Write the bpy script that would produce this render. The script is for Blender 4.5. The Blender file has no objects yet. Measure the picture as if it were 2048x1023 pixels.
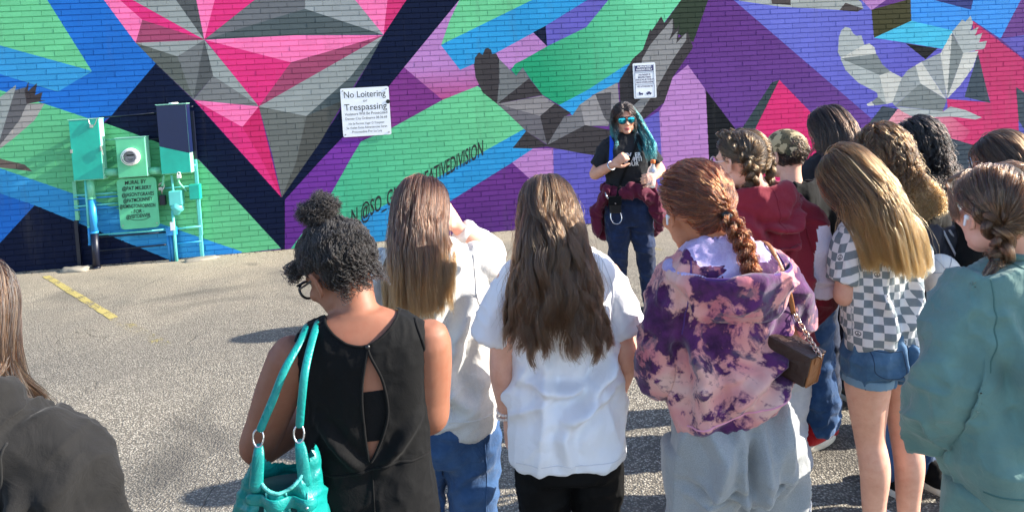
import bpy, bmesh, math, random
import numpy as np
from mathutils import Vector, Matrix
from mathutils.bvhtree import BVHTree

R = math.radians
scene = bpy.context.scene
COL = scene.collection
rng = np.random.default_rng(7)
random.seed(7)

# ------------------------------------------------------------------ camera
CAM_H, PITCH, ROLL, FPX = 1.87, R(3.28), 0.055, 1450.0
CX, CY = 1024.0, 255.0
cam_data = bpy.data.cameras.new('camera')
cam = bpy.data.objects.new('camera', cam_data)
COL.objects.link(cam)
cam_data.sensor_width = 36.0
cam_data.lens = 36.0 * FPX / 2048.0
cam_data.shift_y = -(511.5 - CY) / 2048.0
cam_data.clip_start = 0.05
cam_data.clip_end = 2000
CAM_R = Matrix.Rotation(R(90) - PITCH, 3, 'X') @ Matrix.Rotation(-ROLL, 3, 'Z')
cam.matrix_world = Matrix.Translation((0, 0, CAM_H)) @ CAM_R.to_4x4()
scene.camera = cam
RM = np.array(CAM_R)

# ------------------------------------------------------------------ light
SUN_AZ, SUN_EL = R(3.0), R(28.0)          # azimuth from +X towards +Y
world = bpy.data.worlds.new('World')
scene.world = world
world.use_nodes = True
wn = world.node_tree
bg = wn.nodes['Background']
sky = wn.nodes.new('ShaderNodeTexSky')
sky.sky_type = 'NISHITA'
sky.sun_disc = False
sky.sun_elevation = SUN_EL
sky.sun_rotation = R(90) - SUN_AZ
sky.altitude = 1600
sky.dust_density = 2.0
wn.links.new(sky.outputs[0], bg.inputs[0])
bg.inputs[1].default_value = 0.15
sun_data = bpy.data.lights.new('sun', 'SUN')
sun_data.energy = 4.7
sun_data.angle = R(0.53)
sun_data.color = (1.0, 0.93, 0.82)
sun = bpy.data.objects.new('sun', sun_data)
COL.objects.link(sun)
sd = Vector((math.cos(SUN_EL) * math.cos(SUN_AZ), math.cos(SUN_EL) * math.sin(SUN_AZ), math.sin(SUN_EL)))
sun.rotation_euler = (-sd).to_track_quat('-Z', 'Y').to_euler()
sun.location = (12, 0, 12)

scene.view_settings.view_transform = 'Standard'
scene.view_settings.look = 'None'
scene.view_settings.exposure = 1.5
scene.view_settings.gamma = 1.0
scene.render.engine = 'CYCLES'
scene.cycles.max_bounces = 8
scene.cycles.transparent_max_bounces = 12
scene.cycles.use_denoising = True

# ------------------------------------------------------------------ helpers
def lin(c):
    c = np.asarray(c, float) / 255.0
    return np.where(c <= 0.04045, c / 12.92, ((c + 0.055) / 1.055) ** 2.4)

def ray(u, v):
    d = np.array([(u - CX) / FPX, -(v - CY) / FPX, -1.0])
    return RM @ d

def on_ground(u, v, z=0.0):
    d = ray(u, v)
    t = (z - CAM_H) / d[2]
    return np.array([d[0] * t, d[1] * t, z])

def project(p):
    q = RM.T @ (np.asarray(p, float) - np.array([0, 0, CAM_H]))
    return CX + FPX * q[0] / -q[2], CY - FPX * q[1] / -q[2]

# the wall: a vertical plane running away to the right
WYAW = R(8.3)
W0 = np.array([-5.98, 8.47, 0.0])
WS = np.array([math.cos(WYAW), math.sin(WYAW), 0.0])       # along the wall
WN = np.array([math.sin(WYAW), -math.cos(WYAW), 0.0])      # out of the wall

def on_wall(u, v, n=0.0):
    """photo point -> (s, z) on the plane n metres in front of the wall"""
    d = ray(u, v)
    o = np.array([0, 0, CAM_H])
    t = np.dot(W0 + WN * n - o, WN) / np.dot(d, WN)
    p = o + d * t
    return float(np.dot(p - W0, WS)), float(p[2])

def wall_pt(s, z, n=0.0):
    p = W0 + WS * s + WN * n
    return (p[0], p[1], z)

WM = Matrix(((WS[0], -WN[0], 0, W0[0]), (WS[1], -WN[1], 0, W0[1]), (0, 0, 1, 0), (0, 0, 0, 1)))  # local x=s, y=into wall, z=up

def tag(o, label=None, cat=None, group=None, kind=None):
    if label: o['label'] = label
    if cat: o['category'] = cat
    if group: o['group'] = group
    if kind: o['kind'] = kind
    return o

def empty(name, loc=(0, 0, 0), rz=0.0):
    o = bpy.data.objects.new(name, None)
    o.empty_display_size = 0.1
    COL.objects.link(o)
    o.location = loc
    o.rotation_euler = (0, 0, rz)
    return o

def mesh_obj(name, verts, faces, mat=None, parent=None, smooth=False):
    me = bpy.data.meshes.new(name)
    me.from_pydata([tuple(v) for v in verts], [], [tuple(f) for f in faces])
    me.update()
    if smooth:
        me.shade_smooth()
    o = bpy.data.objects.new(name, me)
    COL.objects.link(o)
    if mat is not None:
        for m in (mat if isinstance(mat, (list, tuple)) else [mat]):
            me.materials.append(m)
    if parent is not None:
        o.parent = parent
    return o

class MB:
    """collects simple solids into one mesh"""
    def __init__(self):
        self.v, self.f, self.mi = [], [], []
    def add(self, vs, fs, mi=0):
        b = len(self.v)
        self.v += [tuple(map(float, p)) for p in vs]
        self.f += [tuple(b + i for i in f) for f in fs]
        self.mi += [mi] * len(fs)
        return self
    def box(self, c0, c1, mi=0, bevel=0.0):
        bm = bmesh.new()
        bmesh.ops.create_cube(bm, size=1)
        s = [c1[i] - c0[i] for i in range(3)]
        for vv in bm.verts:
            vv.co = Vector([(c0[i] + c1[i]) / 2 + vv.co[i] * s[i] for i in range(3)])
        if bevel > 0:
            bmesh.ops.bevel(bm, geom=bm.edges[:], offset=bevel, segments=2, affect='EDGES', profile=0.7)
        bm.verts.index_update()
        self.add([v.co for v in bm.verts], [[v.index for v in f.verts] for f in bm.faces], mi)
        bm.free()
        return self
    def tube(self, pts, r, n=10, mi=0, cap=True):
        vs, fs = tube_mesh(pts, r, n, cap)
        return self.add(vs, fs, mi)
    def build(self, name, mats, parent=None, smooth=False, matrix=None):
        o = mesh_obj(name, self.v, self.f, mats, parent, smooth)
        if len(set(self.mi)) > 1:
            o.data.polygons.foreach_set('material_index', self.mi)
        if matrix is not None:
            o.matrix_world = matrix
        return o

def frames(P):
    P = np.asarray(P, float)
    T = np.gradient(P, axis=0)
    T /= np.linalg.norm(T, axis=1)[:, None] + 1e-12
    ref = np.array([0, 0, 1.0]) if abs(T[0][2]) < 0.9 else np.array([0, 1.0, 0])
    A = np.cross(T[0], ref); A /= np.linalg.norm(A)
    As = [A]
    for i in range(1, len(P)):
        A = As[-1] - T[i] * np.dot(As[-1], T[i])
        A /= np.linalg.norm(A) + 1e-12
        As.append(A)
    As = np.array(As)
    return T, As, np.cross(T, As)

def tube_mesh(pts, r, n=10, cap=True):
    P = np.asarray(pts, float)
    T, A, B = frames(P)
    rr = np.broadcast_to(np.asarray(r, float), (len(P),))
    vs, fs = [], []
    for i in range(len(P)):
        for k in range(n):
            a = 2 * math.pi * k / n
            vs.append(P[i] + (A[i] * math.cos(a) + B[i] * math.sin(a)) * rr[i])
    for i in range(len(P) - 1):
        for k in range(n):
            k2 = (k + 1) % n
            fs.append((i * n + k, i * n + k2, (i + 1) * n + k2, (i + 1) * n + k))
    if cap:
        fs.append(tuple(reversed(range(n))))
        fs.append(tuple(range((len(P) - 1) * n, len(P) * n)))
    return vs, fs

def catmull(P, n):
    """smooth curve through the rows of P, n samples"""
    P = np.asarray(P, float)
    Q = np.vstack([2 * P[0] - P[1], P, 2 * P[-1] - P[-2]])
    t = np.linspace(0, len(P) - 1 - 1e-9, n)
    i = np.floor(t).astype(int)
    f = (t - i)[:, None]
    a, b, c, d = Q[i], Q[i + 1], Q[i + 2], Q[i + 3]
    return 0.5 * (2 * b + (c - a) * f + (2 * a - 5 * b + 4 * c - d) * f ** 2 + (3 * b - a - 3 * c + d) * f ** 3)

# ------------------------------------------------------------------ materials
def new_mat(name):
    m = bpy.data.materials.new(name)
    m.use_nodes = True
    nt = m.node_tree
    return m, nt, nt.nodes['Principled BSDF']

def N(nt, t, **kw):
    n = nt.nodes.new(t)
    for k, v in kw.items():
        if k.startswith('i_'):
            key = k[2:]
            n.inputs[int(key) if key.isdigit() else key].default_value = v
        else:
            setattr(n, k, v)
    return n

def ramp(nt, fac, stops, interp='LINEAR'):
    r = nt.nodes.new('ShaderNodeValToRGB')
    r.color_ramp.interpolation = interp
    el = r.color_ramp.elements
    while len(el) < len(stops):
        el.new(0.5)
    for e, (p, c) in zip(el, stops):
        e.position = p
        e.color = (*c, 1) if len(c) == 3 else c
    nt.links.new(fac, r.inputs[0])
    return r.outputs[0]

def mixc(nt, fac, a, b, mode='MIX'):
    m = nt.nodes.new('ShaderNodeMix')
    m.data_type = 'RGBA'
    m.blend_type = mode
    for sock, val in ((m.inputs[0], fac), (m.inputs[6], a), (m.inputs[7], b)):
        if hasattr(val, 'is_output'):
            nt.links.new(val, sock)
        elif isinstance(val, (int, float)):
            sock.default_value = val
        else:
            sock.default_value = (*val, 1) if len(val) == 3 else val
    return m.outputs[2]

def mth(nt, op, a, b=None, c=None, clamp=False):
    m = nt.nodes.new('ShaderNodeMath')
    m.operation = op
    m.use_clamp = clamp
    for i, val in enumerate((a, b, c)):
        if val is None: continue
        if hasattr(val, 'is_output'):
            nt.links.new(val, m.inputs[i])
        else:
            m.inputs[i].default_value = val
    return m.outputs[0]

def bump(nt, height, strength=0.3, dist=0.002, normal=None):
    b = N(nt, 'ShaderNodeBump')
    b.inputs['Strength'].default_value = strength
    b.inputs['Distance'].default_value = dist
    nt.links.new(height, b.inputs['Height'])
    if normal is not None:
        nt.links.new(normal, b.inputs['Normal'])
    return b.outputs[0]

def noise_tex(nt, scale, detail=4, rough=0.55, vec=None, dist=0.0):
    n = N(nt, 'ShaderNodeTexNoise')
    n.inputs['Scale'].default_value = scale
    n.inputs['Detail'].default_value = detail
    n.inputs['Roughness'].default_value = rough
    n.inputs['Distortion'].default_value = dist
    if vec is not None:
        nt.links.new(vec, n.inputs['Vector'])
    return n.outputs[0]

def objco(nt):
    return N(nt, 'ShaderNodeTexCoord').outputs['Object']

def simple_mat(name, rgb, rough=0.5, metal=0.0, var=0.12, vscale=9.0, bmp=0.15, bscale=150.0, bdist=0.001, dirt=None, lin_in=False, spec=0.5, coat=0.0):
    m, nt, b = new_mat(name)
    c = np.array(rgb, float) if lin_in else lin(rgb)
    co = objco(nt)
    nz = noise_tex(nt, vscale, 5, 0.6, co)
    lo, hi = c * (1 - var), np.minimum(c * (1 + var), 1)
    col = ramp(nt, nz, [(0.3, tuple(lo)), (0.7, tuple(hi))])
    if dirt is not None:
        dn = noise_tex(nt, vscale * 2.7, 6, 0.7, co)
        mk = ramp(nt, dn, [(0.56, (0, 0, 0)), (0.68, (1, 1, 1))])
        col = mixc(nt, mk, col, tuple(lin(dirt)))
    nt.links.new(col, b.inputs['Base Color'])
    b.inputs['Roughness'].default_value = rough
    b.inputs['Metallic'].default_value = metal
    b.inputs['Specular IOR Level'].default_value = spec
    b.inputs['Coat Weight'].default_value = coat
    if bmp > 0:
        h = noise_tex(nt, bscale, 3, 0.6, co)
        nt.links.new(bump(nt, h, bmp, bdist), b.inputs['Normal'])
    return m

def paint_material(name, rough=0.5):
    """paint whose colour is stored on the faces, over rough brick"""
    m, nt, b = new_mat(name)
    at = N(nt, 'ShaderNodeAttribute', attribute_name='paint')
    co = N(nt, 'ShaderNodeNewGeometry').outputs['Position']
    n1 = noise_tex(nt, 1.6, 5, 0.6, co)
    n2 = noise_tex(nt, 38, 4, 0.65, co)
    v = mth(nt, 'MULTIPLY_ADD', n1, 0.22, 0.80)
    v2 = mth(nt, 'MULTIPLY_ADD', n2, 0.20, 0.90)
    v = mth(nt, 'MULTIPLY', v, v2)
    comb = N(nt, 'ShaderNodeCombineColor')
    for i in range(3): nt.links.new(v, comb.inputs[i])
    col = mixc(nt, 1.0, at.outputs['Color'], comb.outputs[0], 'MULTIPLY')
    n4 = noise_tex(nt, 3.1, 8, 0.75, co)
    sc = ramp(nt, n4, [(0.68, (0, 0, 0)), (0.76, (0.30, 0.30, 0.30))])
    col = mixc(nt, sc, col, (0.30, 0.29, 0.28))
    mp = N(nt, 'ShaderNodeMapping'); mp.inputs['Scale'].default_value = (5.0, 5.0, 0.55)
    nt.links.new(co, mp.inputs['Vector'])
    stk = noise_tex(nt, 1.0, 6, 0.7, mp.outputs[0])
    sk = ramp(nt, stk, [(0.56, (0, 0, 0)), (0.72, (0.22, 0.22, 0.22))])
    col = mixc(nt, sk, col, (0.10, 0.09, 0.085))
    nt.links.new(col, b.inputs['Base Color'])
    b.inputs['Roughness'].default_value = rough
    b.inputs['Specular IOR Level'].default_value = 0.12
    n3 = noise_tex(nt, 120, 5, 0.7, co)
    nt.links.new(bump(nt, n3, 0.35, 0.003), b.inputs['Normal'])
    return m

M = {}
M['paint'] = paint_material('wall_paint')
# ------------------------------------------------------------------ ground
def asphalt_material():
    m, nt, b = new_mat('asphalt')
    co = N(nt, 'ShaderNodeNewGeometry').outputs['Position']
    vor = N(nt, 'ShaderNodeTexVoronoi')
    vor.inputs['Scale'].default_value = 95
    nt.links.new(co, vor.inputs['Vector'])
    sep = N(nt, 'ShaderNodeSeparateColor')
    nt.links.new(vor.outputs['Color'], sep.inputs[0])
    chips = ramp(nt, sep.outputs[0], [(0.0, (0.05, 0.046, 0.038)), (0.22, (0.17, 0.152, 0.122)), (0.55, (0.36, 0.325, 0.262)),
                                      (0.84, (0.52, 0.475, 0.39)), (1.0, (0.70, 0.65, 0.55))])
    # tar between the chips
    gap = ramp(nt, vor.outputs['Distance'], [(0.35, (0, 0, 0)), (0.62, (1, 1, 1))])
    col = mixc(nt, gap, chips, (0.045, 0.042, 0.04))
    # broad patches, lighter and dustier towards the wall
    n1 = noise_tex(nt, 0.55, 5, 0.6, co)
    col = mixc(nt, mth(nt, 'MULTIPLY', n1, 0.55), col, (0.38, 0.335, 0.26))
    dust = noise_tex(nt, 2.4, 7, 0.7, co)
    sx = N(nt, 'ShaderNodeSeparateXYZ'); nt.links.new(co, sx.inputs[0])
    # distance from the wall line
    dw = mth(nt, 'MULTIPLY', mth(nt, 'SUBTRACT', sx.outputs[1], float(W0[1] + math.tan(WYAW) * 5.98)), 1.0)
    dw = mth(nt, 'SUBTRACT', dw, mth(nt, 'MULTIPLY', sx.outputs[0], math.tan(WYAW)))
    near = mth(nt, 'MULTIPLY_ADD', dw, 0.28, 1.0, clamp=True)
    dm = mth(nt, 'MULTIPLY', mth(nt, 'MULTIPLY', near, dust), 1.0, clamp=True)
    col = mixc(nt, dm, col, (0.46, 0.385, 0.27))
    # oil stains
    st = noise_tex(nt, 0.9, 3, 0.5, co, 0.6)
    sm = ramp(nt, st, [(0.57, (0, 0, 0)), (0.70, (0.7, 0.7, 0.7))])
    col = mixc(nt, sm, col, (0.05, 0.047, 0.043))
    pt = noise_tex(nt, 0.28, 4, 0.6, co, 0.4)
    col = mixc(nt, ramp(nt, pt, [(0.42, (0.45, 0.45, 0.45)), (0.56, (0, 0, 0))]), col, (0.13, 0.12, 0.105))
    # cracks
    warp = N(nt, 'ShaderNodeVectorMath', operation='MULTIPLY_ADD')
    nz = N(nt, 'ShaderNodeTexNoise'); nz.inputs['Scale'].default_value = 2.2; nz.inputs['Detail'].default_value = 5
    nt.links.new(co, nz.inputs['Vector'])
    nt.links.new(nz.outputs['Color'], warp.inputs[0]); warp.inputs[1].default_value = (0.5, 0.5, 0.5)
    nt.links.new(co, warp.inputs[2])
    cv = N(nt, 'ShaderNodeTexVoronoi', feature='DISTANCE_TO_EDGE'); cv.inputs['Scale'].default_value = 0.62
    nt.links.new(warp.outputs[0], cv.inputs['Vector'])
    cm = ramp(nt, cv.outputs['Distance'], [(0.0, (0.6, 0.6, 0.6)), (0.004, (0, 0, 0))])
    brk = noise_tex(nt, 1.1, 2, 0.5, co)
    cm2 = mth(nt, 'MULTIPLY', cm, ramp(nt, brk, [(0.52, (0, 0, 0)), (0.62, (1, 1, 1))]))
    col = mixc(nt, cm2, col, (0.02, 0.019, 0.018))
    nt.links.new(col, b.inputs['Base Color'])
    b.inputs['Roughness'].default_value = 0.9
    b.inputs['Specular IOR Level'].default_value = 0.25
    h = mth(nt, 'SUBTRACT', mth(nt, 'MULTIPLY', sep.outputs[1], 0.6), vor.outputs['Distance'])
    h = mth(nt, 'SUBTRACT', h, mth(nt, 'MULTIPLY', cm2, 1.5))
    nt.links.new(bump(nt, h, 0.9, 0.006), b.inputs['Normal'])
    return m

M['asphalt'] = asphalt_material()
gv, gf = [], []
gx = [-300, -60, -20, -8, -4, 0, 4, 8, 20, 60, 300]
gy = [-300, -60, -20, -4, 0, 3, 6, 9, 14, 60, 300]
for y in gy:
    for x in gx:
        gv.append((x, y, 0))
for j in range(len(gy) - 1):
    for i in range(len(gx) - 1):
        a = j * len(gx) + i
        gf.append((a, a + 1, a + 1 + len(gx), a + len(gx)))
ground = mesh_obj('ground', gv, gf, M['asphalt'])
tag(ground, 'worn grey asphalt of the car park in front of the painted wall', 'ground', kind='structure')

def worn_line_material(name, rgb, keep):
    m, nt, b = new_mat(name)
    co = N(nt, 'ShaderNodeNewGeometry').outputs['Position']
    nz = noise_tex(nt, 60, 6, 0.75, co)
    big = noise_tex(nt, 5, 3, 0.6, co)
    f = mth(nt, 'ADD', mth(nt, 'MULTIPLY', nz, 0.6), mth(nt, 'MULTIPLY', big, 0.4))
    mk = ramp(nt, f, [(keep, (1, 1, 1)), (keep + 0.06, (0, 0, 0))])
    nt.links.new(mk, b.inputs['Alpha'])
    c = lin(rgb)
    nt.links.new(ramp(nt, big, [(0.3, tuple(c * 0.8)), (0.7, tuple(c))]), b.inputs['Base Color'])
    b.inputs['Roughness'].default_value = 0.8
    return m

M['yellow_line'] = worn_line_material('worn_yellow_paint', (182, 166, 98), 0.495)
M['yellow_faint'] = worn_line_material('faint_yellow_paint', (180, 164, 100), 0.41)
def ground_strip(name, p0, p1, w, mat, label, z=0.004):
    a, b_ = np.array(p0[:2]), np.array(p1[:2])
    d = (b_ - a); L = np.linalg.norm(d); d /= L
    nrm = np.array([-d[1], d[0]])
    vs, fs = [], []
    K = 24
    for i in range(K + 1):
        c = a + d * L * i / K
        for sgn in (-1, 1):
            e = c + nrm * sgn * (w / 2 + random.uniform(-0.004, 0.004))
            vs.append((e[0], e[1], z))
    for i in range(K):
        fs.append((2 * i, 2 * i + 1, 2 * i + 3, 2 * i + 2))
    # keep the upper side up
    o = mesh_obj(name, vs, fs, mat)
    o.data.flip_normals() if o.data.polygons[0].normal.z < 0 else None
    tag(o, label, 'road marking')
    return o
g0, g1 = on_ground(92, 552), on_ground(228, 636)
ground_strip('parking_line', g0, g1, 0.075, M['yellow_line'], 'worn yellow parking line running out from the wall on the asphalt')
g2 = on_ground(330, 690)
ground_strip('faded_parking_line', g1 + (g2 - g1) * 0.03, g2, 0.10, M['yellow_faint'], 'almost worn away end of the yellow parking line on the asphalt')
g3, g4 = on_ground(1330, 500), on_ground(1270, 492)
ground_strip('faint_parking_line', g4, g3, 0.08, M['yellow_faint'], 'faint worn line across the asphalt behind the tour guide')

# ------------------------------------------------------------------ the painted wall
G_, LG = (96, 190, 138), (104, 200, 146)
NAVY, BLUE, LBLUE = (5, 19, 52), (10, 108, 204), (42, 150, 214)
PINK, HOT, ROSE = (250, 118, 182), (224, 40, 126), (160, 70, 108)
GL, GM, GD, GS = (148, 156, 158), (112, 116, 120), (84, 88, 92), (80, 92, 97)
DK, LIL, PER, PUR = (62, 58, 62), (182, 126, 194), (98, 92, 188), (96, 46, 132)
WB, WL, WMID = (200, 201, 197), (168, 176, 178), (120, 129, 132)
MURAL = [   # painter's order, photo points; (colour, [points]) or (colour, colour2, p_from, p_to, [points])
 (G_, [(-400, -300), (100, -300), (95, 0), (184, 143), (91, 208), (210, 246), (390, 311), (563, 496), (485, 505), (0, 336), (-400, 250)]),
 (BLUE, [(-60, -160), (60, -300), (150, -100), (208, 0), (312, 127), (222, 233), (205, 246), (91, 208), (0, 180), (-400, 60), (-400, 20), (0, 148), (116, 183), (184, 143), (95, 0)]),
 (LG, [(-400, -300), (-80, -300), (95, 0), (184, 142), (0, 91), (-400, -20)]),
 (LBLUE, [(-400, -20), (0, 91), (184, 142), (118, 183), (0, 148), (-400, 20)]),
 (LBLUE, (30, 140, 228), (330, 480), (470, 505), [(-400, 200), (0, 336), (485, 503), (470, 518), (345, 530), (70, 410), (0, 386), (-400, 270)]),
 (BLUE, [(-400, 270), (0, 386), (70, 410), (0, 486), (-400, 760)]),
 (NAVY, [(-400, 760), (0, 486), (70, 410), (350, 523), (345, 640), (-400, 900)]),
 (NAVY, [(312, 127), (386, 199), (562, 393), (570, 398), (570, 600), (563, 497), (392, 312), (210, 246), (222, 233)]),
 (NAVY, [(800, -300), (1100, -300), (919, 0), (808, 135), (780, 170), (685, 275), (640, 322), (570, 400), (562, 393), (633, 290), (665, 245), (700, 190), (735, 130), (767, 70), (813, 0)]),
 ((118, 50, 160), (96, 40, 138), (700, 290), (580, 470), [(570, 399), (640, 322), (685, 275), (735, 268), (722, 283), (700, 320), (655, 400), (590, 480), (583, 600), (570, 600)]),
 ((122, 48, 132), [(808, 135), (885, 200), (785, 255), (735, 276), (685, 276), (780, 170)]),
 (LIL, (176, 74, 138), (900, 130), (905, 195), [(919, 0), (940, 0), (1000, 120), (955, 172), (885, 200), (808, 135)]),
 (LG, [(919, 0), (1100, -300), (1280, -300), (1065, 0), (890, 88), (882, 91), (900, 40)]),
 ((26, 152, 216), [(1065, 0), (1280, -300), (1400, -160), (1190, 0), (1140, 30), (1080, 65), (985, 112), (920, 140), (882, 91), (890, 86)]),
 (LG, (66, 180, 140), (930, 190), (700, 420), [(583, 600), (583, 495), (655, 400), (700, 320), (722, 283), (785, 255), (885, 200), (955, 172), (1062, 250), (865, 360), (725, 433), (680, 520), (640, 600)]),
 ((28, 148, 212), [(1062, 250), (1028, 295), (1066, 297), (1024, 326), (895, 405), (762, 485), (700, 600), (640, 600), (680, 520), (725, 433), (865, 360)]),
 ((104, 48, 134), (86, 44, 126), (1000, 350), (1000, 470), [(1024, 325), (1050, 345), (1110, 402), (1112, 600), (700, 600), (762, 485), (895, 405)]),
 (LIL, [(1066, 297), (1106, 297), (1110, 404), (1024, 325)]),
 (PER, (86, 80, 178), (1200, 300), (1200, 460), [(1106, 297), (1230, 305), (1278, 245), (1318, 222), (1336, 440), (1340, 600), (1112, 600)]),
 (PER, [(1175, 0), (1400, -160), (1400, -100), (1217, 0), (1172, 55), (1094, 93), (1091, 52)]),
 (LIL, [(1066, 66), (1091, 80), (1094, 93), (1050, 118), (1000, 152), (985, 110)]),
 (NAVY, [(1066, 65), (1091, 52), (1094, 93)]),
 ((104, 208, 160), (24, 156, 112), (1300, 20), (1090, 150), [(1217, 0), (1330, -80), (1400, -100), (1362, 0), (1310, 70), (1285, 100), (1265, 125), (1250, 131), (1175, 180), (1118, 210), (1085, 190), (1060, 158), (1045, 135), (1032, 152), (1022, 140), (1030, 128), (1050, 118), (1094, 93), (1172, 55)]),
 ((34, 156, 218), [(1250, 131), (1265, 125), (1237, 165), (1185, 190), (1145, 231), (1118, 210), (1175, 180)]),
 # grey bird
 (GM, [(998, 118), (1022, 142), (1032, 153), (1045, 136), (1058, 157), (994, 208)]),
 (DK, [(950, 115), (958, 105), (965, 110), (970, 98), (976, 96), (982, 100), (984, 108), (992, 107), (998, 118), (998, 165), (994, 208), (965, 185), (951, 155), (948, 130)]),
 (DK, [(1058, 157), (1085, 190), (994, 208)]),
 ((138, 134, 138), [(994, 208), (1085, 191), (1110, 208), (1080, 232)]),
 ((104, 102, 110), [(994, 208), (1080, 232), (1094, 289), (1052, 262), (1010, 222)]),
 (DK, [(1080, 232), (1110, 207), (1142, 226), (1128, 234), (1094, 290)]),
 ((114, 114, 120), [(1094, 290), (1128, 233), (1145, 230), (1160, 208), (1170, 252)]),
 ((146, 143, 147), [(1160, 209), (1190, 188), (1235, 165), (1238, 205), (1216, 252), (1170, 252)]),
 ((88, 86, 92), [(1190, 188), (1222, 184), (1222, 250), (1208, 235)]),
 (DK, [(1025, 296), (1052, 262), (1094, 290), (1170, 250), (1230, 262), (1300, 305), (1350, 315), (1346, 326), (1250, 320), (1160, 306), (1094, 293), (1060, 297)]),
 ((46, 60, 46), [(1362, 0), (1400, -100), (1440, -100), (1416, 0), (1386, 85), (1340, 60), (1320, 60)]),
 (DK, [(1240, 212), (1238, 162), (1265, 118), (1285, 100), (1300, 58), (1303, 62), (1322, 33), (1328, 46), (1345, 36), (1350, 62), (1358, 50), (1356, 76), (1375, 64), (1386, 95), (1345, 155), (1328, 205), (1278, 246), (1258, 258), (1250, 222)]),
 ((138, 138, 141), [(1284, 118), (1300, 90), (1320, 66), (1345, 37), (1345, 62), (1337, 82), (1355, 62), (1352, 87), (1372, 66), (1372, 80), (1345, 120), (1310, 182), (1275, 234), (1262, 215), (1290, 190), (1283, 150)]),
 # right half
 (PUR, (100, 58, 142), (1500, 60), (1500, 240), [(1416, 0), (1440, -100), (1480, -100), (1466, 0), (1748, 242), (1720, 400), (1560, 400), (1480, 300), (1411, 180), (1375, 130), (1387, 88)]),
 (LIL, [(1375, 130), (1411, 180), (1418, 330), (1430, 600), (1338, 600), (1318, 222), (1328, 205), (1345, 155)]),
 ((14, 18, 26), [(1411, 180), (1486, 278), (1490, 600), (1430, 600), (1418, 330)]),
 ((50, 66, 72), [(1480, 262), (1543, 165), (1558, 160), (1500, 290)]),
 ((214, 30, 112), [(1558, 160), (1632, 236), (1660, 262), (1670, 600), (1490, 600), (1494, 290)]),
 ((100, 108, 206), (92, 88, 190), (1600, 40), (1790, 200), [(1466, 0), (1480, -100), (1760, -100), (1742, 20), (1747, 76), (1815, 86), (1872, 97), (1960, 100), (1980, 200), (1900, 240), (1800, 260), (1748, 242)]),
 ((160, 166, 166), [(1470, -20), (1700, -20), (1722, 6), (1726, 18), (1714, 23), (1640, 18), (1560, 14), (1478, 2)]),
 ((72, 64, 64), [(1540, -10), (1580, -10), (1581, 11), (1543, 8)]),
 ((72, 64, 64), [(1690, 6), (1726, 18), (1714, 24), (1678, 21)]),
 (LIL, [(1722, 0), (1740, -40), (1800, -20), (1742, 21)]),
 ((58, 57, 26), [(1742, 20), (1820, -2), (1822, 42), (1747, 76)]),
 ((34, 142, 230), [(1820, -2), (1822, 42), (1905, 62), (1946, 42), (2000, 78), (2046, -10), (2090, -100), (1830, -100)]),
 ((36, 50, 124), [(1850, -4), (1870, -60), (1960, -60), (1941, 20)]),
 ((52, 184, 222), [(1747, 76), (1822, 42), (1908, 62), (1884, 98), (1812, 86)]),
 ((16, 18, 24), [(1810, 87), (1874, 97), (1850, 119)]),
 ((190, 36, 104), (206, 44, 110), (2000, 120), (1950, 260), [(1944, 42), (2000, 84), (2048, 120), (2300, 300), (2300, 700), (2034, 600), (2038, 300), (1940, 292), (1790, 262), (1793, 218), (1895, 222), (1893, 198), (1980, 205), (1950, 105)]),
 ((100, 52, 134), [(2046, -10), (2090, -100), (2400, -100), (2400, 250), (2048, 75), (2004, 74)]),
 ((92, 84, 180), [(2000, 78), (2048, 70), (2400, 250), (2400, 360), (2048, 119)]),
 ((58, 74, 88), [(1955, 106), (1979, 206), (1928, 194)]),
 ((58, 74, 88), [(2031, 174), (2300, 360), (2300, 420), (2048, 260), (2036, 240)]),
 ((84, 86, 176), [(2036, 240), (2048, 260), (2300, 420), (2300, 700), (2040, 600)]),
 ((62, 74, 86), [(1764, 212), (1794, 218), (1764, 262), (1700, 400), (1660, 600), (1660, 330), (1720, 268)]),
 ((226, 150, 168), (206, 70, 122), (1830, 235), (1930, 275), [(1794, 219), (1900, 232), (1940, 262), (1920, 290), (1864, 266), (1768, 252)]),
 ((58, 72, 86), [(1864, 265), (1946, 290), (2010, 310), (2010, 600), (1840, 600), (1850, 300)]),
 # pale bird
 (WL, [(1675, 105), (1677, 75), (1682, 61), (1690, 54), (1700, 57), (1706, 68), (1713, 72), (1722, 71), (1728, 90), (1682, 117)]),
 (WB, [(1680, 117), (1728, 90), (1738, 87), (1748, 95), (1752, 109)]),
 (WMID, [(1680, 117), (1752, 108), (1765, 130), (1780, 143), (1758, 151)]),
 (WL, [(1680, 117), (1758, 150), (1772, 208), (1755, 205), (1754, 186), (1715, 165), (1690, 140)]),
 (WB, [(1758, 151), (1780, 143), (1803, 155), (1785, 205), (1772, 208)]),
 ((148, 156, 160), [(1803, 155), (1815, 140), (1832, 130), (1840, 168), (1788, 211), (1784, 206)]),
 (WMID, [(1840, 167), (1893, 200), (1884, 223), (1788, 212)]),
 (WB, [(1830, 131), (1842, 124), (1892, 199), (1840, 167)]),
 ((150, 158, 164), [(1842, 124), (1882, 105), (1892, 198)]),
 (WB, [(1880, 108), (1902, 66), (1904, 72), (1893, 197)]),
 (WMID, [(1903, 66), (1926, 106), (1893, 197)]),
 (WL, [(1903, 64), (1924, 39), (1930, 44), (1940, 32), (1945, 46), (1940, 62), (1956, 54), (1949, 72), (1964, 66), (1957, 85), (1973, 82), (1968, 98), (1950, 101), (1926, 107)]),
 (WB, [(1926, 106), (1956, 102), (1945, 135), (1920, 170), (1893, 198)]),
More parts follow.
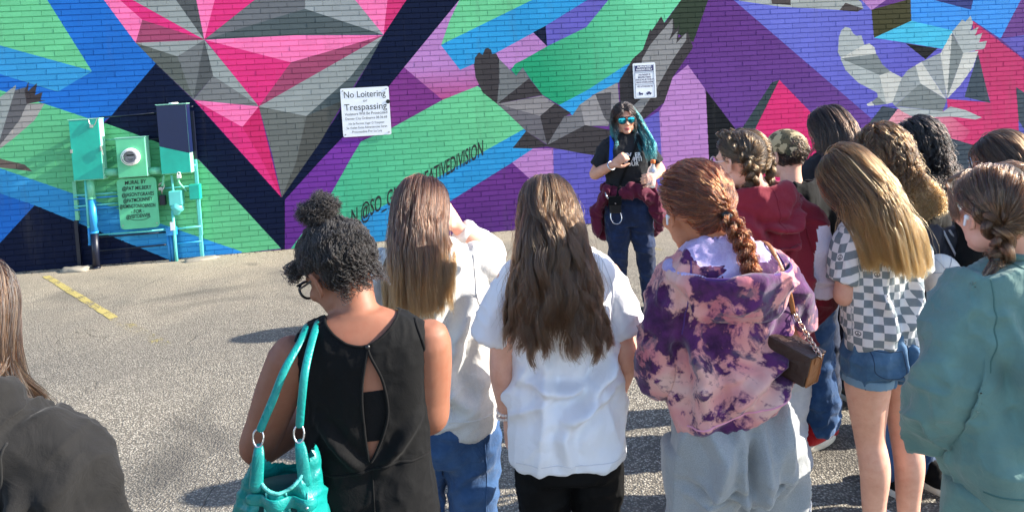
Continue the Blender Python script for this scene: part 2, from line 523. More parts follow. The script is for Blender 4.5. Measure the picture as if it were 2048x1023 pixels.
 (WL, [(1790, 213), (1885, 223), (1900, 213), (1930, 220), (1963, 235), (1950, 239), (1900, 233), (1830, 236), (1805, 224)]),
 (WMID, [(1742, 204), (1755, 194), (1772, 208), (1750, 211)]),
 (WB, [(1732, 209), (1742, 203), (1748, 211), (1735, 212)]),
 # left bird
 (GL, [(-60, 240), (0, 195), (33, 170), (31, 182), (0, 286), (-60, 330)]),
 ((98, 98, 104), [(31, 180), (55, 174), (56, 207), (40, 240), (0, 292), (0, 280)]),
 ((160, 156, 156), [(55, 207), (90, 207), (70, 240), (30, 275), (0, 298), (0, 291), (40, 240)]),
 ((64, 58, 62), [(50, 182), (58, 163), (57, 182), (75, 166), (71, 190), (86, 184), (82, 200), (93, 201), (54, 208)]),
 ((104, 92, 88), [(-60, 300), (0, 317), (50, 329), (66, 343), (30, 338), (0, 335), (-60, 325)]),
 # heart
 (PINK, [(150, -100), (208, 0), (272, 86), (285, 40), (240, 0), (180, -100)]),
 (HOT, [(180, -100), (240, 0), (285, 40), (409, 80), (265, 0), (160, -100)]),
 (GL, [(160, -100), (265, 0), (409, 80), (352, 0), (300, -100)]),
 (GD, [(300, -100), (352, 0), (409, 80), (393, 0), (380, -100)]),
 (PINK, [(380, -100), (393, 0), (409, 80), (430, 0), (460, -100)]),
 (HOT, [(460, -100), (430, 0), (409, 80), (510, 0), (640, -100)]),
 ((106, 110, 117), [(640, -100), (510, 0), (409, 80), (610, 18), (612, -100)]),
 (GS, [(409, 80), (610, 18), (767, 70), (590, 71)]),
 ((150, 158, 163), [(612, -100), (610, 18), (767, 70), (710, 0), (640, -100)]),
 (PINK, [(640, -100), (710, 0), (767, 70), (775, 0), (800, -100)]),
 ((212, 42, 116), [(775, 0), (767, 70), (813, 0), (880, -100), (800, -100)]),
 (ROSE, [(285, 40), (409, 80), (272, 86)]),
 (GL, [(272, 86), (409, 80), (355, 113)]),
 ((94, 100, 98), [(272, 86), (355, 113), (387, 199), (312, 127)]),
 (GM, [(355, 113), (409, 80), (387, 199)]),
 (GD, [(409, 80), (427, 152), (387, 199)]),
 (GL, [(409, 80), (520, 213), (427, 152)]),
 ((118, 121, 125), [(427, 152), (520, 213), (387, 200)]),
 (HOT, [(410, 80), (582, 125), (518, 213)]),
 (PINK, [(410, 80), (590, 71), (767, 71), (582, 125)]),
 (ROSE, [(582, 125), (767, 71), (518, 213)]),
 (GL, [(518, 213), (767, 71), (700, 160), (613, 232)]),
 (GS, [(767, 71), (735, 130), (690, 200), (613, 232), (700, 155)]),
 ((106, 111, 110), [(518, 213), (613, 232), (592, 325), (564, 394), (545, 310)]),
 ((84, 86, 84), [(613, 232), (690, 199), (640, 285), (564, 394), (592, 325)]),
 (PINK, [(388, 200), (518, 213), (485, 254)]),
 (HOT, [(388, 200), (485, 254), (520, 312), (563, 394)]),
 ((206, 28, 104), [(485, 254), (518, 213), (530, 262), (563, 394), (520, 312)]),
]

def tri_poly(pts):
    """ear clipping: convex pieces (triangles) of a simple polygon"""
    P = [np.array(p, float) for p in pts]
    area = sum(P[i][0] * P[(i + 1) % len(P)][1] - P[(i + 1) % len(P)][0] * P[i][1] for i in range(len(P)))
    if area < 0: P.reverse()
    def crs(o, a, b): return (a[0] - o[0]) * (b[1] - o[1]) - (a[1] - o[1]) * (b[0] - o[0])
    n = len(P)
    if all(crs(P[i], P[(i + 1) % n], P[(i + 2) % n]) >= -1e-9 for i in range(n)):
        return [P]
    idx = list(range(n)); out = []; guard = 0
    while len(idx) > 3 and guard < 400:
        guard += 1
        for k in range(len(idx)):
            a, b, c = P[idx[k - 1]], P[idx[k]], P[idx[(k + 1) % len(idx)]]
            if crs(a, b, c) <= 1e-12: continue
            if any(crs(a, b, P[j]) > 1e-12 and crs(b, c, P[j]) > 1e-12 and crs(c, a, P[j]) > 1e-12 for j in idx if j not in (idx[k - 1], idx[k], idx[(k + 1) % len(idx)])):
                continue
            out.append([a, b, c]); idx.pop(k); break
        else:
            break
    out.append([P[i] for i in idx])
    return out

PIECES = []    # (convex polygon in wall metres, bbox, colour function)
PAINT_GAIN = np.array([1.05, 1.0, 0.92])
def soft(c):
    c = lin(c); return (c + (c.mean() - c) * 0.05) * PAINT_GAIN
for ent in MURAL:
    if len(ent) == 2:
        c = soft(ent[0])
        fn = (lambda c: (lambda p: c))(c)
        pts = ent[1]
    else:
        c0, c1 = soft(ent[0]), soft(ent[1])
        a, b_ = np.array(on_wall(*ent[2])), np.array(on_wall(*ent[3]))
        def fn(p, a=a, d=b_ - a, c0=c0, c1=c1):
            t = min(max(float(np.dot(np.array(p) - a, d) / np.dot(d, d)), 0), 1)
            return c0 + (c1 - c0) * t
        pts = ent[4]
    for poly in tri_poly([on_wall(*p) for p in pts]):
        xs = [p[0] for p in poly]; zs = [p[1] for p in poly]
        PIECES.append((poly, (min(xs), min(zs), max(xs), max(zs)), fn))
PIECES.reverse()      # topmost first
BASECOL = soft((96, 46, 132))
base_fn = lambda p: BASECOL

def cut(poly, a, b):
    """split convex poly by the line a->b: (left part, right part)"""
    L, Rr = [], []
    n = len(poly)
    ds = [(b[0] - a[0]) * (p[1] - a[1]) - (b[1] - a[1]) * (p[0] - a[0]) for p in poly]
    for i in range(n):
        p, q, d, e = poly[i], poly[(i + 1) % n], ds[i], ds[(i + 1) % n]
        if d >= 0: L.append(p)
        if d <= 0: Rr.append(p)
        if (d > 0 and e < 0) or (d < 0 and e > 0):
            t = d / (d - e)
            x = (p[0] + (q[0] - p[0]) * t, p[1] + (q[1] - p[1]) * t)
            L.append(x); Rr.append(x)
    return L, Rr

def parea(p):
    return 0.5 * abs(sum(p[i][0] * p[(i + 1) % len(p)][1] - p[(i + 1) % len(p)][0] * p[i][1] for i in range(len(p))))

def painted(poly, cand):
    """cut a small convex region into its painted pieces"""
    rest, out = [poly], []
    for pc, bb, fn in cand:
        if not rest: break
        nxt = []
        for r_ in rest:
            inside = r_
            for i in range(len(pc)):
                if len(inside) < 3: break
                inside, outside = cut(inside, pc[i], pc[(i + 1) % len(pc)])
                if len(outside) >= 3 and parea(outside) > 1e-8:
                    nxt.append(outside)
            if len(inside) >= 3 and parea(inside) > 1e-8:
                out.append((inside, fn))
        rest = nxt
    return out + [(r_, base_fn) for r_ in rest]

COURSE, BLEN = 0.0677, 0.2135
S0, S1, ZT = -2.2, 15.6, 4.35
wall = empty('brick_wall', wall_pt(0, 0), 0)
tag(wall, 'long painted brick wall covered by a mural of coloured facets and grey birds', 'wall')
wall.matrix_world = WM

class Faces:
    def __init__(self): self.v, self.f, self.c = [], [], []
    def poly(self, pts3, cols):
        b = len(self.v)
        self.v += pts3
        self.f.append(tuple(range(b, b + len(pts3))))
        self.c += cols
    def build(self, name, parent, mat):
        o = mesh_obj(name, self.v, self.f, mat, parent)
        a = o.data.color_attributes.new('paint', 'FLOAT_COLOR', 'CORNER')
        a.data.foreach_set('color', np.array([(*c, 1.0) for c in self.c], dtype=np.float32).ravel())
        return o

def add_region(F, poly, cand, depth, shade=1.0):
    """poly in (s,z); depth(s,z) -> y (into wall positive)"""
    for pts, fn in painted(poly, cand):
        F.poly([(p[0], depth(p[0], p[1]), p[1]) for p in pts], [fn(p) * shade for p in pts])

mortar_F, rest_F, singles = Faces(), Faces(), []
brick_list = []
nrow = int(ZT / COURSE)
cam_s = float(np.dot(np.array([0, 0, 0]) - W0, WS)); cam_n = float(np.dot(-W0, WN))
for j in range(nrow):
    z0, z1 = j * COURSE, (j + 1) * COURSE
    off = (BLEN / 2 if j % 2 else 0.0) + random.uniform(-0.006, 0.006)
    k = 0
    s = S0 - off
    while s < S1:
        brick_list.append((s, z0, s + BLEN, z1)); s += BLEN
def brick_px(b):
    c = ((b[0] + b[2]) / 2, (b[1] + b[3]) / 2)
    u, v = project(wall_pt(*c))
    d2 = (c[0] - cam_s) ** 2 + cam_n ** 2 + (c[1] - CAM_H) ** 2
    vis = 6 < u < 1180 and 6 < v < 545
    if vis and 135 < u < 400 and 205 < v < 465: vis = False
    if vis and u > 590 and v > 370: vis = False
    return vis, d2
order = sorted((brick_px(b)[1], i) for i, b in enumerate(brick_list) if brick_px(b)[0])
single_set = {i for _, i in order[:300]}
for i, (s0, z0, s1, z1) in enumerate(brick_list):
    cand = [p for p in PIECES if p[1][0] < s1 and p[1][2] > s0 and p[1][1] < z1 and p[1][3] > z0]
    # stop at the first piece that covers the whole cell
    cc = []
    for p in cand:
        cc.append(p)
        pc = p[0]
        if all(((pc[(q + 1) % len(pc)][0] - pc[q][0]) * (y - pc[q][1]) - (pc[(q + 1) % len(pc)][1] - pc[q][1]) * (x - pc[q][0])) >= 0
               for q in range(len(pc)) for x, y in ((s0, z0), (s1, z0), (s1, z1), (s0, z1))):
            break
    add_region(mortar_F, [(s0, z0), (s1, z0), (s1, z1), (s0, z1)], cc, lambda s, z: 0.0, 1.0)
    F = Faces() if i in single_set else rest_F
    jx, jz, bv = 0.0002, 0.0052, 0.0014
    a0, a1, b0, b1 = s0 + jx + random.uniform(0, .001), s1 - jx, z0 + jz + random.uniform(-.0007, .0007), z1 - jz + random.uniform(-.0007, .0007)
    y = -0.0100 + random.uniform(-0.0012, 0.0012)
    tilt = random.uniform(-0.012, 0.012)
    mid = (b0 + b1) / 2
    dep = lambda s, z, y=y, tilt=tilt, mid=mid: y + (z - mid) * tilt
    sh = random.uniform(0.93, 1.06)
    add_region(F, [(a0 + bv, b0 + bv), (a1 - bv, b0 + bv), (a1 - bv, b1 - bv), (a0 + bv, b1 - bv)], cc, dep, sh)
    ins = [(a0 + bv, b0 + bv), (a1 - bv, b0 + bv), (a1 - bv, b1 - bv), (a0 + bv, b1 - bv)]
    outr = [(a0, b0), (a1, b0), (a1, b1), (a0, b1)]
    def bevel_depth(s, z, dep=dep, a0=a0, a1=a1, b0=b0, b1=b1, bv=bv):
        t = min(min(s - a0, a1 - s, z - b0, b1 - z) / bv, 1.0)
        t = max(t, 0.0)
        return 0.001 + (dep(s, z) - 0.001) * t
    for q in range(4):
        q2 = (q + 1) % 4
        add_region(F, [outr[q], outr[q2], ins[q2], ins[q]], cc, bevel_depth, sh)
    if i in single_set:
        singles.append(F)
mortar_F.build('mortar', wall, M['paint'])
rb = rest_F.build('brick_field', wall, M['paint'])
tag(rb, kind='stuff')
for F in singles:
    F.build('brick', wall, M['paint'])
# the solid body of the wall behind and beyond the laid bricks
M['wall_core'] = simple_mat('wall_core', (96, 52, 128), 0.7)
core = MB()
core.box((-16, 0.004, -0.4), (24, 0.42, 5.4))
core.box((-16, -0.0105, ZT - COURSE * 0.2), (24, 0.0038, 5.38))
core.box((-16, -0.0105, 0), (S0 - 0.12, 0.0038, ZT - COURSE * 0.22))
core.box((S1 + 0.22, -0.0105, 0), (24, 0.0038, ZT - COURSE * 0.22))
core.build('wall_core', M['wall_core'], wall)
cp = MB(); cp.box((-16.1, -0.05, 5.4), (24.1, 0.47, 5.5), bevel=0.01)
M['concrete'] = simple_mat('concrete', (140, 132, 118), 0.85, var=0.2, vscale=7, bmp=0.4, bscale=90, bdist=0.003)
cp.build('coping', M['concrete'], wall)
# ------------------------------------------------------------------ people: tools
def vnoise(P, seed=0):
    """smooth value noise, -1..1"""
    P = np.asarray(P, float)
    i = np.floor(P).astype(np.int64)
    f = P - i
    f = f * f * f * (f * (f * 6 - 15) + 10)
    def hsh(x, y, z):
        n = (x * 374761393 + y * 668265263 + z * 2147483647 + seed * 1274126177) & 0xffffffff
        n = ((n ^ (n >> 13)) * 1274126177) & 0xffffffff
        n = (n ^ (n >> 16)) & 0xffff
        return n / 32767.5 - 1.0
    out = 0
    for dx in (0, 1):
        wx = f[:, 0] if dx else 1 - f[:, 0]
        for dy in (0, 1):
            wy = f[:, 1] if dy else 1 - f[:, 1]
            for dz in (0, 1):
                wz = f[:, 2] if dz else 1 - f[:, 2]
                out = out + hsh(i[:, 0] + dx, i[:, 1] + dy, i[:, 2] + dz) * wx * wy * wz
    return out

def loft(rows, m=None, n=36, power=2.3):
    """closed body of horizontal rounded sections; rows of (z, half width, half depth, y centre[, x centre])"""
    A = np.array([list(r) + [0.0] * (5 - len(r)) for r in rows], float)
    A = catmull(A, m or max(24, len(rows) * 6))
    A[:, 1:3] = np.maximum(A[:, 1:3], 0.004)
    a = np.linspace(0, 2 * math.pi, n, endpoint=False)
    ca, sa = np.cos(a), np.sin(a)
    ex = np.sign(ca) * np.abs(ca) ** (2 / power); ey = np.sign(sa) * np.abs(sa) ** (2 / power)
    V = np.concatenate([np.stack([r[4] + r[1] * ex, r[3] + r[2] * ey, np.full(n, r[0])], 1) for r in A])
    k = len(A)
    F = [(i * n + j, i * n + (j + 1) % n, (i + 1) * n + (j + 1) % n, (i + 1) * n + j) for i in range(k - 1) for j in range(n)]
    if A[0][0] > A[-1][0]: F = [tuple(reversed(f)) for f in F]
    lo, hi = tuple(reversed(range(n))), tuple(range((k - 1) * n, k * n))
    if A[0][0] > A[-1][0]: lo, hi = tuple(range(n)), tuple(reversed(range((k - 1) * n, k * n)))
    return V, F + [lo, hi]

def limb(pts, radii, m=None, n=18, flat=(1.0, 1.0), ref=None, round_ends=True):
    """tapered tube through joints, rounded at the ends; flat scales the two section axes"""
    P = np.asarray(pts, float); r = np.asarray(radii, float)[:, None]
    A = catmull(np.hstack([P, r]), m or max(10, len(P) * 6))
    P, r = A[:, :3], np.maximum(A[:, 3], 0.001)
    if round_ends:
        t0 = P[0] - P[1]; t0 /= np.linalg.norm(t0); t1 = P[-1] - P[-2]; t1 /= np.linalg.norm(t1)
        e = [(0.9, 0.43), (0.6, 0.8)]
        P = np.vstack([[P[0] + t0 * r[0] * a for a, _ in e], P, [P[-1] + t1 * r[-1] * a for a, _ in reversed(e)]])
        r = np.concatenate([[r[0] * b for _, b in e], r, [r[-1] * b for _, b in reversed(e)]])
    T, Aa, B = frames(P)
    if ref is not None:
        ref = np.asarray(ref, float)
        Aa = ref - T * (T @ ref)[:, None]; Aa /= np.linalg.norm(Aa, axis=1)[:, None] + 1e-9
        B = np.cross(T, Aa)
    ang = np.linspace(0, 2 * math.pi, n, endpoint=False)
    V = (P[:, None, :] + (Aa[:, None, :] * (np.cos(ang) * flat[0])[None, :, None] + B[:, None, :] * (np.sin(ang) * flat[1])[None, :, None]) * r[:, None, None]).reshape(-1, 3)
    k = len(P)
    F = [(i * n + j, i * n + (j + 1) % n, (i + 1) * n + (j + 1) % n, (i + 1) * n + j) for i in range(k - 1) for j in range(n)]
    return V, F + [tuple(reversed(range(n))), tuple(range((k - 1) * n, k * n))]

def ball(c, r, rot=None, n=20, m=14):
    V, F = [], []
    for i in range(m + 1):
        t = math.pi * i / m
        for j in range(n):
            a = 2 * math.pi * j / n
            V.append((math.sin(t) * math.cos(a) * r[0], math.sin(t) * math.sin(a) * r[1], math.cos(t) * r[2]))
    for i in range(m):
        for j in range(n):
            F.append((i * n + j, (i + 1) * n + j, (i + 1) * n + (j + 1) % n, i * n + (j + 1) % n))
    V = np.array(V)
    if rot is not None: V = V @ np.array(rot).T
    return V + np.asarray(c, float), F

def xform(part, mat3, off):
    V, F = part
    return np.asarray(V) @ np.asarray(mat3).T + np.asarray(off), F

def fuse(parts, voxel=0.007, smooth=3):
    """one continuous skin around overlapping solids"""
    vs, fs, b = [], [], 0
    for V, F in parts:
        V = np.asarray(V, float)
        vs.append(V); fs += [tuple(i + b for i in f) for f in F]; b += len(V)
    me = bpy.data.meshes.new('tmp')
    me.from_pydata(np.vstack(vs).tolist(), [], fs)
    o = bpy.data.objects.new('tmp', me)
    COL.objects.link(o)
    md = o.modifiers.new('r', 'REMESH'); md.mode = 'VOXEL'; md.voxel_size = voxel
    if smooth:
        sm = o.modifiers.new('s', 'SMOOTH'); sm.factor = 0.5; sm.iterations = smooth
    dg = bpy.context.evaluated_depsgraph_get()
    out = bpy.data.meshes.new_from_object(o.evaluated_get(dg))
    bpy.data.objects.remove(o); bpy.data.meshes.remove(me)
    out.shade_smooth()
    return out

def getv(me):
    a = np.empty(len(me.vertices) * 3, np.float32); me.vertices.foreach_get('co', a)
    return a.reshape(-1, 3).astype(float)
def getn(me):
    a = np.empty(len(me.vertices) * 3, np.float32); me.vertices.foreach_get('normal', a)
    return a.reshape(-1, 3).astype(float)
def setv(me, V):
    me.vertices.foreach_set('co', V.astype(np.float32).ravel()); me.update()

def seg_dist(P, a, b):
    a, b = np.asarray(a, float), np.asarray(b, float)
    d = b - a
    t = np.clip(((P - a) @ d) / (d @ d + 1e-12), 0, 1)
    return np.linalg.norm(P - (a + t[:, None] * d), axis=1), t

FOLD = 1.9
def wrinkle(me, layers=(), lines=(), side=0):
    """folds in cloth. layers: (run direction, folds per metre, stretch, amplitude, seed, mask(P)); lines: ((x,z) polyline, amp, width)"""
    P, Nn = getv(me), getn(me)
    disp = np.zeros(len(P))
    for dr, freq, stretch, amp, seed, mask in layers:
        d = np.asarray(dr, float); d /= np.linalg.norm(d)
        along = (P @ d)[:, None] * d
        Q = (P - along + along / stretch) * freq
        Q = Q + 0.45 * np.stack([vnoise(Q * 0.5, seed + 5), vnoise(Q * 0.5, seed + 6), vnoise(Q * 0.5, seed + 7)], 1)
        a = vnoise(Q, seed)
        rd = (1 - np.abs(a)) ** 2.2 - 0.22 + 0.35 * vnoise(Q * 1.9, seed + 1)
        k = amp * rd
        disp += k * mask(P) if mask is not None else k
    Qf = P * np.array([34, 34, 26.0])
    Qf = Qf + .8 * np.stack([vnoise(Qf * .4, 71), vnoise(Qf * .4, 72), vnoise(Qf * .4, 73)], 1)
    disp += .0027 * ((1 - np.abs(vnoise(Qf, 77))) ** 3 - .25) * (0.35 + .65 * np.clip(vnoise(P * 5, 79) + .4, 0, 1))
    for pl, amp, width in lines:
        P2 = P[:, [0, 2]]
        best = np.full(len(P), 9.0); tt = np.zeros(len(P))
        for i in range(len(pl) - 1):
            dd, t = seg_dist(P2, pl[i], pl[i + 1])
            m_ = dd < best
            best[m_] = dd[m_]; tt[m_] = (i + t[m_]) / (len(pl) - 1)
        g = np.exp(-(best / width) ** 2) - 0.45 * np.exp(-((best - 2 * width) / width) ** 2)
        w = np.sin(np.clip(tt, 0.04, 0.96) * math.pi) ** 0.6
        back = np.clip((-Nn[:, 1]) * 1.5 if side <= 0 else Nn[:, 1] * 1.5, 0, 1)
        disp += 1.35 * amp * g * w * back
    setv(me, P + Nn * (disp * FOLD)[:, None])
    return me

def attach(name, me, mat, parent):
    o = bpy.data.objects.new(name, me)
    COL.objects.link(o)
    for m in (mat if isinstance(mat, (list, tuple)) else [mat]):
        me.materials.append(m)
    o.parent = parent
    return o

def drop_faces(me, test):
    """remove the faces whose centres pass test(C)"""
    bm = bmesh.new(); bm.from_mesh(me)
    C = np.array([f.calc_center_median()[:] for f in bm.faces])
    kill = test(C)
    bmesh.ops.delete(bm, geom=[f for f, k in zip(bm.faces, kill) if k], context='FACES')
    bm.to_mesh(me); bm.free(); me.update()

def bvh_of(*meshes):
    vs, fs, b = [], [], 0
    for me in meshes:
        vs += [v.co[:] for v in me.vertices]
        fs += [tuple(i + b for i in p.vertices) for p in me.polygons]
        b = len(vs)
    return BVHTree.FromPolygons(vs, fs)

def snap(tree, pts, d=(0, 1, 0), lift=0.002, start=1.0):
    """lay points on a surface, shooting along d"""
    d = Vector(d).normalized(); out = []
    for p in pts:
        p = Vector(p)
        hit = tree.ray_cast(p - d * start, d)
        if hit[0] is not None: out.append(np.array(hit[0] - d * lift))
    return np.array(out)

def seam(name, tree, pts, mat, parent, r=0.0018, d=(0, 1, 0), n=30, lift=0.0, flat=1.0):
    Q = snap(tree, catmull(np.array(pts, float), n), d, lift)
    if len(Q) < 3: return None
    V, F = limb(Q, [r] * len(Q), m=len(Q), n=6)
    return mesh_obj(name, V, F, mat, parent, True)

# ------------------------------------------------------------------ cloth, skin, hair materials
def cloth_mat(name, rgb, rough=0.85, weave=900.0, wv=0.25, mottling=0.08, sheen=0.15, crease=0.35, cscale=22, heather=0.0, lin_in=False, spec=0.25, fade=None):
    m, nt, b = new_mat(name)
    co = objco(nt)
    c = np.array(rgb, float) if lin_in else lin(rgb)
    nz = noise_tex(nt, 6, 5, 0.6, co)
    col = ramp(nt, nz, [(0.3, tuple(c * (1 - mottling))), (0.7, tuple(np.minimum(c * (1 + mottling), 0.92)))])
    if fade is not None:
        fz = noise_tex(nt, 11, 6, 0.65, co)
        col = mixc(nt, ramp(nt, fz, [(0.45, (0, 0, 0)), (0.75, (0.8, 0.8, 0.8))]), col, tuple(lin(fade)))
    if heather > 0:
        hz = noise_tex(nt, 420, 3, 0.7, co)
        hc = ramp(nt, hz, [(0.3, (1 - heather,) * 3), (0.7, (1 + heather * 0.6,) * 3)])
        col = mixc(nt, 1.0, col, hc, 'MULTIPLY')
    nt.links.new(col, b.inputs['Base Color'])
    b.inputs['Roughness'].default_value = rough
    b.inputs['Specular IOR Level'].default_value = spec
    b.inputs['Sheen Weight'].default_value = sheen
    b.inputs['Sheen Roughness'].default_value = 0.5
    cz = noise_tex(nt, cscale, 4, 0.6, co, 0.8)
    wz = noise_tex(nt, weave, 2, 0.5, co)
    n1 = bump(nt, cz, crease, 0.012)
    n2 = bump(nt, wz, wv, 0.0008, n1)
    nt.links.new(n2, b.inputs['Normal'])
    return m

def skin_mat(name, rgb, red=(0.9, 0.35, 0.28)):
    m, nt, b = new_mat(name)
    co = objco(nt)
    c = lin(rgb)
    nz = noise_tex(nt, 16, 5, 0.6, co)
    fine = noise_tex(nt, 140, 3, 0.6, co)
    col = ramp(nt, nz, [(0.28, tuple(c * np.array([0.86, 0.78, 0.74]))), (0.72, tuple(np.minimum(c * 1.06, 1)))])
    col = mixc(nt, mth(nt, 'MULTIPLY', fine, 0.10), col, tuple(c * 0.6))
    bl = noise_tex(nt, 34, 6, 0.7, co)
    col = mixc(nt, ramp(nt, bl, [(0.5, (0, 0, 0)), (0.72, (0.35, 0.35, 0.35))]), col, tuple(c * np.array([0.86, 0.58, 0.52])))
    sp_ = N(nt, 'ShaderNodeTexVoronoi'); sp_.inputs['Scale'].default_value = 55
    nt.links.new(co, sp_.inputs['Vector'])
    col = mixc(nt, ramp(nt, sp_.outputs['Distance'], [(0.05, (0.4, 0.4, 0.4)), (0.10, (0, 0, 0))]), col, tuple(c * 0.45))
    nt.links.new(col, b.inputs['Base Color'])
    b.inputs['Roughness'].default_value = 0.55
    b.inputs['Specular IOR Level'].default_value = 0.35
    b.inputs['Subsurface Weight'].default_value = 0.12
    b.inputs['Subsurface Radius'].default_value = (0.012, 0.005, 0.003)
    b.inputs['Subsurface Scale'].default_value = 0.6
    nt.links.new(bump(nt, fine, 0.12, 0.0006), b.inputs['Normal'])
    return m

def hair_mat(name, dark, light, tip=None, tip_at=0.5, rough=0.28, lin_in=False):
    m = bpy.data.materials.new(name); m.use_nodes = True
    nt = m.node_tree
    nt.nodes.remove(nt.nodes['Principled BSDF'])
    out = nt.nodes['Material Output']
    hb = N(nt, 'ShaderNodeBsdfHairPrincipled')
    hb.model = 'CHIANG'; hb.parametrization = 'COLOR'
    hi = N(nt, 'ShaderNodeHairInfo')
    col = ramp(nt, hi.outputs['Random'], [(0.0, tuple(lin(dark) * .7)), (0.45, tuple(lin(dark))), (0.8, tuple((lin(dark) + lin(light)) / 2)), (1.0, tuple(lin(light)))])
    if tip is not None:
        t = mth(nt, 'ADD', hi.outputs['Intercept'], mth(nt, 'MULTIPLY_ADD', hi.outputs['Random'], 0.3, -0.15))
        col = mixc(nt, ramp(nt, t, [(tip_at - 0.2, (0, 0, 0)), (tip_at + 0.25, (1, 1, 1))]), col, tuple(lin(tip)))
    nt.links.new(col, hb.inputs['Color'])
    hb.inputs['Roughness'].default_value = rough
    hb.inputs['Radial Roughness'].default_value = 0.45
    hb.inputs['Coat'].default_value = 0.0
    hb.inputs['Random Roughness'].default_value = 0.2
    nt.links.new(hb.outputs[0], out.inputs['Surface'])
    return m

def curves_obj(name, strands, radii, mat, parent):
    """strands: list of (k,3) arrays; radii: root radius per strand, tapering"""
    cv = bpy.data.hair_curves.new(name)
    sizes = [len(s) for s in strands]
    cv.add_curves(sizes)
    P = np.concatenate(strands).astype(np.float32)
    cv.attributes['position'].data.foreach_set('vector', P.ravel())
    ra = cv.attributes.get('radius') or cv.attributes.new('radius', 'FLOAT', 'POINT')
    rr = np.concatenate([np.full(k, r) * np.interp(np.linspace(0, 1, k), [0, 0.75, 1], [1, 0.9, 0.25]) for k, r in zip(sizes, radii)])
    ra.data.foreach_set('value', rr.astype(np.float32))
    cv.materials.append(mat)
    o = bpy.data.objects.new(name, cv)
    COL.objects.link(o)
    o.parent = parent
    return o

# ------------------------------------------------------------------ people: anatomy
def rot3(yaw=0, pitch=0, roll=0):
    """yaw + turns left, pitch + nods down (facing +Y), roll + tilts to the right"""
    return np.array(Matrix.Rotation(yaw, 3, 'Z') @ Matrix.Rotation(-pitch, 3, 'X') @ Matrix.Rotation(roll, 3, 'Y'))

def body_rows(h, g=1.0):
    T = [(.452, .070, .060, .000), (.475, .098, .074, -.004), (.505, .104, .078, -.010), (.535, .101, .074, -.008), (.575, .090, .062, .000),
         (.615, .078, .054, .004), (.66, .080, .056, .004), (.715, .090, .066, .010), (.755, .097, .063, .002), (.79, .098, .052, -.006),
         (.812, .086, .043, -.010), (.828, .058, .036, -.010), (.842, .036, .033, -.006), (.86, .031, .032, 0)]
    return [(z * h, w * h * g, d * h * g, y * h) for z, w, d, y in T]

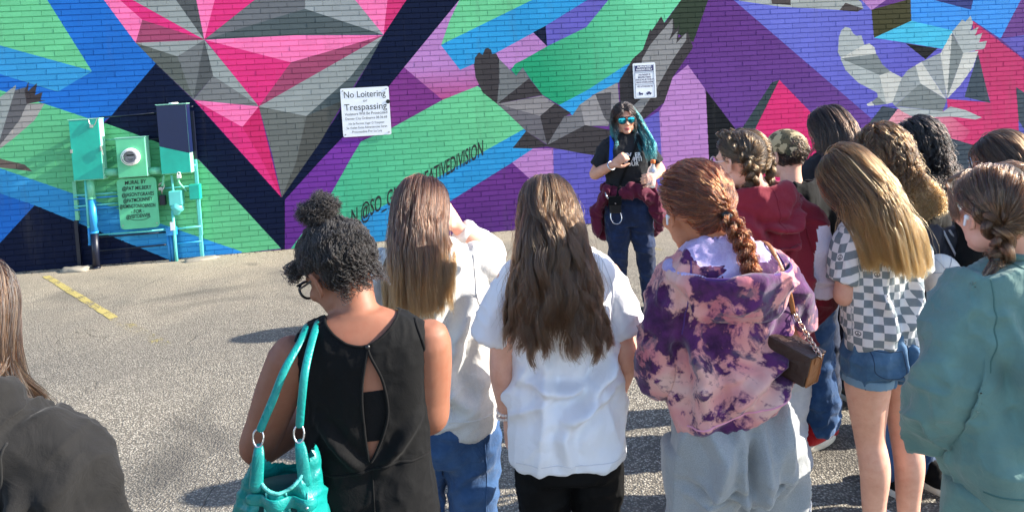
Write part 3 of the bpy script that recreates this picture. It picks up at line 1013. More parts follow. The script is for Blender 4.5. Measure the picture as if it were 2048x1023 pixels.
class Person:
    def __init__(self, name_label, X, Y, h, yaw=0.0, head=(0, 0, 0), head_off=(0, 0, 0), g=1.0, hs=1.0, skin=None):
        self.root = empty('person', (X, Y, 0), yaw)
        tag(self.root, name_label, 'person')
        self.h, self.g, self.yaw, self.skin = h, g, yaw, skin
        self.hr = rot3(*[R(a) for a in head])
        self.hs = hs * h / 1.62
        self.base = np.array([0, -0.006 * h, 0.845 * h])                 # foot of the neck
        self.neck_top = np.array([0, 0.004 * h, 0.882 * h]) + np.array(head_off) * 0.5
        self.hc = self.neck_top + self.hr @ np.array([0, 0.012, 0.068]) * self.hs + np.array(head_off) * 0.5
        self.rows = body_rows(h, g)
    def hp(self, p):
        return self.hc + self.hr @ (np.asarray(p, float) * self.hs)
    def head_parts(self, face=True, ears=True):
        S = []
        def e(c, r, rot=None):
            V, F = ball((0, 0, 0), r, rot)
            S.append(((V + np.array(c)) * self.hs @ self.hr.T + self.hc, F))
        e((0, -.014, .026), (.0735, .093, .084))
        e((0, .028, -.028), (.0585, .060, .080))
        e((0, .052, -.088), (.030, .030, .024))
        for s in (-1, 1):
            e((s * .036, .018, -.066), (.022, .042, .030))
            e((s * .034, .066, -.026), (.022, .018, .020))
            if ears:
                r3 = np.array(Matrix.Rotation(s * R(28), 3, 'Z') @ Matrix.Rotation(R(-12), 3, 'X'))
                e((s * .078, -.004, -.012), (.0060, .017, .030), r3)
                hx = [(s * .076, .010, .002), (s * .082, .004, .018), (s * .088, -.010, .020), (s * .091, -.020, .006), (s * .088, -.018, -.014), (s * .081, -.006, -.032), (s * .076, .006, -.038)]
                V, F = limb(hx, [.004, .0048, .005, .005, .0045, .0055, .006], n=10)
                S.append((V * self.hs @ self.hr.T + self.hc, F))
        if face:
            e((0, .068, .020), (.048, .020, .012))
            V, F = limb([(0, .083, .006), (0, .094, -.018), (0, .102, -.034)], [.008, .0095, .0125])
            S.append((V * self.hs @ self.hr.T + self.hc, F))
            for s in (-1, 1): e((s * .011, .091, -.036), (.009, .010, .008))
            e((0, .080, -.064), (.021, .010, .006)); e((0, .078, -.073), (.018, .010, .006))
            e((0, .074, -.095), (.017, .012, .014))
        a, b = self.base, self.hp((0, -.022, -.045))
        S.append(limb([a + [0, -.004, -.05], a + [0, -0.002, 0], (a + b) / 2 + [0, -.002, 0], b], [.062 * self.h / 1.62, .053 * self.h / 1.62, .0495 * self.h / 1.62, .054 * self.hs], n=22))
        return S
    def arm_parts(self, S, E, W, hand=None, thick=1.0):
        """shoulder, elbow, wrist points; hand = (palm direction, palm normal, curl, [thumb side])"""
        k = self.h / 1.62 * thick
        S, E, W = (np.asarray(p, float) for p in (S, E, W))
        if thick < 1.2: S = S * np.array([.90, 1, 1]) - np.array([0, 0, .016])
        m1, m2 = S + (E - S) * .33, E + (W - E) * .28
        out = [limb([S, m1, S + (E - S) * .72, E, m2, E + (W - E) * .7, W], np.array([.044, .045, .041, .037, .039, .031, .0245]) * k, n=20)]
        if hand: out += self.hand_parts(W, *hand)
        return out
    def hand_parts(self, W, d, nrm, curl=0.5, thumb=1, k=None):
        """W wrist, d finger direction, nrm out of the back of the hand, thumb +1/-1 side"""
        k = k or self.h / 1.62
        d = np.asarray(d, float); d /= np.linalg.norm(d)
        nrm = np.asarray(nrm, float); nrm -= d * (nrm @ d); nrm /= np.linalg.norm(nrm)
        sd = np.cross(d, nrm) * thumb
        out = [limb([W - d * .01, W + d * .03 * k, W + d * .085 * k], np.array([.026, .034, .037]) * k, n=16, flat=(1.0, 0.42), ref=sd)]
        for i, (o, L) in enumerate(((.030, .072), (.010, .080), (-.011, .074), (-.030, .058))):
            p = W + (d * .082 + sd * o) * k
            pts = [p]
            ang = 0.15 + curl * 0.25
            for sl in (.45, .31, .24):
                v = d * math.cos(ang) - nrm * math.sin(ang)
                pts.append(pts[-1] + v * L * sl * k)
                ang += curl * (0.9 + 0.06 * i)
            out.append(limb(pts, np.array([.0095, .009, .0082, .0068]) * k, n=10))
        p = W + (d * .030 + sd * .028) * k
        tv = d * 0.62 + sd * 0.62 - nrm * (0.25 + 0.3 * curl); tv /= np.linalg.norm(tv)
        tv2 = d * 0.9 + sd * 0.15 - nrm * (0.3 + 0.5 * curl); tv2 /= np.linalg.norm(tv2)
        out.append(limb([p - tv * .012, p + tv * .035 * k, p + tv * .035 * k + tv2 * .03 * k, p + tv * .035 * k + tv2 * .055 * k], np.array([.015, .012, .0105, .008]) * k, n=10))
        return out
    def build_body(self, extra=(), voxel=0.0065, rows=None, inset=0.034, face=True, smooth=2, name='body'):
        parts = self.head_parts(face)
        rows = rows or self.rows
        parts.append(loft([(r_[0] if i else r_[0] + .02, max(r_[1] - inset, .02), max(r_[2] - inset, .02), *r_[3:]) for i, r_ in enumerate(rows)]))
        parts += list(extra)
        me = fuse(parts, voxel, smooth)
        self.body = attach(name, me, self.skin, self.root)
        return self.body

# ------------------------------------------------------------------ hair
SC_C, SC_R = np.array([0, -.014, .026]), np.array([.0745, .094, .085])

def hairline(P, low, front):
    t = np.clip((P[:, 1] + .030) / .100, 0, 1); t = t * t * (3 - 2 * t)
    ok = P[:, 2] > low + (front - low) * t
    ok &= ~((np.abs(P[:, 0]) > .055) & (P[:, 2] < .012) & (P[:, 1] > -.034) & (P[:, 1] < .022))     # clear of the ears
    ok &= ~((np.abs(P[:, 0]) > .040) & (P[:, 2] < -.012) & (P[:, 1] > -.02))
    return ok

def scalp(n, seed, low=-.07, front=.062, temple=.0):
    r = np.random.default_rng(seed)
    D = r.normal(size=(n * 6, 3)); D /= np.linalg.norm(D, axis=1)[:, None]
    P = SC_C + D * SC_R
    keep = hairline(P, low, front)
    P, D = P[keep][:n], D[keep][:n]
    return P, D

def grow(pr, P, V0, length, steps, rows=None, ease=0.012, off=None, stiff=0.55, grav=1.0, flow=None, flow_steps=6, seed=0, gdir=(0, 0, -1.0), fan=0.0):
    """strands that leave the scalp, lie over head, neck and shoulders and hang"""
    r = np.random.default_rng(seed)
    n = len(P)
    hs, hr, hc = pr.hs, pr.hr, pr.hc
    p = (P * hs) @ hr.T + hc
    v = V0 @ hr.T
    off = np.zeros(n) if off is None else off
    ds = (np.broadcast_to(length, (n,)) / steps)[:, None]
    out = [p.copy()]
    if rows is not None:
        A = np.array([r_[:4] for r_ in rows]); A = A[np.argsort(A[:, 0])]
    g = np.array(gdir, float)[None] + np.stack([fan * np.clip(P[:, 0] / .07, -1, 1), np.zeros(n), np.zeros(n)], 1)
    for k in range(steps):
        f = g * grav
        if flow is not None and k < flow_steps: f = f + np.asarray(flow)[None]
        v = v * stiff + f * (1 - stiff)
        v /= np.linalg.norm(v, axis=1)[:, None] + 1e-9
        q = p + v * ds
        o = (off * min(1.0, (k + 1) / 3.0))[:, None]
        for c, rad in ((SC_C, SC_R), (np.array([0, .02, -.035]), np.array([.062, .060, .078]))):
            L = ((q - hc) @ hr) / hs - c
            e = L / (rad + o)
            ln = np.linalg.norm(e, axis=1)
            ins = ln < 1.0
            L[ins] = (e[ins] / ln[ins][:, None]) * (rad + o[ins])
            q = ((L + c) * hs) @ hr.T + hc
        if rows is not None:
            z = np.clip(q[:, 2], A[0, 0], A[-1, 0])
            w = np.interp(z, A[:, 0], A[:, 1]) + ease + off
            d = np.interp(z, A[:, 0], A[:, 2]) + ease + off
            yc = np.interp(z, A[:, 0], A[:, 3])
            inr = (q[:, 2] < A[-1, 0]) & (q[:, 2] > A[0, 0])
            e2 = np.sqrt((np.abs(q[:, 0]) / w) ** 2.3 + (np.abs(q[:, 1] - yc) / d) ** 2.3) ** (2 / 2.3)
            hit = inr & (e2 < 1)
            # slide off the shoulders: mostly push to front/back near the top
            sc = 1 / np.maximum(e2[hit], 0.2)
            q[hit, 0] = q[hit, 0] * (1 + (sc - 1) * 0.35)
            dy = q[hit, 1] - yc[hit]
            sgn = np.where(dy > 0.03, 1.0, -1.0)
            xx = np.clip(np.abs(q[hit, 0]) / w[hit], 0, 0.995)
            need = d[hit] * (1 - xx ** 2.3) ** (1 / 2.3)
            q[hit, 1] = yc[hit] + sgn * np.maximum(np.abs(dy), need)
        v = q - p
        ln = np.linalg.norm(v, axis=1)[:, None]
        v = v / (ln + 1e-9)
        p = p + v * np.minimum(ln, ds * 1.6)
        out.append(p.copy())
    return np.stack(out, 1)          # n, steps+1, 3

def clump(S, ncl, amount, seed=0, wave=0.0, wfreq=14.0, curl=0.0, cfreq=40.0, frizz=0.002, power=1.2, ret=False):
    r = np.random.default_rng(seed)
    n, K, _ = S.shape
    mid = S[:, K // 3]
    cs = r.choice(n, min(ncl, n), replace=False)
    idx = np.zeros(n, int)
    for i0 in range(0, n, 1000):
        d = np.linalg.norm(mid[i0:i0 + 1000, None, :] - mid[cs][None], axis=2)
        idx[i0:i0 + 1000] = cs[np.argmin(d, 1)]
    t = np.linspace(0, 1, K)
    w = (amount * t ** power)[None, :, None]
    out = S * (1 - w) + S[idx] * w
    arc = np.concatenate([np.zeros((n, 1)), np.cumsum(np.linalg.norm(np.diff(S, axis=1), axis=2), 1)], 1)
    ph = r.uniform(0, 6.28, n)[idx]; ph2 = r.uniform(0, 6.28, n)[idx]
    amp = np.clip((arc - 0.06) / 0.15, 0, 1)
    fv = r.uniform(0.75, 1.3, n)[idx]
    if wave > 0:
        out[:, :, 0] += wave * amp * np.sin(arc * wfreq * fv[:, None] + ph[:, None])
        out[:, :, 1] += 0.6 * wave * amp * np.cos(arc * wfreq * fv[:, None] * .9 + ph2[:, None])
    if curl > 0:
        sp = r.uniform(0.75, 1.25, n)[idx]
        out[:, :, 0] += curl * amp * np.sin(arc * cfreq * sp[:, None] + ph[:, None])
        out[:, :, 1] += curl * amp * np.cos(arc * cfreq * sp[:, None] + ph[:, None])
        out[:, :, 2] += curl * 0.5 * amp * np.sin(arc * cfreq * sp[:, None] * 1.3 + ph2[:, None])
    if frizz > 0:
        j = r.normal(size=(n, K, 3)); j = np.cumsum(j, 1) * frizz * 0.25
        out += j * amp[:, :, None]
    return (out, idx) if ret else out

def trim(S, zend=None, seed=0, jitter=0.03, xshape=None, idx=None):
    r = np.random.default_rng(seed)
    res = []
    cj = np.abs(r.normal(size=len(S)))
    for si, s in enumerate(S):
        k = len(s)
        if zend is not None:
            ze = zend + abs(r.normal()) * jitter * (.45 if idx is not None else 1) + (cj[idx[si]] * jitter * .9 if idx is not None else 0) + (xshape(s[-1][0]) if xshape else 0)
            lo = np.nonzero(s[:, 2] < ze)[0]
            if len(lo): k = max(4, lo[0] + 1)
        res.append(s[:k])
    return res

def straight_hair(pr, rows, n, zend, mat, seed=1, length=0.75, steps=26, part=0.0, thick=0.020, dens=1.5, ncl=90, cl=0.6, wave=0.006, wfreq=12, curl=0.0, cfreq=45,
                  rad=0.0009, ease=0.014, flow=(0, -0.9, 0), stiff=0.5, back=0.55, xshape=None, jitter=0.03, frizz=0.002, name='hair', flow_steps=7, side=0.9, gdir=(0, 0, -1.0), parent=None, fan=0.0, cpow=1.2):
    n = int(n * dens); rad = rad * .72
    P, D = scalp(n, seed)
    r = np.random.default_rng(seed + 1)
    sx = np.sign(P[:, 0] - part + 1e-6)
    want = np.stack([sx * side * np.clip(np.abs(P[:, 0] - part) / .05 + .25, 0, 1), -back * np.ones(len(P)), -0.5 * np.ones(len(P))], 1)
    want += r.normal(size=want.shape) * 0.10
    V0 = want - D * np.sum(want * D, 1)[:, None]
    V0 /= np.linalg.norm(V0, axis=1)[:, None] + 1e-9
    off = thick * r.random(len(P)) ** 0.8
    S = grow(pr, P, V0, length * r.uniform(0.93, 1.03, len(P)), steps, rows, ease, off, stiff, 1.0, np.array(flow), flow_steps, seed, gdir, fan)
    S, cidx = clump(S, ncl, cl, seed + 2, wave, wfreq, curl, cfreq, frizz, cpow, True)
    fl = r.random(len(S)) < 0.035            # strays
    K_ = S.shape[1]
    drift = np.cumsum(r.normal(size=(fl.sum(), K_, 3)) * [.0030, .0030, .0012], 1)
    lean = r.normal(size=(fl.sum(), 1, 3)) * [.020, .016, 0] * np.linspace(0, 1, K_)[None, :, None]
    S[fl] += drift + lean
    st = trim(S, zend, seed + 3, jitter, xshape, cidx)
    rr = rad * r.uniform(0.7, 1.3, len(st)); rr[fl] *= .5
    return curves_obj(name, st, rr, mat, pr.root)

def hair_cap(pr, mat, grow_by=0.004, low=-.06, front=.062):
    """thin shell over the scalp under the strands"""
    V, F = ball(SC_C, SC_R + grow_by, n=28, m=20)
    ok = hairline(V, low, front)
    F = [f for f in F if all(ok[i] for i in f)]
    V = V * pr.hs @ pr.hr.T + pr.hc
    return mesh_obj('hair_base', V, F, mat, pr.root, True)

def braid(name, path, width, mat, parent, per=110, turns_per_m=11.0, rad=0.0010, seed=3, taper=(1.0, 0.75), fuzz=0.0022, depth=None):
    """three interlaced bundles along a path"""
    r = np.random.default_rng(seed)
    C = catmull(np.array(path, float), 90)
    per = int(per * 1.4); rad = rad * .75
    L = np.concatenate([[0], np.cumsum(np.linalg.norm(np.diff(C, axis=0), axis=1))])
    T, A, B = frames(C)
    # width axis across, depth axis outwards
    if depth is not None:
        dv = np.asarray(depth, float)
        B = dv - T * (T @ dv)[:, None]; B /= np.linalg.norm(B, axis=1)[:, None]
        A = np.cross(B, T)
    tp = np.interp(np.linspace(0, 1, len(C)), [0, 1], taper)[:, None] * width
    st = []
    for k in range(3):
        th = L * turns_per_m * 2 * math.pi + k * 2 * math.pi / 3
        cx, cy = np.sin(th)[:, None] * 0.55, np.sin(2 * th)[:, None] * 0.32
        # bundle cross axis tilts with the weave
        for i in range(per):
            a, q = r.uniform(0, 6.28), math.sqrt(r.random())
            ox, oy = 0.46 * q * math.cos(a), 0.40 * q * math.sin(a)
            s = C + A * (cx + ox) * tp + B * (cy + oy) * tp
            s = s + np.cumsum(r.normal(size=s.shape), 0) * fuzz * 0.04
            st.append(s)
    return curves_obj(name, st, rad * r.uniform(0.7, 1.3, len(st)), mat, parent)

def slick(pr, n, target, mat, seed=1, stop=0.97, thick=0.012, curl=0.0, cfreq=60, K=16, rad=0.001, ncl=60, cl=0.4, sel=None, bulge=0.0, name='hair', frizz=0.001, low=-.07, front=.062, length=None, lump=0.0):
    n = int(n * 1.5); rad = rad * .72
    """strands combed over the scalp towards a gathering point (direction from the skull centre)"""
    P, D = scalp(n, seed, low, front)
    if sel is not None:
        k = sel(P); P, D = P[k], D[k]
    r = np.random.default_rng(seed + 9)
    T = np.asarray(target, float); T = T / np.linalg.norm(T)
    n = len(P)
    dot = np.clip(D @ T, -0.98, 0.9999)
    om = np.arccos(dot)
    st = stop if length is None else np.minimum(stop, length / (om * 0.085 + 1e-6))
    t = np.linspace(0, 1, K)[None, :] * (np.full(n, st) if np.isscalar(st) else st)[:, None]
    a = np.sin((1 - t) * om[:, None]) / np.sin(om)[:, None]
    b = np.sin(t * om[:, None]) / np.sin(om)[:, None]
    Q = a[:, :, None] * D[:, None, :] + b[:, :, None] * T
    off = (thick * r.random(n) ** 0.7)[:, None] * np.minimum(1, np.linspace(0, 1, K) * 4)[None, :]
    off = off + bulge * np.sin(np.linspace(0, 1, K) * math.pi)[None, :]
    S = SC_C + Q * (SC_R + off[:, :, None])
    S = S * pr.hs @ pr.hr.T + pr.hc
    S = clump(S, ncl, cl, seed + 2, 0, 1, 0, 1, 0)
    if curl > 0:
        arc = np.concatenate([np.zeros((n, 1)), np.cumsum(np.linalg.norm(np.diff(S, axis=1), axis=2), 1)], 1)
        ph = r.uniform(0, 6.28, (n, 1)); am = curl * r.uniform(0.4, 1.2, (n, 1)); fr = cfreq * r.uniform(0.7, 1.3, (n, 1))
        S[:, :, 0] += am * np.sin(arc * fr + ph); S[:, :, 2] += am * np.cos(arc * fr + ph); S[:, :, 1] += am * np.sin(arc * fr * 1.2 + ph * 2)
    if lump > 0:
        S += lump * np.stack([vnoise(S.reshape(-1, 3) * 45, 3 + q).reshape(n, K) for q in range(3)], 2)
    if frizz > 0: S += np.cumsum(r.normal(size=S.shape), 1) * frizz * .3
    return curves_obj(name, list(S), rad * r.uniform(.7, 1.3, n), mat, pr.root)

def tuft(pr, name, path, r0, r1, n, mat, seed=2, rad=0.001, curl=0.0, cfreq=50, spread=0.3, K=20, parent=None):
    """a lock of hair along a path, radius r0 at the root, r1 at the tip"""
    r = np.random.default_rng(seed)
    C = catmull(np.array(path, float), K)
    T, A, B = frames(C)
    out = []
    rr = np.interp(np.linspace(0, 1, K), [0, 0.4, 1], [r0, (r0 + r1) / 2 * 1.15, r1])[:, None]
    L = np.linspace(0, 1, K)
    for i in range(n):
        a, q = r.uniform(0, 6.28), math.sqrt(r.random())
        s = C + (A * math.cos(a) + B * math.sin(a)) * q * rr
        if curl:
            ph = r.uniform(0, 6.28)
            s = s + (A * np.sin(L * cfreq + ph)[:, None] + B * np.cos(L * cfreq + ph)[:, None]) * curl * np.minimum(1, L * 4)[:, None]
        s = s + np.cumsum(r.normal(size=s.shape), 0) * 0.0004
        k = int(K * r.uniform(1 - spread, 1)); out.append(s[:max(4, k)])
    return curves_obj(name, out, rad * r.uniform(.7, 1.3, n), mat, parent or pr.root)

def puff(pr, name, c, radius, n, mat, seed=4, curl=0.006, rad=0.0009, squash=(1, 1, 1), L=1.0):
    r = np.random.default_rng(seed)
    D = r.normal(size=(n, 3)); D /= np.linalg.norm(D, axis=1)[:, None]
    K = 14
    t = np.linspace(0.15, 1, K)
    out = []
    for d in D:
        ln = radius * r.uniform(0.65, 1.1) * L
        ax = np.cross(d, r.normal(size=3)); ax /= np.linalg.norm(ax); bx = np.cross(d, ax)
        ph = r.uniform(0, 6.28); f = r.uniform(9, 16)
        s = d[None] * (t * ln)[:, None] + (ax * np.sin(t * f + ph)[:, None] + bx * np.cos(t * f + ph)[:, None]) * curl * r.uniform(.5, 1.3)
        out.append(np.asarray(c) + s * np.array(squash))
    return curves_obj(name, out, rad * r.uniform(.7, 1.3, n), mat, pr.root)

def hood(center, r0, back, sect_back, mats, parent, name='hood', span=115, voxel=0.006, tilt=0.0, sway=0.0, wr=None):
    """a hood lying on the back: closed section (r, z) swept round the neck; smaller towards the front"""
    sec = catmull(np.array(list(sect_back) + [sect_back[0]], float), 40)[:-1]
    A = np.radians(np.linspace(-span, span, 33))
    V, F = [], []
    n = len(sec)
    for a in A:
        w = max(0.0, math.cos(a * 90 / span * .98)) ** 0.65
        k = 0.32 + 0.68 * w
        for r_, z_ in sec:
            rad = r0[0] + (r_ - 0) * k
            V.append((center[0] + math.sin(a) * rad * (1 + .12 * math.sin(abs(a))) + sway * w, center[1] - math.cos(a) * (r0[1] + r_ * k) , center[2] + z_ * (0.25 + .75 * w) - abs(math.sin(a)) * tilt))
    m = len(A)
    for i in range(m - 1):
        for j in range(n):
            F.append((i * n + j, i * n + (j + 1) % n, (i + 1) * n + (j + 1) % n, (i + 1) * n + j))
    F += [tuple(reversed(range(n))), tuple(range((m - 1) * n, m * n))]
    return np.array(V), F

def glasses(pr, frame_mat, lens_mat=None, r=(.026, .021), thick=.0022, name='glasses', z0=.0, wire=True, bar=0.0):
    """spectacles in head coordinates: two rims, a bridge, two temples"""
    mb = MB()
    for s in (-1, 1):
        t = np.linspace(0, 2 * math.pi, 25)
        mb.tube([(s * .034 + r[0] * math.cos(a), .101 - .012 * abs(s * .034 + r[0] * math.cos(a)) / .06, z0 - .004 + r[1] * math.sin(a)) for a in t], thick, 6, cap=False)
        mb.tube([(s * .060, .090, z0 + .006), (s * .072, .05, z0 + .006), (s * .078, .0, z0 + .008), (s * .077, -.018, z0 - .004)], thick * .9, 6)
    mb.tube([(-.009, .102, z0 + .002), (0, .104, z0 + .006), (.009, .102, z0 + .002)], thick, 6)
    if bar: mb.tube([(-.058, .092, z0 + .016), (0, .104, z0 + .018), (.058, .092, z0 + .016)], bar, 6)
    V = np.array(mb.v) * pr.hs @ pr.hr.T + pr.hc
    g = mesh_obj(name, V, mb.f, frame_mat, pr.root, True)
    if lens_mat is not None:
        for s in (-1, 1):
            vs = [(s * .034, .1015 - .006, z0 - .004)]
            vs[0] = (s * .034, .099, z0 - .004)
            for a in np.linspace(0, 2 * math.pi, 24, endpoint=False):
                x = s * .034 + r[0] * .98 * math.cos(a)
                vs.append((x, .101 - .012 * abs(x) / .06, z0 - .004 + r[1] * .98 * math.sin(a)))
            fs = [(0, i + 1, (i + 1) % 24 + 1) for i in range(24)]
            W = np.array(vs) * pr.hs @ pr.hr.T + pr.hc
            mesh_obj('lens', W, fs, lens_mat, g, True)
    return g

def earbud(pr, side, mat):
    V1, F1 = ball((side * .081, .009, -.010), (.007, .007, .007), n=10, m=8)
    V2, F2 = limb([(side * .082, .012, -.012), (side * .082, .017, -.030)], [.0035, .003], n=8)
    mb = MB(); mb.add(V1, F1); mb.add(V2, F2)
    V = np.array(mb.v) * pr.hs @ pr.hr.T + pr.hc
    return mesh_obj('earbud', V, mb.f, mat, pr.root, True)
# ------------------------------------------------------------------ materials for people
M['skin_fair'] = skin_mat('fair_skin', (222, 172, 150))
M['skin_tan'] = skin_mat('tan_skin', (148, 100, 78))
M['skin_guide'] = skin_mat('sunned_skin', (214, 160, 134))
M['skin_warm'] = skin_mat('warm_skin', (176, 116, 84))
M['white_cotton'] = cloth_mat('white_cotton', (226, 226, 230), crease=0.25, mottling=0.03)
M['black_knit'] = cloth_mat('black_knit', (13, 13, 14), crease=0.25, sheen=0.05, spec=.15)
M['black_leggings'] = cloth_mat('black_leggings', (8, 8, 9), crease=0.15, rough=0.7, sheen=0.0, spec=.15)
M['denim'] = cloth_mat('blue_denim', (42, 74, 116), weave=600, wv=0.5, mottling=0.2, fade=(70, 104, 146), crease=0.4)
M['dark_denim'] = cloth_mat('dark_denim', (24, 36, 62), weave=600, wv=0.5, mottling=0.2, fade=(40, 56, 88), crease=0.4)
M['pearl'] = simple_mat('pearl', (230, 216, 206), 0.25, var=0.05, bmp=0)
M['silver'] = simple_mat('silver_metal', (205, 205, 210), 0.22, metal=1.0, var=0.05, bmp=0)
M['black_plastic'] = simple_mat('black_plastic', (16, 16, 18), 0.35, bmp=0.05)

def shoe(name, parent, x, y, yaw, mat, sole, length=0.25, lace=None, z=0.0):
    """low shoe: sole and upper; toe towards +Y"""
    o = empty_part = None
    rows = []
    L = length
    c, s = math.cos(yaw), math.sin(yaw)
    def tr(V):
        V = np.asarray(V, float)
        return np.stack([x + V[:, 0] * c - V[:, 1] * s, y + V[:, 0] * s + V[:, 1] * c, V[:, 2] + z], 1)
    up = [limb([(0, -.38 * L, .055), (0, -.2 * L, .05), (0, .12 * L, .045), (0.004, .42 * L, .035)], [.036, .040, .041, .036], n=18, flat=(1.0, 0.95), ref=(1, 0, 0)),
          limb([(0, -.30 * L, .06), (0, -.27 * L, .10)], [.037, .036], n=16)]
    up = [(tr(V), F) for V, F in up]
    me = fuse(up, 0.005, 3)
    u = attach(name, me, mat, parent)
    t = np.linspace(0, 2 * math.pi, 40, endpoint=False)
    oy = np.sin(t) * 0.5 * L * 1.03
    ox = np.cos(t) * (0.044 + 0.006 * np.sin(t)) * (1 - 0.12 * np.abs(np.sin(t)) ** 3)
    V, F = [], []
    for k, (zz, gsc) in enumerate(((0.0, .96), (.004, 1.0), (.026, 1.0), (.030, .96))):
        V += [(a * gsc, b * gsc, zz) for a, b in zip(ox, oy)]
    n = 40
    for k in range(3):
        F += [(k * n + i, k * n + (i + 1) % n, (k + 1) * n + (i + 1) % n, (k + 1) * n + i) for i in range(n)]
    F += [tuple(reversed(range(n))), tuple(range(3 * n, 4 * n))]
    so = mesh_obj('sole', tr(V), F, sole, u, True)
    if lace is not None:
        mb = MB()
        tree = bvh_of(me)
        for k in range(4):
            yy = (-.02 + .075 * k) * L
            q = snap(tree, tr([(a, yy, 0.0) for a in np.linspace(-.024, .024, 7)]), (0, 0, -1), 0.001)
            if len(q) > 2: mb.tube(q, 0.003, 6)
        if mb.v: mb.build('laces', lace, u, True)
    return u

def legs_parts(h, xs, knee_y=0.01, r=(.095, .085, .062, .060, .045), zend=0.10, dx=(0, 0), top=.50, foot_y=0.0, spread=None):
    out = []
    for i, x in enumerate(xs):
        xe = x + dx[i]
        out.append(limb([(x * .95, -.002, top * h), (x, 0, .40 * h), (x + dx[i] * .5, knee_y, .285 * h), (x + dx[i] * .7, -.012, .20 * h), (xe, foot_y, zend)], r, n=22, round_ends=False))
    return out

# ------------------------------------------------------------------ girl in the white T-shirt
p = Person('girl in a long white T-shirt and black leggings with long brown hair, seen from behind', 0.115, 2.15, 1.615, yaw=R(2), head=(0, 6, 0), head_off=(-.022, 0, .004), hs=.95, skin=M['skin_fair'])
pw = p
armL = p.arm_parts((-.165, 0, 1.30), (-.186, -.02, 1.045), (-.176, .03, .862), ((.02, .15, -1), (-1, -.2, 0), 0.45, -1))
armR = p.arm_parts((.165, 0, 1.30), (.192, -.005, 1.04), (.172, .10, .86), ((-.02, .35, -1), (1, -.2, 0), 0.45, 1))
tee_rows = [(.748, .166, .125, -.012), (.80, .166, .126, -.012), (.90, .162, .120, -.010), (1.02, .160, .108, -.002), (1.12, .164, .104, .004), (1.22, .172, .106, .004), (1.285, .176, .098, -.002),
            (1.325, .165, .083, -.008), (1.355, .128, .066, -.010), (1.378, .080, .056, -.008), (1.388, .062, .052, -.006)]
p.build_body(armL + armR, voxel=0.006, rows=tee_rows)
me = fuse([loft(tee_rows, n=48),
           limb([(-.100, -.004, 1.300), (-.158, -.004, 1.235), (-.210, 0, 1.118)], [.054, .060, .062], n=24, flat=(1, 1.0), round_ends=False),
           limb([(.100, -.004, 1.300), (.154, -.004, 1.235), (.186, .004, 1.118)], [.054, .060, .062], n=24, flat=(1, 1.0), round_ends=False)], 0.0065, 3)
wrinkle(me, [((.15, 0, 1), 9, 5, .010, 3, lambda P: np.clip((1.30 - P[:, 2]) / .35, 0, 1)),
             ((1, 0, .45), 11, 3.5, .010, 8, lambda P: np.exp(-((P[:, 2] - .96) / .16) ** 2)),
             ((.5, 0, 1), 16, 4, .004, 12, None)],
        [(((-.12, 1.02), (-.03, .985), (.06, .99)), .014, .016), (((.15, 1.08), (.08, .99), (.02, .90)), .014, .015), (((.14, .98), (.05, .93), (-.04, .90)), .010, .014),
         (((-.10, 1.22), (-.06, 1.05), (-.07, .86)), .009, .018), (((.02, .93), (-.02, .86), (-.01, .78)), .008, .016), (((.11, 1.24), (.12, 1.10), (.10, .95)), .010, .018)])
tee = attach('t_shirt', me, M['white_cotton'], p.root)
tr_ = bvh_of(me)
ang = np.linspace(math.pi * 1.02, math.pi * 1.98, 12)
M['stitch_white'] = cloth_mat('white_stitching', (205, 205, 212), crease=0)
seam('hem_seam', tr_, [(.16 * math.cos(a), 0, .778 + .003 * math.sin(a * 2)) for a in ang], M['stitch_white'], tee, r=.0014)
for sg in (-1, 1):
    seam('shoulder_seam', tr_, [(sg * .128, 0, 1.345), (sg * .150, 0, 1.27), (sg * .150, 0, 1.19)], M['stitch_white'], tee, r=.0016)
me = fuse([loft([(.70, .148, .10, -.01), (.80, .158, .108, -.012), (.88, .15, .10, -.008), (.98, .125, .085, 0)])] +
          legs_parts(1.615, (-.079, .079), r=(.088, .082, .060, .058, .040), zend=.09), 0.008, 3)
wrinkle(me, [((1, 0, .3), 16, 3, .004, 4, None)])
attach('leggings', me, M['black_leggings'], p.root)
for sg in (-1, 1):
    shoe('shoe', p.root, sg * .08, .03, -sg * .12, M['black_plastic'], M['white_cotton'])
# pearl bracelets
for k, (zz, rr) in enumerate(((.884, .030), (.868, .031))):
    mb = MB()
    c = np.array([-.177, .024 + .005 * k, zz])
    for i in range(22):
        a = 2 * math.pi * i / 22
        V, F = ball(c + np.array([math.cos(a) * rr, math.sin(a) * rr, .006 * math.sin(a + k)]), (.0048,) * 3, n=8, m=6)
        mb.add(V, F)
    mb.build('bead_bracelet', M['pearl'], p.root, True)
M['hair_white_girl'] = hair_mat('brown_hair', (40, 25, 15), (122, 88, 57), tip=(48, 31, 19), tip_at=0.40)
M['hair_base_brown'] = simple_mat('brown_hair_base', (48, 34, 26), 0.7, bmp=0.4, bscale=300)
hair_cap(p, M['hair_base_brown'])
straight_hair(p, tee_rows, 5600, 1.085, M['hair_white_girl'], seed=11, length=.66, ncl=60, cl=.86, cpow=.9, wave=.010, wfreq=46,
              xshape=lambda x: 0.55 * max(0, abs(x) - .10), jitter=.06, thick=.015, side=.8, fan=.20)
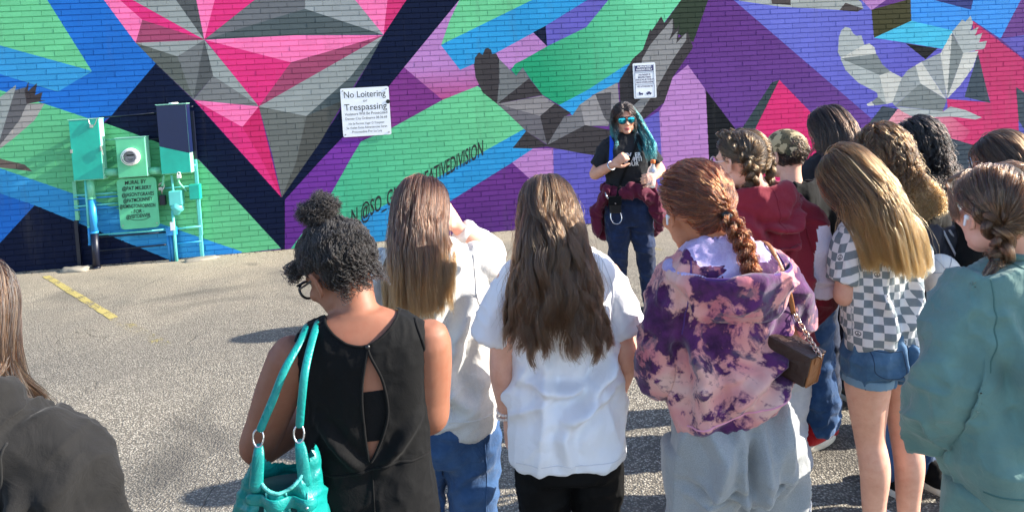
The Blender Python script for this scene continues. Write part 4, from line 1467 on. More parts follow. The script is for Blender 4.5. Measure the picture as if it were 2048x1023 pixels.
# ------------------------------------------------------------------ girl in the black dress
M['black_dress'] = cloth_mat('black_ponte', (11, 11, 12), rough=0.8, crease=0.2, weave=1200, wv=0.1, sheen=0.03, spec=0.15)
M['hair_black'] = hair_mat('black_curly_hair', (7, 5, 5), (22, 16, 13), rough=0.5)
M['hair_base_black'] = simple_mat('black_hair_base', (18, 14, 13), 0.85, bmp=0.8, bscale=260, bdist=0.003)
p = Person('girl in a black sleeveless dress with a keyhole back and curly black bun', -0.384, 1.70, 1.565, yaw=R(6), head=(50, 26, -6), head_off=(-.020, .030, .008), hs=1.0, skin=M['skin_tan'])
dr = [(.42, .140, .110, -.01), (.60, .152, .122, -.012), (.72, .160, .130, -.016), (.82, .162, .132, -.016), (.92, .155, .122, -.010), (1.0, .145, .108, -.002), (1.06, .143, .104, .0), (1.13, .146, .106, .0),
      (1.20, .150, .104, -.004), (1.26, .153, .096, -.010), (1.305, .150, .080, -.014), (1.335, .126, .062, -.014), (1.352, .085, .052, -.012), (1.362, .060, .05, -.01)]
AL = p.arm_parts((-.168, -.010, 1.262), (-.262, .015, 1.045), (-.13, .20, 1.05), ((.6, .6, .1), (0, 0, 1), .6, 1), thick=1.24)
AR = p.arm_parts((.158, -.010, 1.272), (.148, .02, 1.075), (.02, .22, 1.06), ((-.6, .6, .2), (0, 0, 1), .6, -1), thick=1.24)
p.build_body(AL + AR, voxel=0.0058, rows=dr, inset=0.007, smooth=3)
me = fuse([loft(dr, n=52)], 0.0055, 2)
key = [(.022, 1.300), (.006, 1.225), (.002, 1.155), (.006, 1.065), (.014, 1.042), (.044, 1.10), (.058, 1.155), (.050, 1.225), (.026, 1.285)]
def in_poly(x, z, poly):
    r_ = np.zeros(len(x), bool); n = len(poly)
    for i in range(n):
        (x0, z0), (x1, z1) = poly[i], poly[(i + 1) % n]
        c = ((z0 > z) != (z1 > z)) & (x < (x1 - x0) * (z - z0) / (z1 - z0 + 1e-12) + x0)
        r_ ^= c
    return r_
neck = lambda x: 1.303 + .052 * np.clip((np.abs(x - .006) / .088), 0, 2) ** 2
wrinkle(me, [((1, 0, .25), 10, 4, .005, 31, lambda P: np.exp(-((P[:, 2] - 1.03) / .09) ** 2)), ((.4, 0, 1), 8, 4, .004, 33, None)],
        [(((-.10, 1.14), (-.05, 1.07), (-.01, 1.02)), .006, .012), (((.12, 1.12), (.07, 1.06), (.03, 1.02)), .006, .012), (((-.13, .93), (-.05, .90), (.05, .92)), .005, .012)])
trd = bvh_of(me)
keyc = catmull(np.array([(a, 0, b) for a, b in key] + [(key[0][0], 0, key[0][1])]), 60)
neck_pts = [(x, 0, float(neck(x))) for x in np.linspace(-.088, .100, 16)]
drop_faces(me, lambda C: ((C[:, 2] > neck(C[:, 0])) & (C[:, 1] < .0)) | ((C[:, 2] > 1.27) & (np.abs(C[:, 0]) < .085) & (C[:, 1] > 0)) | ((C[:, 1] < 0) & in_poly(C[:, 0], C[:, 2], [(q[0], q[2]) for q in keyc])))
dress = attach('dress', me, M['black_dress'], p.root)
seam('neckline_binding', trd, neck_pts, M['black_dress'], dress, r=.0035, n=50)
seam('keyhole_binding', trd, [tuple(q) for q in keyc], M['black_dress'], dress, r=.0035, n=90)
seam('waist_seam', trd, [(x, 0, 1.022 + .02 * x + .006 * math.sin(x * 30)) for x in np.linspace(-.14, .14, 14)], M['black_dress'], dress, r=.0032, n=60)
seam('back_seam', trd, [(.014, 0, 1.035), (.016, 0, .9), (.016, 0, .7)], M['black_dress'], dress, r=.002)
for sg, pts in ((-1, [(-.138, 0, 1.335), (-.146, 0, 1.28), (-.147, 0, 1.20), (-.146, 0, 1.15)]), (1, [(.128, 0, 1.335), (.145, 0, 1.28), (.147, 0, 1.20), (.146, 0, 1.15)])):
    seam('armhole_binding', trd, pts, M['black_dress'], dress, r=.004)
V, F = ball((.022, -.112, 1.302), (.006, .005, .006), n=10, m=8)
tb = snap(trd, [(.022, 0, 1.302)])[0]
V, F = ball(tb, (.0062, .005, .0062), n=10, m=8)
mesh_obj('button', V, F, M['black_plastic'], dress, True)
band = [(r_[0], r_[1] - .005, r_[2] - .0045, r_[3]) for r_ in dr if 1.05 < r_[0] < 1.21]
A_ = np.array(dr)
rowat = lambda z: (z, np.interp(z, A_[:, 0], A_[:, 1]) - .0035, np.interp(z, A_[:, 0], A_[:, 2]) - .0035, np.interp(z, A_[:, 0], A_[:, 3]))
V, F = loft([rowat(z) for z in np.linspace(1.085, 1.20, 6)], n=60)
mesh_obj('bandeau', V, F, M['black_knit'], p.root, True)
hair_cap(p, M['hair_base_black'], .006, low=-.04)
slick(p, 4200, (-.05, -.10, 1.0), M['hair_black'], seed=5, stop=.85, thick=.015, curl=.0042, cfreq=210, K=24, rad=.0009, ncl=150, cl=.5, bulge=.006, lump=.006, low=-.045)
bun = p.hp((0, -.03, .150))
for q_, (bo, br, bn) in enumerate((((0, 0, 0), .040, 1500), ((-.026, .004, .004), .030, 700), ((.022, .0, .016), .032, 800), ((.008, -.012, -.018), .032, 700), ((.004, .01, .030), .026, 500))):
    puff(p, 'hair_bun', bun + np.array(bo), br, bn, M['hair_black'], seed=6 + q_, curl=.005, rad=.0006, L=1.15)
r_ = np.random.default_rng(3)
fl = []
for k in range(420):      # loose curls at the nape and the temple
    if k < 300:
        a = r_.uniform(-1.1, 1.1); q0 = p.hp((math.sin(a) * .072, -math.cos(a) * .092 - .01, -.035 + r_.uniform(-.02, .05)))
        d = (q0 - p.hc); d /= np.linalg.norm(d); d = d * .6 + np.array([0, 0, -.5])
        L = r_.uniform(.02, .05)
    else:
        q0 = p.hp((-.062 + r_.uniform(-.01, .02), .062 + r_.uniform(-.02, .015), .055 + r_.uniform(-.02, .02)))
        d = np.array([-.6, .3, -.5]) @ p.hr.T * 0 + p.hr @ np.array([-.5, .5, -.3]); L = r_.uniform(.02, .045)
    t = np.linspace(0, 1, 14); ph = r_.uniform(0, 6.28)
    s = q0 + d * (t * L)[:, None] + np.stack([np.sin(t * 14 + ph), np.cos(t * 14 + ph), np.sin(t * 10 + ph)], 1) * .005
    fl.append(s)
curves_obj('loose_curls', fl, [.0008] * len(fl), M['hair_black'], p.root)
M['lens_clear'] = new_mat('clear_lens')[0]
_b = M['lens_clear'].node_tree.nodes['Principled BSDF']; _b.inputs['Transmission Weight'].default_value = 0.95; _b.inputs['Roughness'].default_value = 0.02; _b.inputs['IOR'].default_value = 1.05
glasses(p, M['black_plastic'], M['lens_clear'], r=(.027, .022), thick=.0032, bar=.0034)
p2_root = p.root; p2 = p; p2_body = p.body.data

# teal handbag on her shoulder
def leather(name, rgb, rough=0.38, var=0.18, bscale=160, crease=0.5):
    m, nt, b = new_mat(name)
    co = objco(nt); c = lin(rgb)
    nz = noise_tex(nt, 14, 5, 0.65, co)
    nt.links.new(ramp(nt, nz, [(0.3, tuple(c * (1 - var))), (0.7, tuple(np.minimum(c * (1 + var), 1)))]), b.inputs['Base Color'])
    b.inputs['Roughness'].default_value = rough
    v = N(nt, 'ShaderNodeTexVoronoi'); v.inputs['Scale'].default_value = bscale * 2; nt.links.new(co, v.inputs['Vector'])
    cz = noise_tex(nt, 26, 4, 0.6, co, 1.0)
    nt.links.new(bump(nt, v.outputs['Distance'], 0.15, 0.001, bump(nt, cz, crease, 0.010)), b.inputs['Normal'])
    return m
M['teal_leather'] = leather('teal_leather', (14, 132, 126))
M['teal_piping'] = leather('pale_teal_piping', (92, 190, 178))
bag = empty('handbag', (0, 0, 0)); bag.matrix_world = Matrix.Translation((-.384, 1.70, 0)) @ Matrix.Rotation(R(6), 4, 'Z') @ Matrix.Translation((.037, 0, .095))
tag(bag, 'teal leather handbag with two straps hanging from the shoulder of the girl in black', 'handbag')
BC = np.array([-.222, -.135, 0.0])
brow = [(.66, .085, .052, 0), (.69, .104, .064, 0), (.76, .102, .066, 0), (.86, .090, .060, 0), (.93, .076, .050, .002), (.975, .064, .040, .004), (.995, .060, .034, .004)]
V, F = loft([(z, w, d, BC[1] + y, BC[0] + (z - .85) * .12) for z, w, d, y in brow], n=44)
me = fuse([(V, F)], 0.0045, 2)
bx = lambda z: BC[0] + (z - .85) * .12
wrinkle(me, [((.2, 0, 1), 16, 3.5, .008, 51, None), ((1, 0, .2), 24, 3, .004, 53, None)], [(((-.25, .93), (-.26, .82), (-.27, .74)), -.010, .012), (((-.19, .93), (-.17, .82), (-.165, .74)), -.010, .012)])
# scooped opening
drop_faces(me, lambda C: (C[:, 2] > .945 + 5.5 * (C[:, 0] - bx(.95)) ** 2 * 2.2))
bbody = attach('bag_body', me, M['teal_leather'], bag)
op_ = [(x, 0, .945 + 12.1 * (x - bx(.95)) ** 2 - .004) for x in np.linspace(bx(.95) - .055, bx(.95) + .055, 14)]
trb = bvh_of(me)
V, F = loft([(z, w - .007, d - .007, BC[1] + y, bx(z)) for z, w, d, y in brow[:5]], n=30)
M['dark_lining'] = cloth_mat('dark_lining', (20, 60, 62), crease=.2)
mesh_obj('lining', V, F, M['dark_lining'], bag, True)
seam('opening_binding', trb, op_, M['teal_piping'], bbody, r=.004, n=40)
for x0, x1, x2 in ((-.238, -.248, -.262), (-.198, -.186, -.180)):
    seam('piping', trb, [(x0, 0, .94), (x1, 0, .84), (x2, 0, .72)], M['teal_piping'], bbody, r=.003)
seam('side_piping', trb, [(-.152, 0, .93), (-.145, 0, .84), (-.140, 0, .75)], M['teal_piping'], bbody, r=.003)
seam('pocket_edge', trb, [(-.28, 0, .765), (-.22, 0, .752), (-.16, 0, .757)], M['teal_piping'], bbody, r=.003)
Q = snap(trb, [(x, 0, .925 - .10 * (x + .27)) for x in np.linspace(-.272, -.142, 16)], lift=.006)
V, F = limb(Q, [.014] * len(Q), m=len(Q), n=12, flat=(1.0, .28), ref=(0, 0, 1))
mesh_obj('belt_tab', V, F, M['teal_leather'], bag, True)
qe = Q[-2] + np.array([0, -.006, 0])
V, F = ball(qe, (.003, .003, .003), n=8, m=6); mesh_obj('rivet', V, F, M['silver'], bag, True)
zp = snap(trb, [(-.155, 0, .89), (-.148, 0, .85), (-.143, 0, .82)], lift=.004)
V, F = limb(zp, [.003] * 3, m=14, n=8); mesh_obj('zip', V, F, M['silver'], bag, True)
V, F = limb([zp[0] + [.002, -.006, 0], zp[0] + [.012, -.008, -.045]], [.004, .007], n=10, flat=(1, .4)); mesh_obj('zip_pull', V, F, M['teal_piping'], bag, True)
trs = bvh_of(p2_body, dress.data)
for k, (xt, xb, yy) in enumerate(((-.160, -.262, -.150), (-.133, -.168, -.165))):
    top = Vector(trs.ray_cast(Vector((xt + .037, -.012, 1.385)), Vector((0, 0, -1)))[0] or (xt + .037, -.01, 1.33)) - Vector((.037, 0, .095))
    bk = np.array([(xt - .004 + (xb - xt) * f, yo, z) for f, yo, z in ((.02, -.075, top.z - .02), (.28, -.128 - .012 * k, 1.185), (.55, -.143 - .012 * k, 1.125), (.82, -.150, 1.068))])
    fr = np.array([(xt - .005, .045, top.z - .040), (xt - .02, .075, top.z - .12), (xt - .035, .05, top.z - .25)])
    path = np.vstack([fr[::-1], [np.array(top) + [0, 0, -.004]], bk])
    V, F = limb(path, [.0090] * len(path), m=50, n=12, flat=(1.0, .45), ref=(1, 0, 0))
    mesh_obj('strap', V, F, M['teal_leather'], bag, True)
    rc = bk[-1] + np.array([(xb - xt) * .06, -.002, -.020])
    t = np.linspace(0, 2 * math.pi, 26)
    V, F = tube_mesh([rc + np.array([math.cos(a) * .011, math.sin(a) * .004, math.sin(a) * .018]) for a in t], .0024, 8, False)
    mesh_obj('ring', V, F, M['silver'], bag, True)
    tab = np.array([rc + [0, -.003, -.02], [(rc[0] + bx(.96) + (-.045 if k == 0 else .05)) / 2, BC[1] - .03, 1.01], [bx(.95) + (-.050 if k == 0 else .052), BC[1] - .040, .955]])
    V, F = limb(tab, [.010, .013, .015], m=16, n=12, flat=(1.0, .4), ref=(1, 0, 0))
    mesh_obj('strap_tab', V, F, M['teal_leather'], bag, True)

# ------------------------------------------------------------------ girl in the pale grey sweatshirt
M['grey_fleece'] = cloth_mat('pale_grey_fleece', (206, 204, 200), heather=0.16, crease=0.35, sheen=0.4)
p = Person('girl in a pale grey sweatshirt and blue jeans holding one hand up to her face', -0.287, 2.36, 1.60, yaw=R(-4), head=(-14, 4, 2), head_off=(-.030, 0, 0), skin=M['skin_fair'])
rows = [(.765, .168, .118, -.008), (.80, .176, .126, -.008), (.84, .188, .136, -.010), (.95, .190, .132, -.006), (1.08, .186, .126, .0), (1.20, .186, .120, .0), (1.275, .184, .106, -.004), (1.32, .166, .088, -.01), (1.348, .125, .070, -.01), (1.368, .078, .058, -.008), (1.378, .060, .052, -.006)]
AR = p.arm_parts((.160, 0, 1.29), (.168, .155, 1.29), (.070, .145, 1.388), ((-.55, .0, .8), (.6, -.7, .3), .7, -1))
AL = p.arm_parts((-.165, 0, 1.29), (-.205, .03, 1.04), (-.15, .16, .92), ((.2, .5, -.6), (-1, 0, 0), .5, -1))
p.build_body(AR + AL, voxel=.0068, rows=rows)
me = fuse([loft(rows, n=48),
           limb([(.118, 0, 1.295), (.160, .02, 1.285), (.172, .09, 1.278), (.170, .15, 1.292), (.126, .155, 1.335), (.084, .15, 1.372)], [.066, .064, .053, .046, .038, .034], n=22, round_ends=False),
           limb([(-.118, 0, 1.305), (-.17, 0, 1.22), (-.212, .02, 1.05), (-.175, .11, .97), (-.152, .15, .93)], [.074, .078, .072, .062, .05], n=22, round_ends=False)], .0068, 3)
wrinkle(me, [((.3, 0, 1), 8, 4, .012, 61, None), ((1, 0, .4), 10, 3, .010, 63, lambda P: np.exp(-((P[:, 2] - .9) / .1) ** 2)), ((1, .3, .5), 14, 3, .006, 65, None)],
        [(((.15, 1.22), (.08, 1.08), (.05, .92)), .014, .022), (((.02, 1.05), (.06, .93), (.12, .86)), .012, .02), (((-.02, .98), (.03, .90), (.10, .88)), .010, .016)])
sw = attach('sweatshirt', me, M['grey_fleece'], p.root)
tw = bvh_of(me)
seam('hem_seam', tw, [(x, 0, .832) for x in np.linspace(-.18, .18, 12)], M['grey_fleece'], sw, r=.003, n=50)
seam('centre_seam', tw, [(.055, 0, 1.15), (.062, 0, 1.0), (.06, 0, .84)], M['grey_fleece'], sw, r=.0022)
seam('armhole_seam', tw, [(.145, 0, 1.335), (.150, 0, 1.25), (.165, 0, 1.15)], M['grey_fleece'], sw, r=.0025)
me = fuse([loft([(.66, .15, .10, -.01), (.78, .162, .116, -.016), (.86, .15, .105, -.008), (.96, .13, .09, 0)])] + legs_parts(1.60, (-.088, .088), r=(.102, .092, .072, .068, .060), zend=.07), .0085, 3)
wrinkle(me, [((1, 0, .25), 18, 3, .008, 67, None)])
jn = attach('jeans', me, M['denim'], p.root)
seam('side_seam', bvh_of(me), [(.150, 0, .74), (.148, 0, .62), (.135, 0, .45)], M['denim'], jn, r=.002)
for sg in (-1, 1): shoe('shoe', p.root, sg * .09, .03, -sg * .1, M['white_cotton'], M['white_cotton'])
M['hair_auburn'] = hair_mat('auburn_brown_hair', (40, 23, 16), (122, 79, 55), tip=(120, 88, 56), tip_at=.7)
hair_cap(p, M['hair_base_brown'])
straight_hair(p, rows, 5200, 1.165, M['hair_auburn'], seed=21, length=.62, ncl=90, cl=.8, cpow=1.2, wave=.005, wfreq=24, xshape=lambda x: .5 * max(0, abs(x + .03) - .07), jitter=.05, thick=.016, side=.6, back=.8)

# ------------------------------------------------------------------ girl in the tie-dye hoodie
def tie_dye():
    m, nt, b = new_mat('tie_dye_fleece')
    co = objco(nt)
    w = N(nt, 'ShaderNodeTexNoise'); w.inputs['Scale'].default_value = 4.0; w.inputs['Detail'].default_value = 4
    nt.links.new(co, w.inputs['Vector'])
    wv = N(nt, 'ShaderNodeVectorMath', operation='MULTIPLY_ADD'); nt.links.new(w.outputs['Color'], wv.inputs[0]); wv.inputs[1].default_value = (.22, .22, .22); nt.links.new(co, wv.inputs[2])
    a = noise_tex(nt, 8.5, 5, .62, wv.outputs[0])
    c = noise_tex(nt, 5.0, 3, .5, wv.outputs[0])
    d = noise_tex(nt, 24, 4, .65, co)
    pale = ramp(nt, c, [(.36, tuple(lin((190, 108, 118)))), (.50, tuple(lin((208, 142, 136)))), (.64, tuple(lin((214, 172, 160))))])
    am = mth(nt, 'MULTIPLY_ADD', mth(nt, 'SUBTRACT', d, .5), .22, a)
    pur = ramp(nt, d, [(.35, tuple(lin((52, 20, 56)))), (.65, tuple(lin((88, 36, 90))))])
    edge = ramp(nt, am, [(.458, (0, 0, 0)), (.512, (1, 1, 1))])
    col = mixc(nt, edge, pale, pur)
    g = noise_tex(nt, 13, 4, .6, wv.outputs[0])
    gm = ramp(nt, g, [(.60, (0, 0, 0)), (.68, (.75, .75, .75))])
    col = mixc(nt, gm, col, tuple(lin((74, 66, 88))))
    nt.links.new(col, b.inputs['Base Color'])
    b.inputs['Roughness'].default_value = .9; b.inputs['Sheen Weight'].default_value = .3; b.inputs['Specular IOR Level'].default_value = .2
    cz = noise_tex(nt, 22, 4, .6, co, .8); wz = noise_tex(nt, 700, 2, .5, co)
    nt.links.new(bump(nt, wz, .3, .0012, bump(nt, cz, .35, .012)), b.inputs['Normal'])
    return m
M['tie_dye'] = tie_dye()
M['lavender_fleece'] = cloth_mat('lavender_lining', (196, 180, 216), heather=.2, mottling=.2, fade=(120, 100, 170))
M['purple_trim'] = cloth_mat('purple_trim', (78, 44, 110))
M['pink_trim'] = cloth_mat('pink_trim', (222, 150, 170))
M['grey_sweats'] = cloth_mat('grey_marl', (150, 152, 152), heather=.22, crease=.3, sheen=.4)
M['hair_red'] = hair_mat('red_hair', (52, 20, 9), (142, 70, 32), rough=.32)
M['hair_base_red'] = simple_mat('red_hair_base', (84, 40, 20), .8, bmp=.6, bscale=260)
p = Person('girl in a purple and pink tie-dye hoodie and grey sweatpants with a red braid', 0.577, 2.0, 1.655, yaw=R(6), head=(22, 14, 0), head_off=(-.062, .02, -.030), hs=1.0, skin=M['skin_warm'])
rows = [(.895, .158, .120, -.01, .0), (.92, .166, .130, -.01, .0), (1.0, .168, .132, -.008, -.004), (1.10, .168, .126, -.002, -.006), (1.20, .174, .120, .0, -.006), (1.29, .182, .108, -.004, -.006), (1.345, .168, .090, -.01, -.006),
        (1.378, .125, .070, -.01, -.008), (1.40, .080, .058, -.008, -.01), (1.412, .062, .052, -.006, -.01)]
AL = p.arm_parts((-.150, 0, 1.295), (-.20, .02, 1.08), (-.10, .19, 1.02), ((.6, .6, 0), (-.3, 0, 1), .6, 1))
AR = p.arm_parts((.150, 0, 1.295), (.188, .03, 1.07), (.10, .20, 1.02), ((-.6, .6, 0), (.3, 0, 1), .6, -1))
p.build_body(AL + AR, voxel=.006, rows=rows)
me = fuse([loft(rows, n=48),
           limb([(-.112, 0, 1.325), (-.160, 0, 1.26), (-.198, .01, 1.12), (-.192, .05, 1.03), (-.13, .15, 1.01)], [.064, .068, .064, .058, .046], n=22, round_ends=False),
           limb([(.105, 0, 1.325), (.156, 0, 1.26), (.188, .02, 1.11), (.184, .06, 1.03), (.12, .16, 1.01)], [.064, .066, .062, .056, .046], n=22, round_ends=False)], .0065, 3)
V = getv(me)           # the hem rides up on the right hip
V[:, 2] += np.clip((V[:, 0] + .16) / .34, 0, 1) ** 1.1 * .135 * np.clip((1.30 - V[:, 2]) / .36, 0, 1)
setv(me, V)
wrinkle(me, [((.35, 0, 1), 8, 4, .012, 71, None), ((1, 0, .5), 10, 3, .010, 73, lambda P: np.exp(-((P[:, 2] - 1.04) / .1) ** 2)), ((1, .2, -.4), 15, 3, .006, 75, None)],
        [(((.16, 1.20), (.06, 1.08), (-.08, .98)), .014, .02), (((-.15, 1.20), (-.11, 1.08), (-.12, .95)), .014, .02), (((.12, 1.08), (.02, .99), (-.06, .93)), .012, .016), (((.16, 1.13), (.10, 1.05), (.0, 1.0)), .012, .015)])
hd = attach('hoodie', me, [M['tie_dye'], M['lavender_fleece']], p.root)
Cq = np.array([q.center[:] for q in me.polygons])
me.polygons.foreach_set('material_index', ((Cq[:, 2] > 1.362) & (np.hypot(Cq[:, 0] + .008, Cq[:, 1] + .004) < .125) & (Cq[:, 1] < .03)).astype(np.int32))
th = bvh_of(me)
hemz = lambda x: .935 + np.clip((x + .16) / .34, 0, 1) ** 1.1 * .135
seam('hem_seam', th, [(x, 0, hemz(x)) for x in np.linspace(-.16, .15, 14)], M['pink_trim'], hd, r=.0024, n=50)
for sg in (-1, 1):
    seam('armhole_seam', th, [(sg * .125, 0, 1.375), (sg * .142, 0, 1.29), (sg * .158, 0, 1.18)], M['purple_trim'], hd, r=.002)
hc_ = (-.008, -.004, 1.388)
sec = [(.000, .050), (.016, .012), (.045, -.050), (.078, -.074), (.102, -.052), (.114, -.042), (.125, -.055), (.121, -.100), (.104, -.150), (.072, -.172), (.030, -.120), (.002, -.03)]
Vh, Fh = hood(hc_, (.060, .052), 0, sec, None, None, span=120, tilt=.012, sway=.006)
hme = fuse([(Vh, Fh)], .0055, 3)
wrinkle(hme, [((1, 0, .2), 14, 3, .009, 77, None)])
ho = attach('hood', hme, [M['tie_dye'], M['lavender_fleece']], hd)
Ch = np.array([q.center[:] for q in hme.polygons]); Nh = np.array([q.normal[:] for q in hme.polygons])
rad_ = np.hypot((Ch[:, 0] - hc_[0]) / 1.12, Ch[:, 1] - hc_[1])
inner = (Ch[:, 2] > hc_[2] - .085) & (rad_ < .158) & ((Nh[:, 2] > -.05) | (rad_ < .11))
hme.polygons.foreach_set('material_index', inner.astype(np.int32))
rim = []
for a in np.radians(np.linspace(-112, 112, 50)):
    w = max(0.0, math.cos(a * 90 / 120 * .98)) ** .65; k = .32 + .68 * w
    rim.append((hc_[0] + math.sin(a) * (.060 + .115 * k) * (1 + .12 * math.sin(abs(a))) + .006 * w, hc_[1] - math.cos(a) * (.052 + .115 * k), hc_[2] - .041 * (.25 + .75 * w) - abs(math.sin(a)) * .012))
V, F = limb(rim, [.0045] * len(rim), m=60, n=8); mesh_obj('hood_edge', V, F, M['purple_trim'], ho, True)
me = fuse([loft([(.74, .168, .125, -.02), (.82, .172, .132, -.028), (.90, .164, .125, -.022), (.98, .140, .10, -.004), (1.06, .125, .085, 0)])] +
          legs_parts(1.655, (-.092, .092), r=(.106, .098, .086, .084, .075), zend=.07, dx=(-.015, .025)), .0075, 3)
wrinkle(me, [((.5, 0, 1), 8, 4, .014, 81, None), ((1, 0, .3), 12, 3, .008, 83, lambda P: np.clip((.8 - P[:, 2]) / .2, 0, 1))],
        [(((.0, .92), (-.01, .82), (.0, .72)), -.022, .014), (((.02, .78), (.10, .75), (.17, .78)), -.010, .012), (((-.02, .77), (-.10, .74), (-.17, .77)), -.010, .012), (((.10, .98), (.09, .88), (.11, .78)), .010, .02), (((-.12, .96), (-.08, .86), (-.10, .74)), .010, .02)])
attach('sweatpants', me, M['grey_sweats'], p.root)
for sg in (-1, 1): shoe('shoe', p.root, sg * .11, .04, -sg * .15, M['white_cotton'], M['white_cotton'])
hair_cap(p, M['hair_base_red'], .008)
tgt = (0.08, -1.0, -.42)
slick(p, 4200, tgt, M['hair_red'], seed=15, stop=.93, thick=.018, curl=.0014, cfreq=110, K=20, ncl=110, cl=.45, bulge=.014, lump=.003)
b0 = p.hp((.006, -.112, -.022)); b1 = b0 + np.array([.016, -.040, -.045]); b2 = b0 + np.array([.030, -.066, -.095]); b3 = b0 + np.array([.040, -.082, -.170])
braid('braid', [b0, b1, b2, b3], .031, M['hair_red'], p.root, per=170, turns_per_m=10.5, taper=(1.0, .7), depth=(0, -1, .2), fuzz=.012)
V, F = limb([b0 + [.001, -.004, -.004], b0 + [.006, -.012, -.012]], [.018, .018], n=16); mesh_obj('hair_tie', V, F, M['black_plastic'], p.root, True)
tuft(p, 'braid_end', [b3 + [0, 0, .01], b3 + [.0, .0, -.01], b3 + [-.002, .004, -.028]], .009, .007, 120, M['hair_red'], seed=9)
earbud(p, -1, M['white_cotton'])
p6 = p; p6_meshes = (hd.data, p.body.data)

# brown shoulder bag with a chain
M['brown_leather'] = leather('tan_leather', (150, 96, 56), .4)
M['dark_brown'] = leather('dark_brown_leather', (52, 32, 24), .45, bscale=60)
M['gold_chain'] = simple_mat('pale_gold', (206, 178, 158), .25, metal=1.0, var=.05, bmp=0)
sb = empty('shoulder_bag', (0, 0, 0)); sb.matrix_world = Matrix.Translation((0.577, 2.0, 0)) @ Matrix.Rotation(R(6), 4, 'Z')
tag(sb, 'small brown leather bag on a chain strap at the hip of the tie-dye hoodie girl', 'bag')
def bagM(x, y, z): return Matrix.Translation((x, y, z)) @ Matrix.Rotation(R(-58), 4, 'Z') @ Matrix.Rotation(R(14), 4, 'Y') @ Matrix.Scale(.76, 4)
BMt = bagM(.118, -.125, 1.112)
def put(mb, name, mat, par, sm=False):
    o = mb.build(name, mat, par, sm); o.matrix_local = BMt; return o
mb = MB(); mb.box((-.085, -.040, -.062), (.085, .040, .055), bevel=.008); put(mb, 'bag_body', M['dark_brown'], sb)
mb = MB(); mb.box((.0855, -.036, -.058), (.0885, .036, .050), bevel=.001); put(mb, 'gusset', M['brown_leather'], sb)
mb = MB(); mb.box((-.090, -.046, .052), (.094, .046, .060), bevel=.003); mb.box((-.088, -.050, -.015), (.092, -.0425, .060), bevel=.003); put(mb, 'flap', M['dark_brown'], sb)
mb = MB(); mb.box((.0890, -.012, .022), (.0915, .012, .050), bevel=.001); put(mb, 'chain_tab', M['brown_leather'], sb)
mb = MB(); mb.tube([(.0905, -.037, -.057), (.0905, .037, -.057), (.0905, .037, .05), (.0905, -.037, .05), (.0905, -.037, -.057)], .0022, 6, cap=False); put(mb, 'edge_piping', M['brown_leather'], sb)
ce = np.array(BMt @ Vector((.096, 0, .055)))
t6 = bvh_of(*p6_meshes)
topz = t6.ray_cast(Vector((.105, -.01, 2)), Vector((0, 0, -1)))[0]
sp = [np.array(topz) + [0, .03, .004], np.array(topz) + [.003, -.03, .004]]
for x, z in ((.118, 1.335), (.138, 1.27), (.158, 1.21)):
    q = snap(t6, [(x, 0, z)], lift=.006); sp.append(q[0])
V, F = limb(sp, [.007] * len(sp), m=40, n=10, flat=(1, .35), ref=(1, 0, 0)); mesh_obj('strap', V, F, M['brown_leather'], sb, True)
c0 = sp[-1]
nl = 15
for i in range(nl):
    f0 = (i + .5) / nl
    c = c0 + (ce - c0) * f0 + np.array([0, -.004 - .012 * math.sin(f0 * math.pi), -.008 * math.sin(f0 * math.pi)])
    d = (ce - c0) / np.linalg.norm(ce - c0)
    a_ = np.cross(d, [0, 1, 0]); a_ /= np.linalg.norm(a_); b_ = np.cross(d, a_)
    ax = a_ if i % 2 else b_
    t = np.linspace(0, 2 * math.pi, 17)
    V, F = tube_mesh([c + d * math.cos(q) * .0088 + ax * math.sin(q) * .0062 for q in t], .0019, 6, False)
    mesh_obj('chain_link', V, F, M['gold_chain'], sb, True)
# ------------------------------------------------------------------ girl in the maroon hoodie
M['maroon_fleece'] = cloth_mat('maroon_fleece', (126, 30, 46), crease=.4, sheen=.15)
M['white_quilt'] = cloth_mat('white_sleeve', (218, 208, 222), crease=.5)
M['light_denim'] = cloth_mat('pale_denim', (168, 172, 182), weave=600, wv=.5, mottling=.15, fade=(196, 198, 204))
M['hair_ash'] = hair_mat('ash_brown_hair', (36, 25, 15), (112, 84, 54))
M['hair_base_ash'] = simple_mat('ash_hair_base', (52, 38, 26), .8, bmp=.6, bscale=260)
M['pink_clear'] = simple_mat('pale_pink_frame', (214, 180, 176), .25, bmp=0)
p = Person('girl with two braids and pale glasses in a maroon hoodie with a white sleeve', 0.925, 2.78, 1.665, yaw=R(14), head=(26, 4, 0), head_off=(-.040, 0, -.005), skin=M['skin_fair'])
rows = [(.70, .190, .130, -.01), (.74, .204, .145, -.01), (.9, .206, .146, -.006), (1.05, .204, .140, 0), (1.18, .204, .130, 0), (1.28, .200, .114, -.004), (1.345, .180, .094, -.01), (1.38, .130, .074, -.01), (1.405, .085, .06, -.008), (1.418, .066, .054, -.006)]
AR = p.arm_parts((.16, 0, 1.30), (.255, .02, 1.05), (.19, .15, .90), ((-.3, .5, -.6), (1, 0, 0), .5, 1))
AL = p.arm_parts((-.16, 0, 1.30), (-.255, .02, 1.05), (-.19, .15, .90), ((.3, .5, -.6), (-1, 0, 0), .5, -1))
p.build_body(AR + AL, voxel=.0068, rows=rows)
slR = limb([(.118, 0, 1.315), (.185, 0, 1.235), (.248, .01, 1.07), (.240, .05, .93), (.205, .10, .84)], [.086, .098, .096, .092, .070], n=24, round_ends=False)
slL = limb([(-.118, 0, 1.315), (-.185, 0, 1.235), (-.25, .01, 1.07), (-.24, .06, .95), (-.20, .12, .89)], [.086, .094, .092, .084, .06], n=24, round_ends=False)
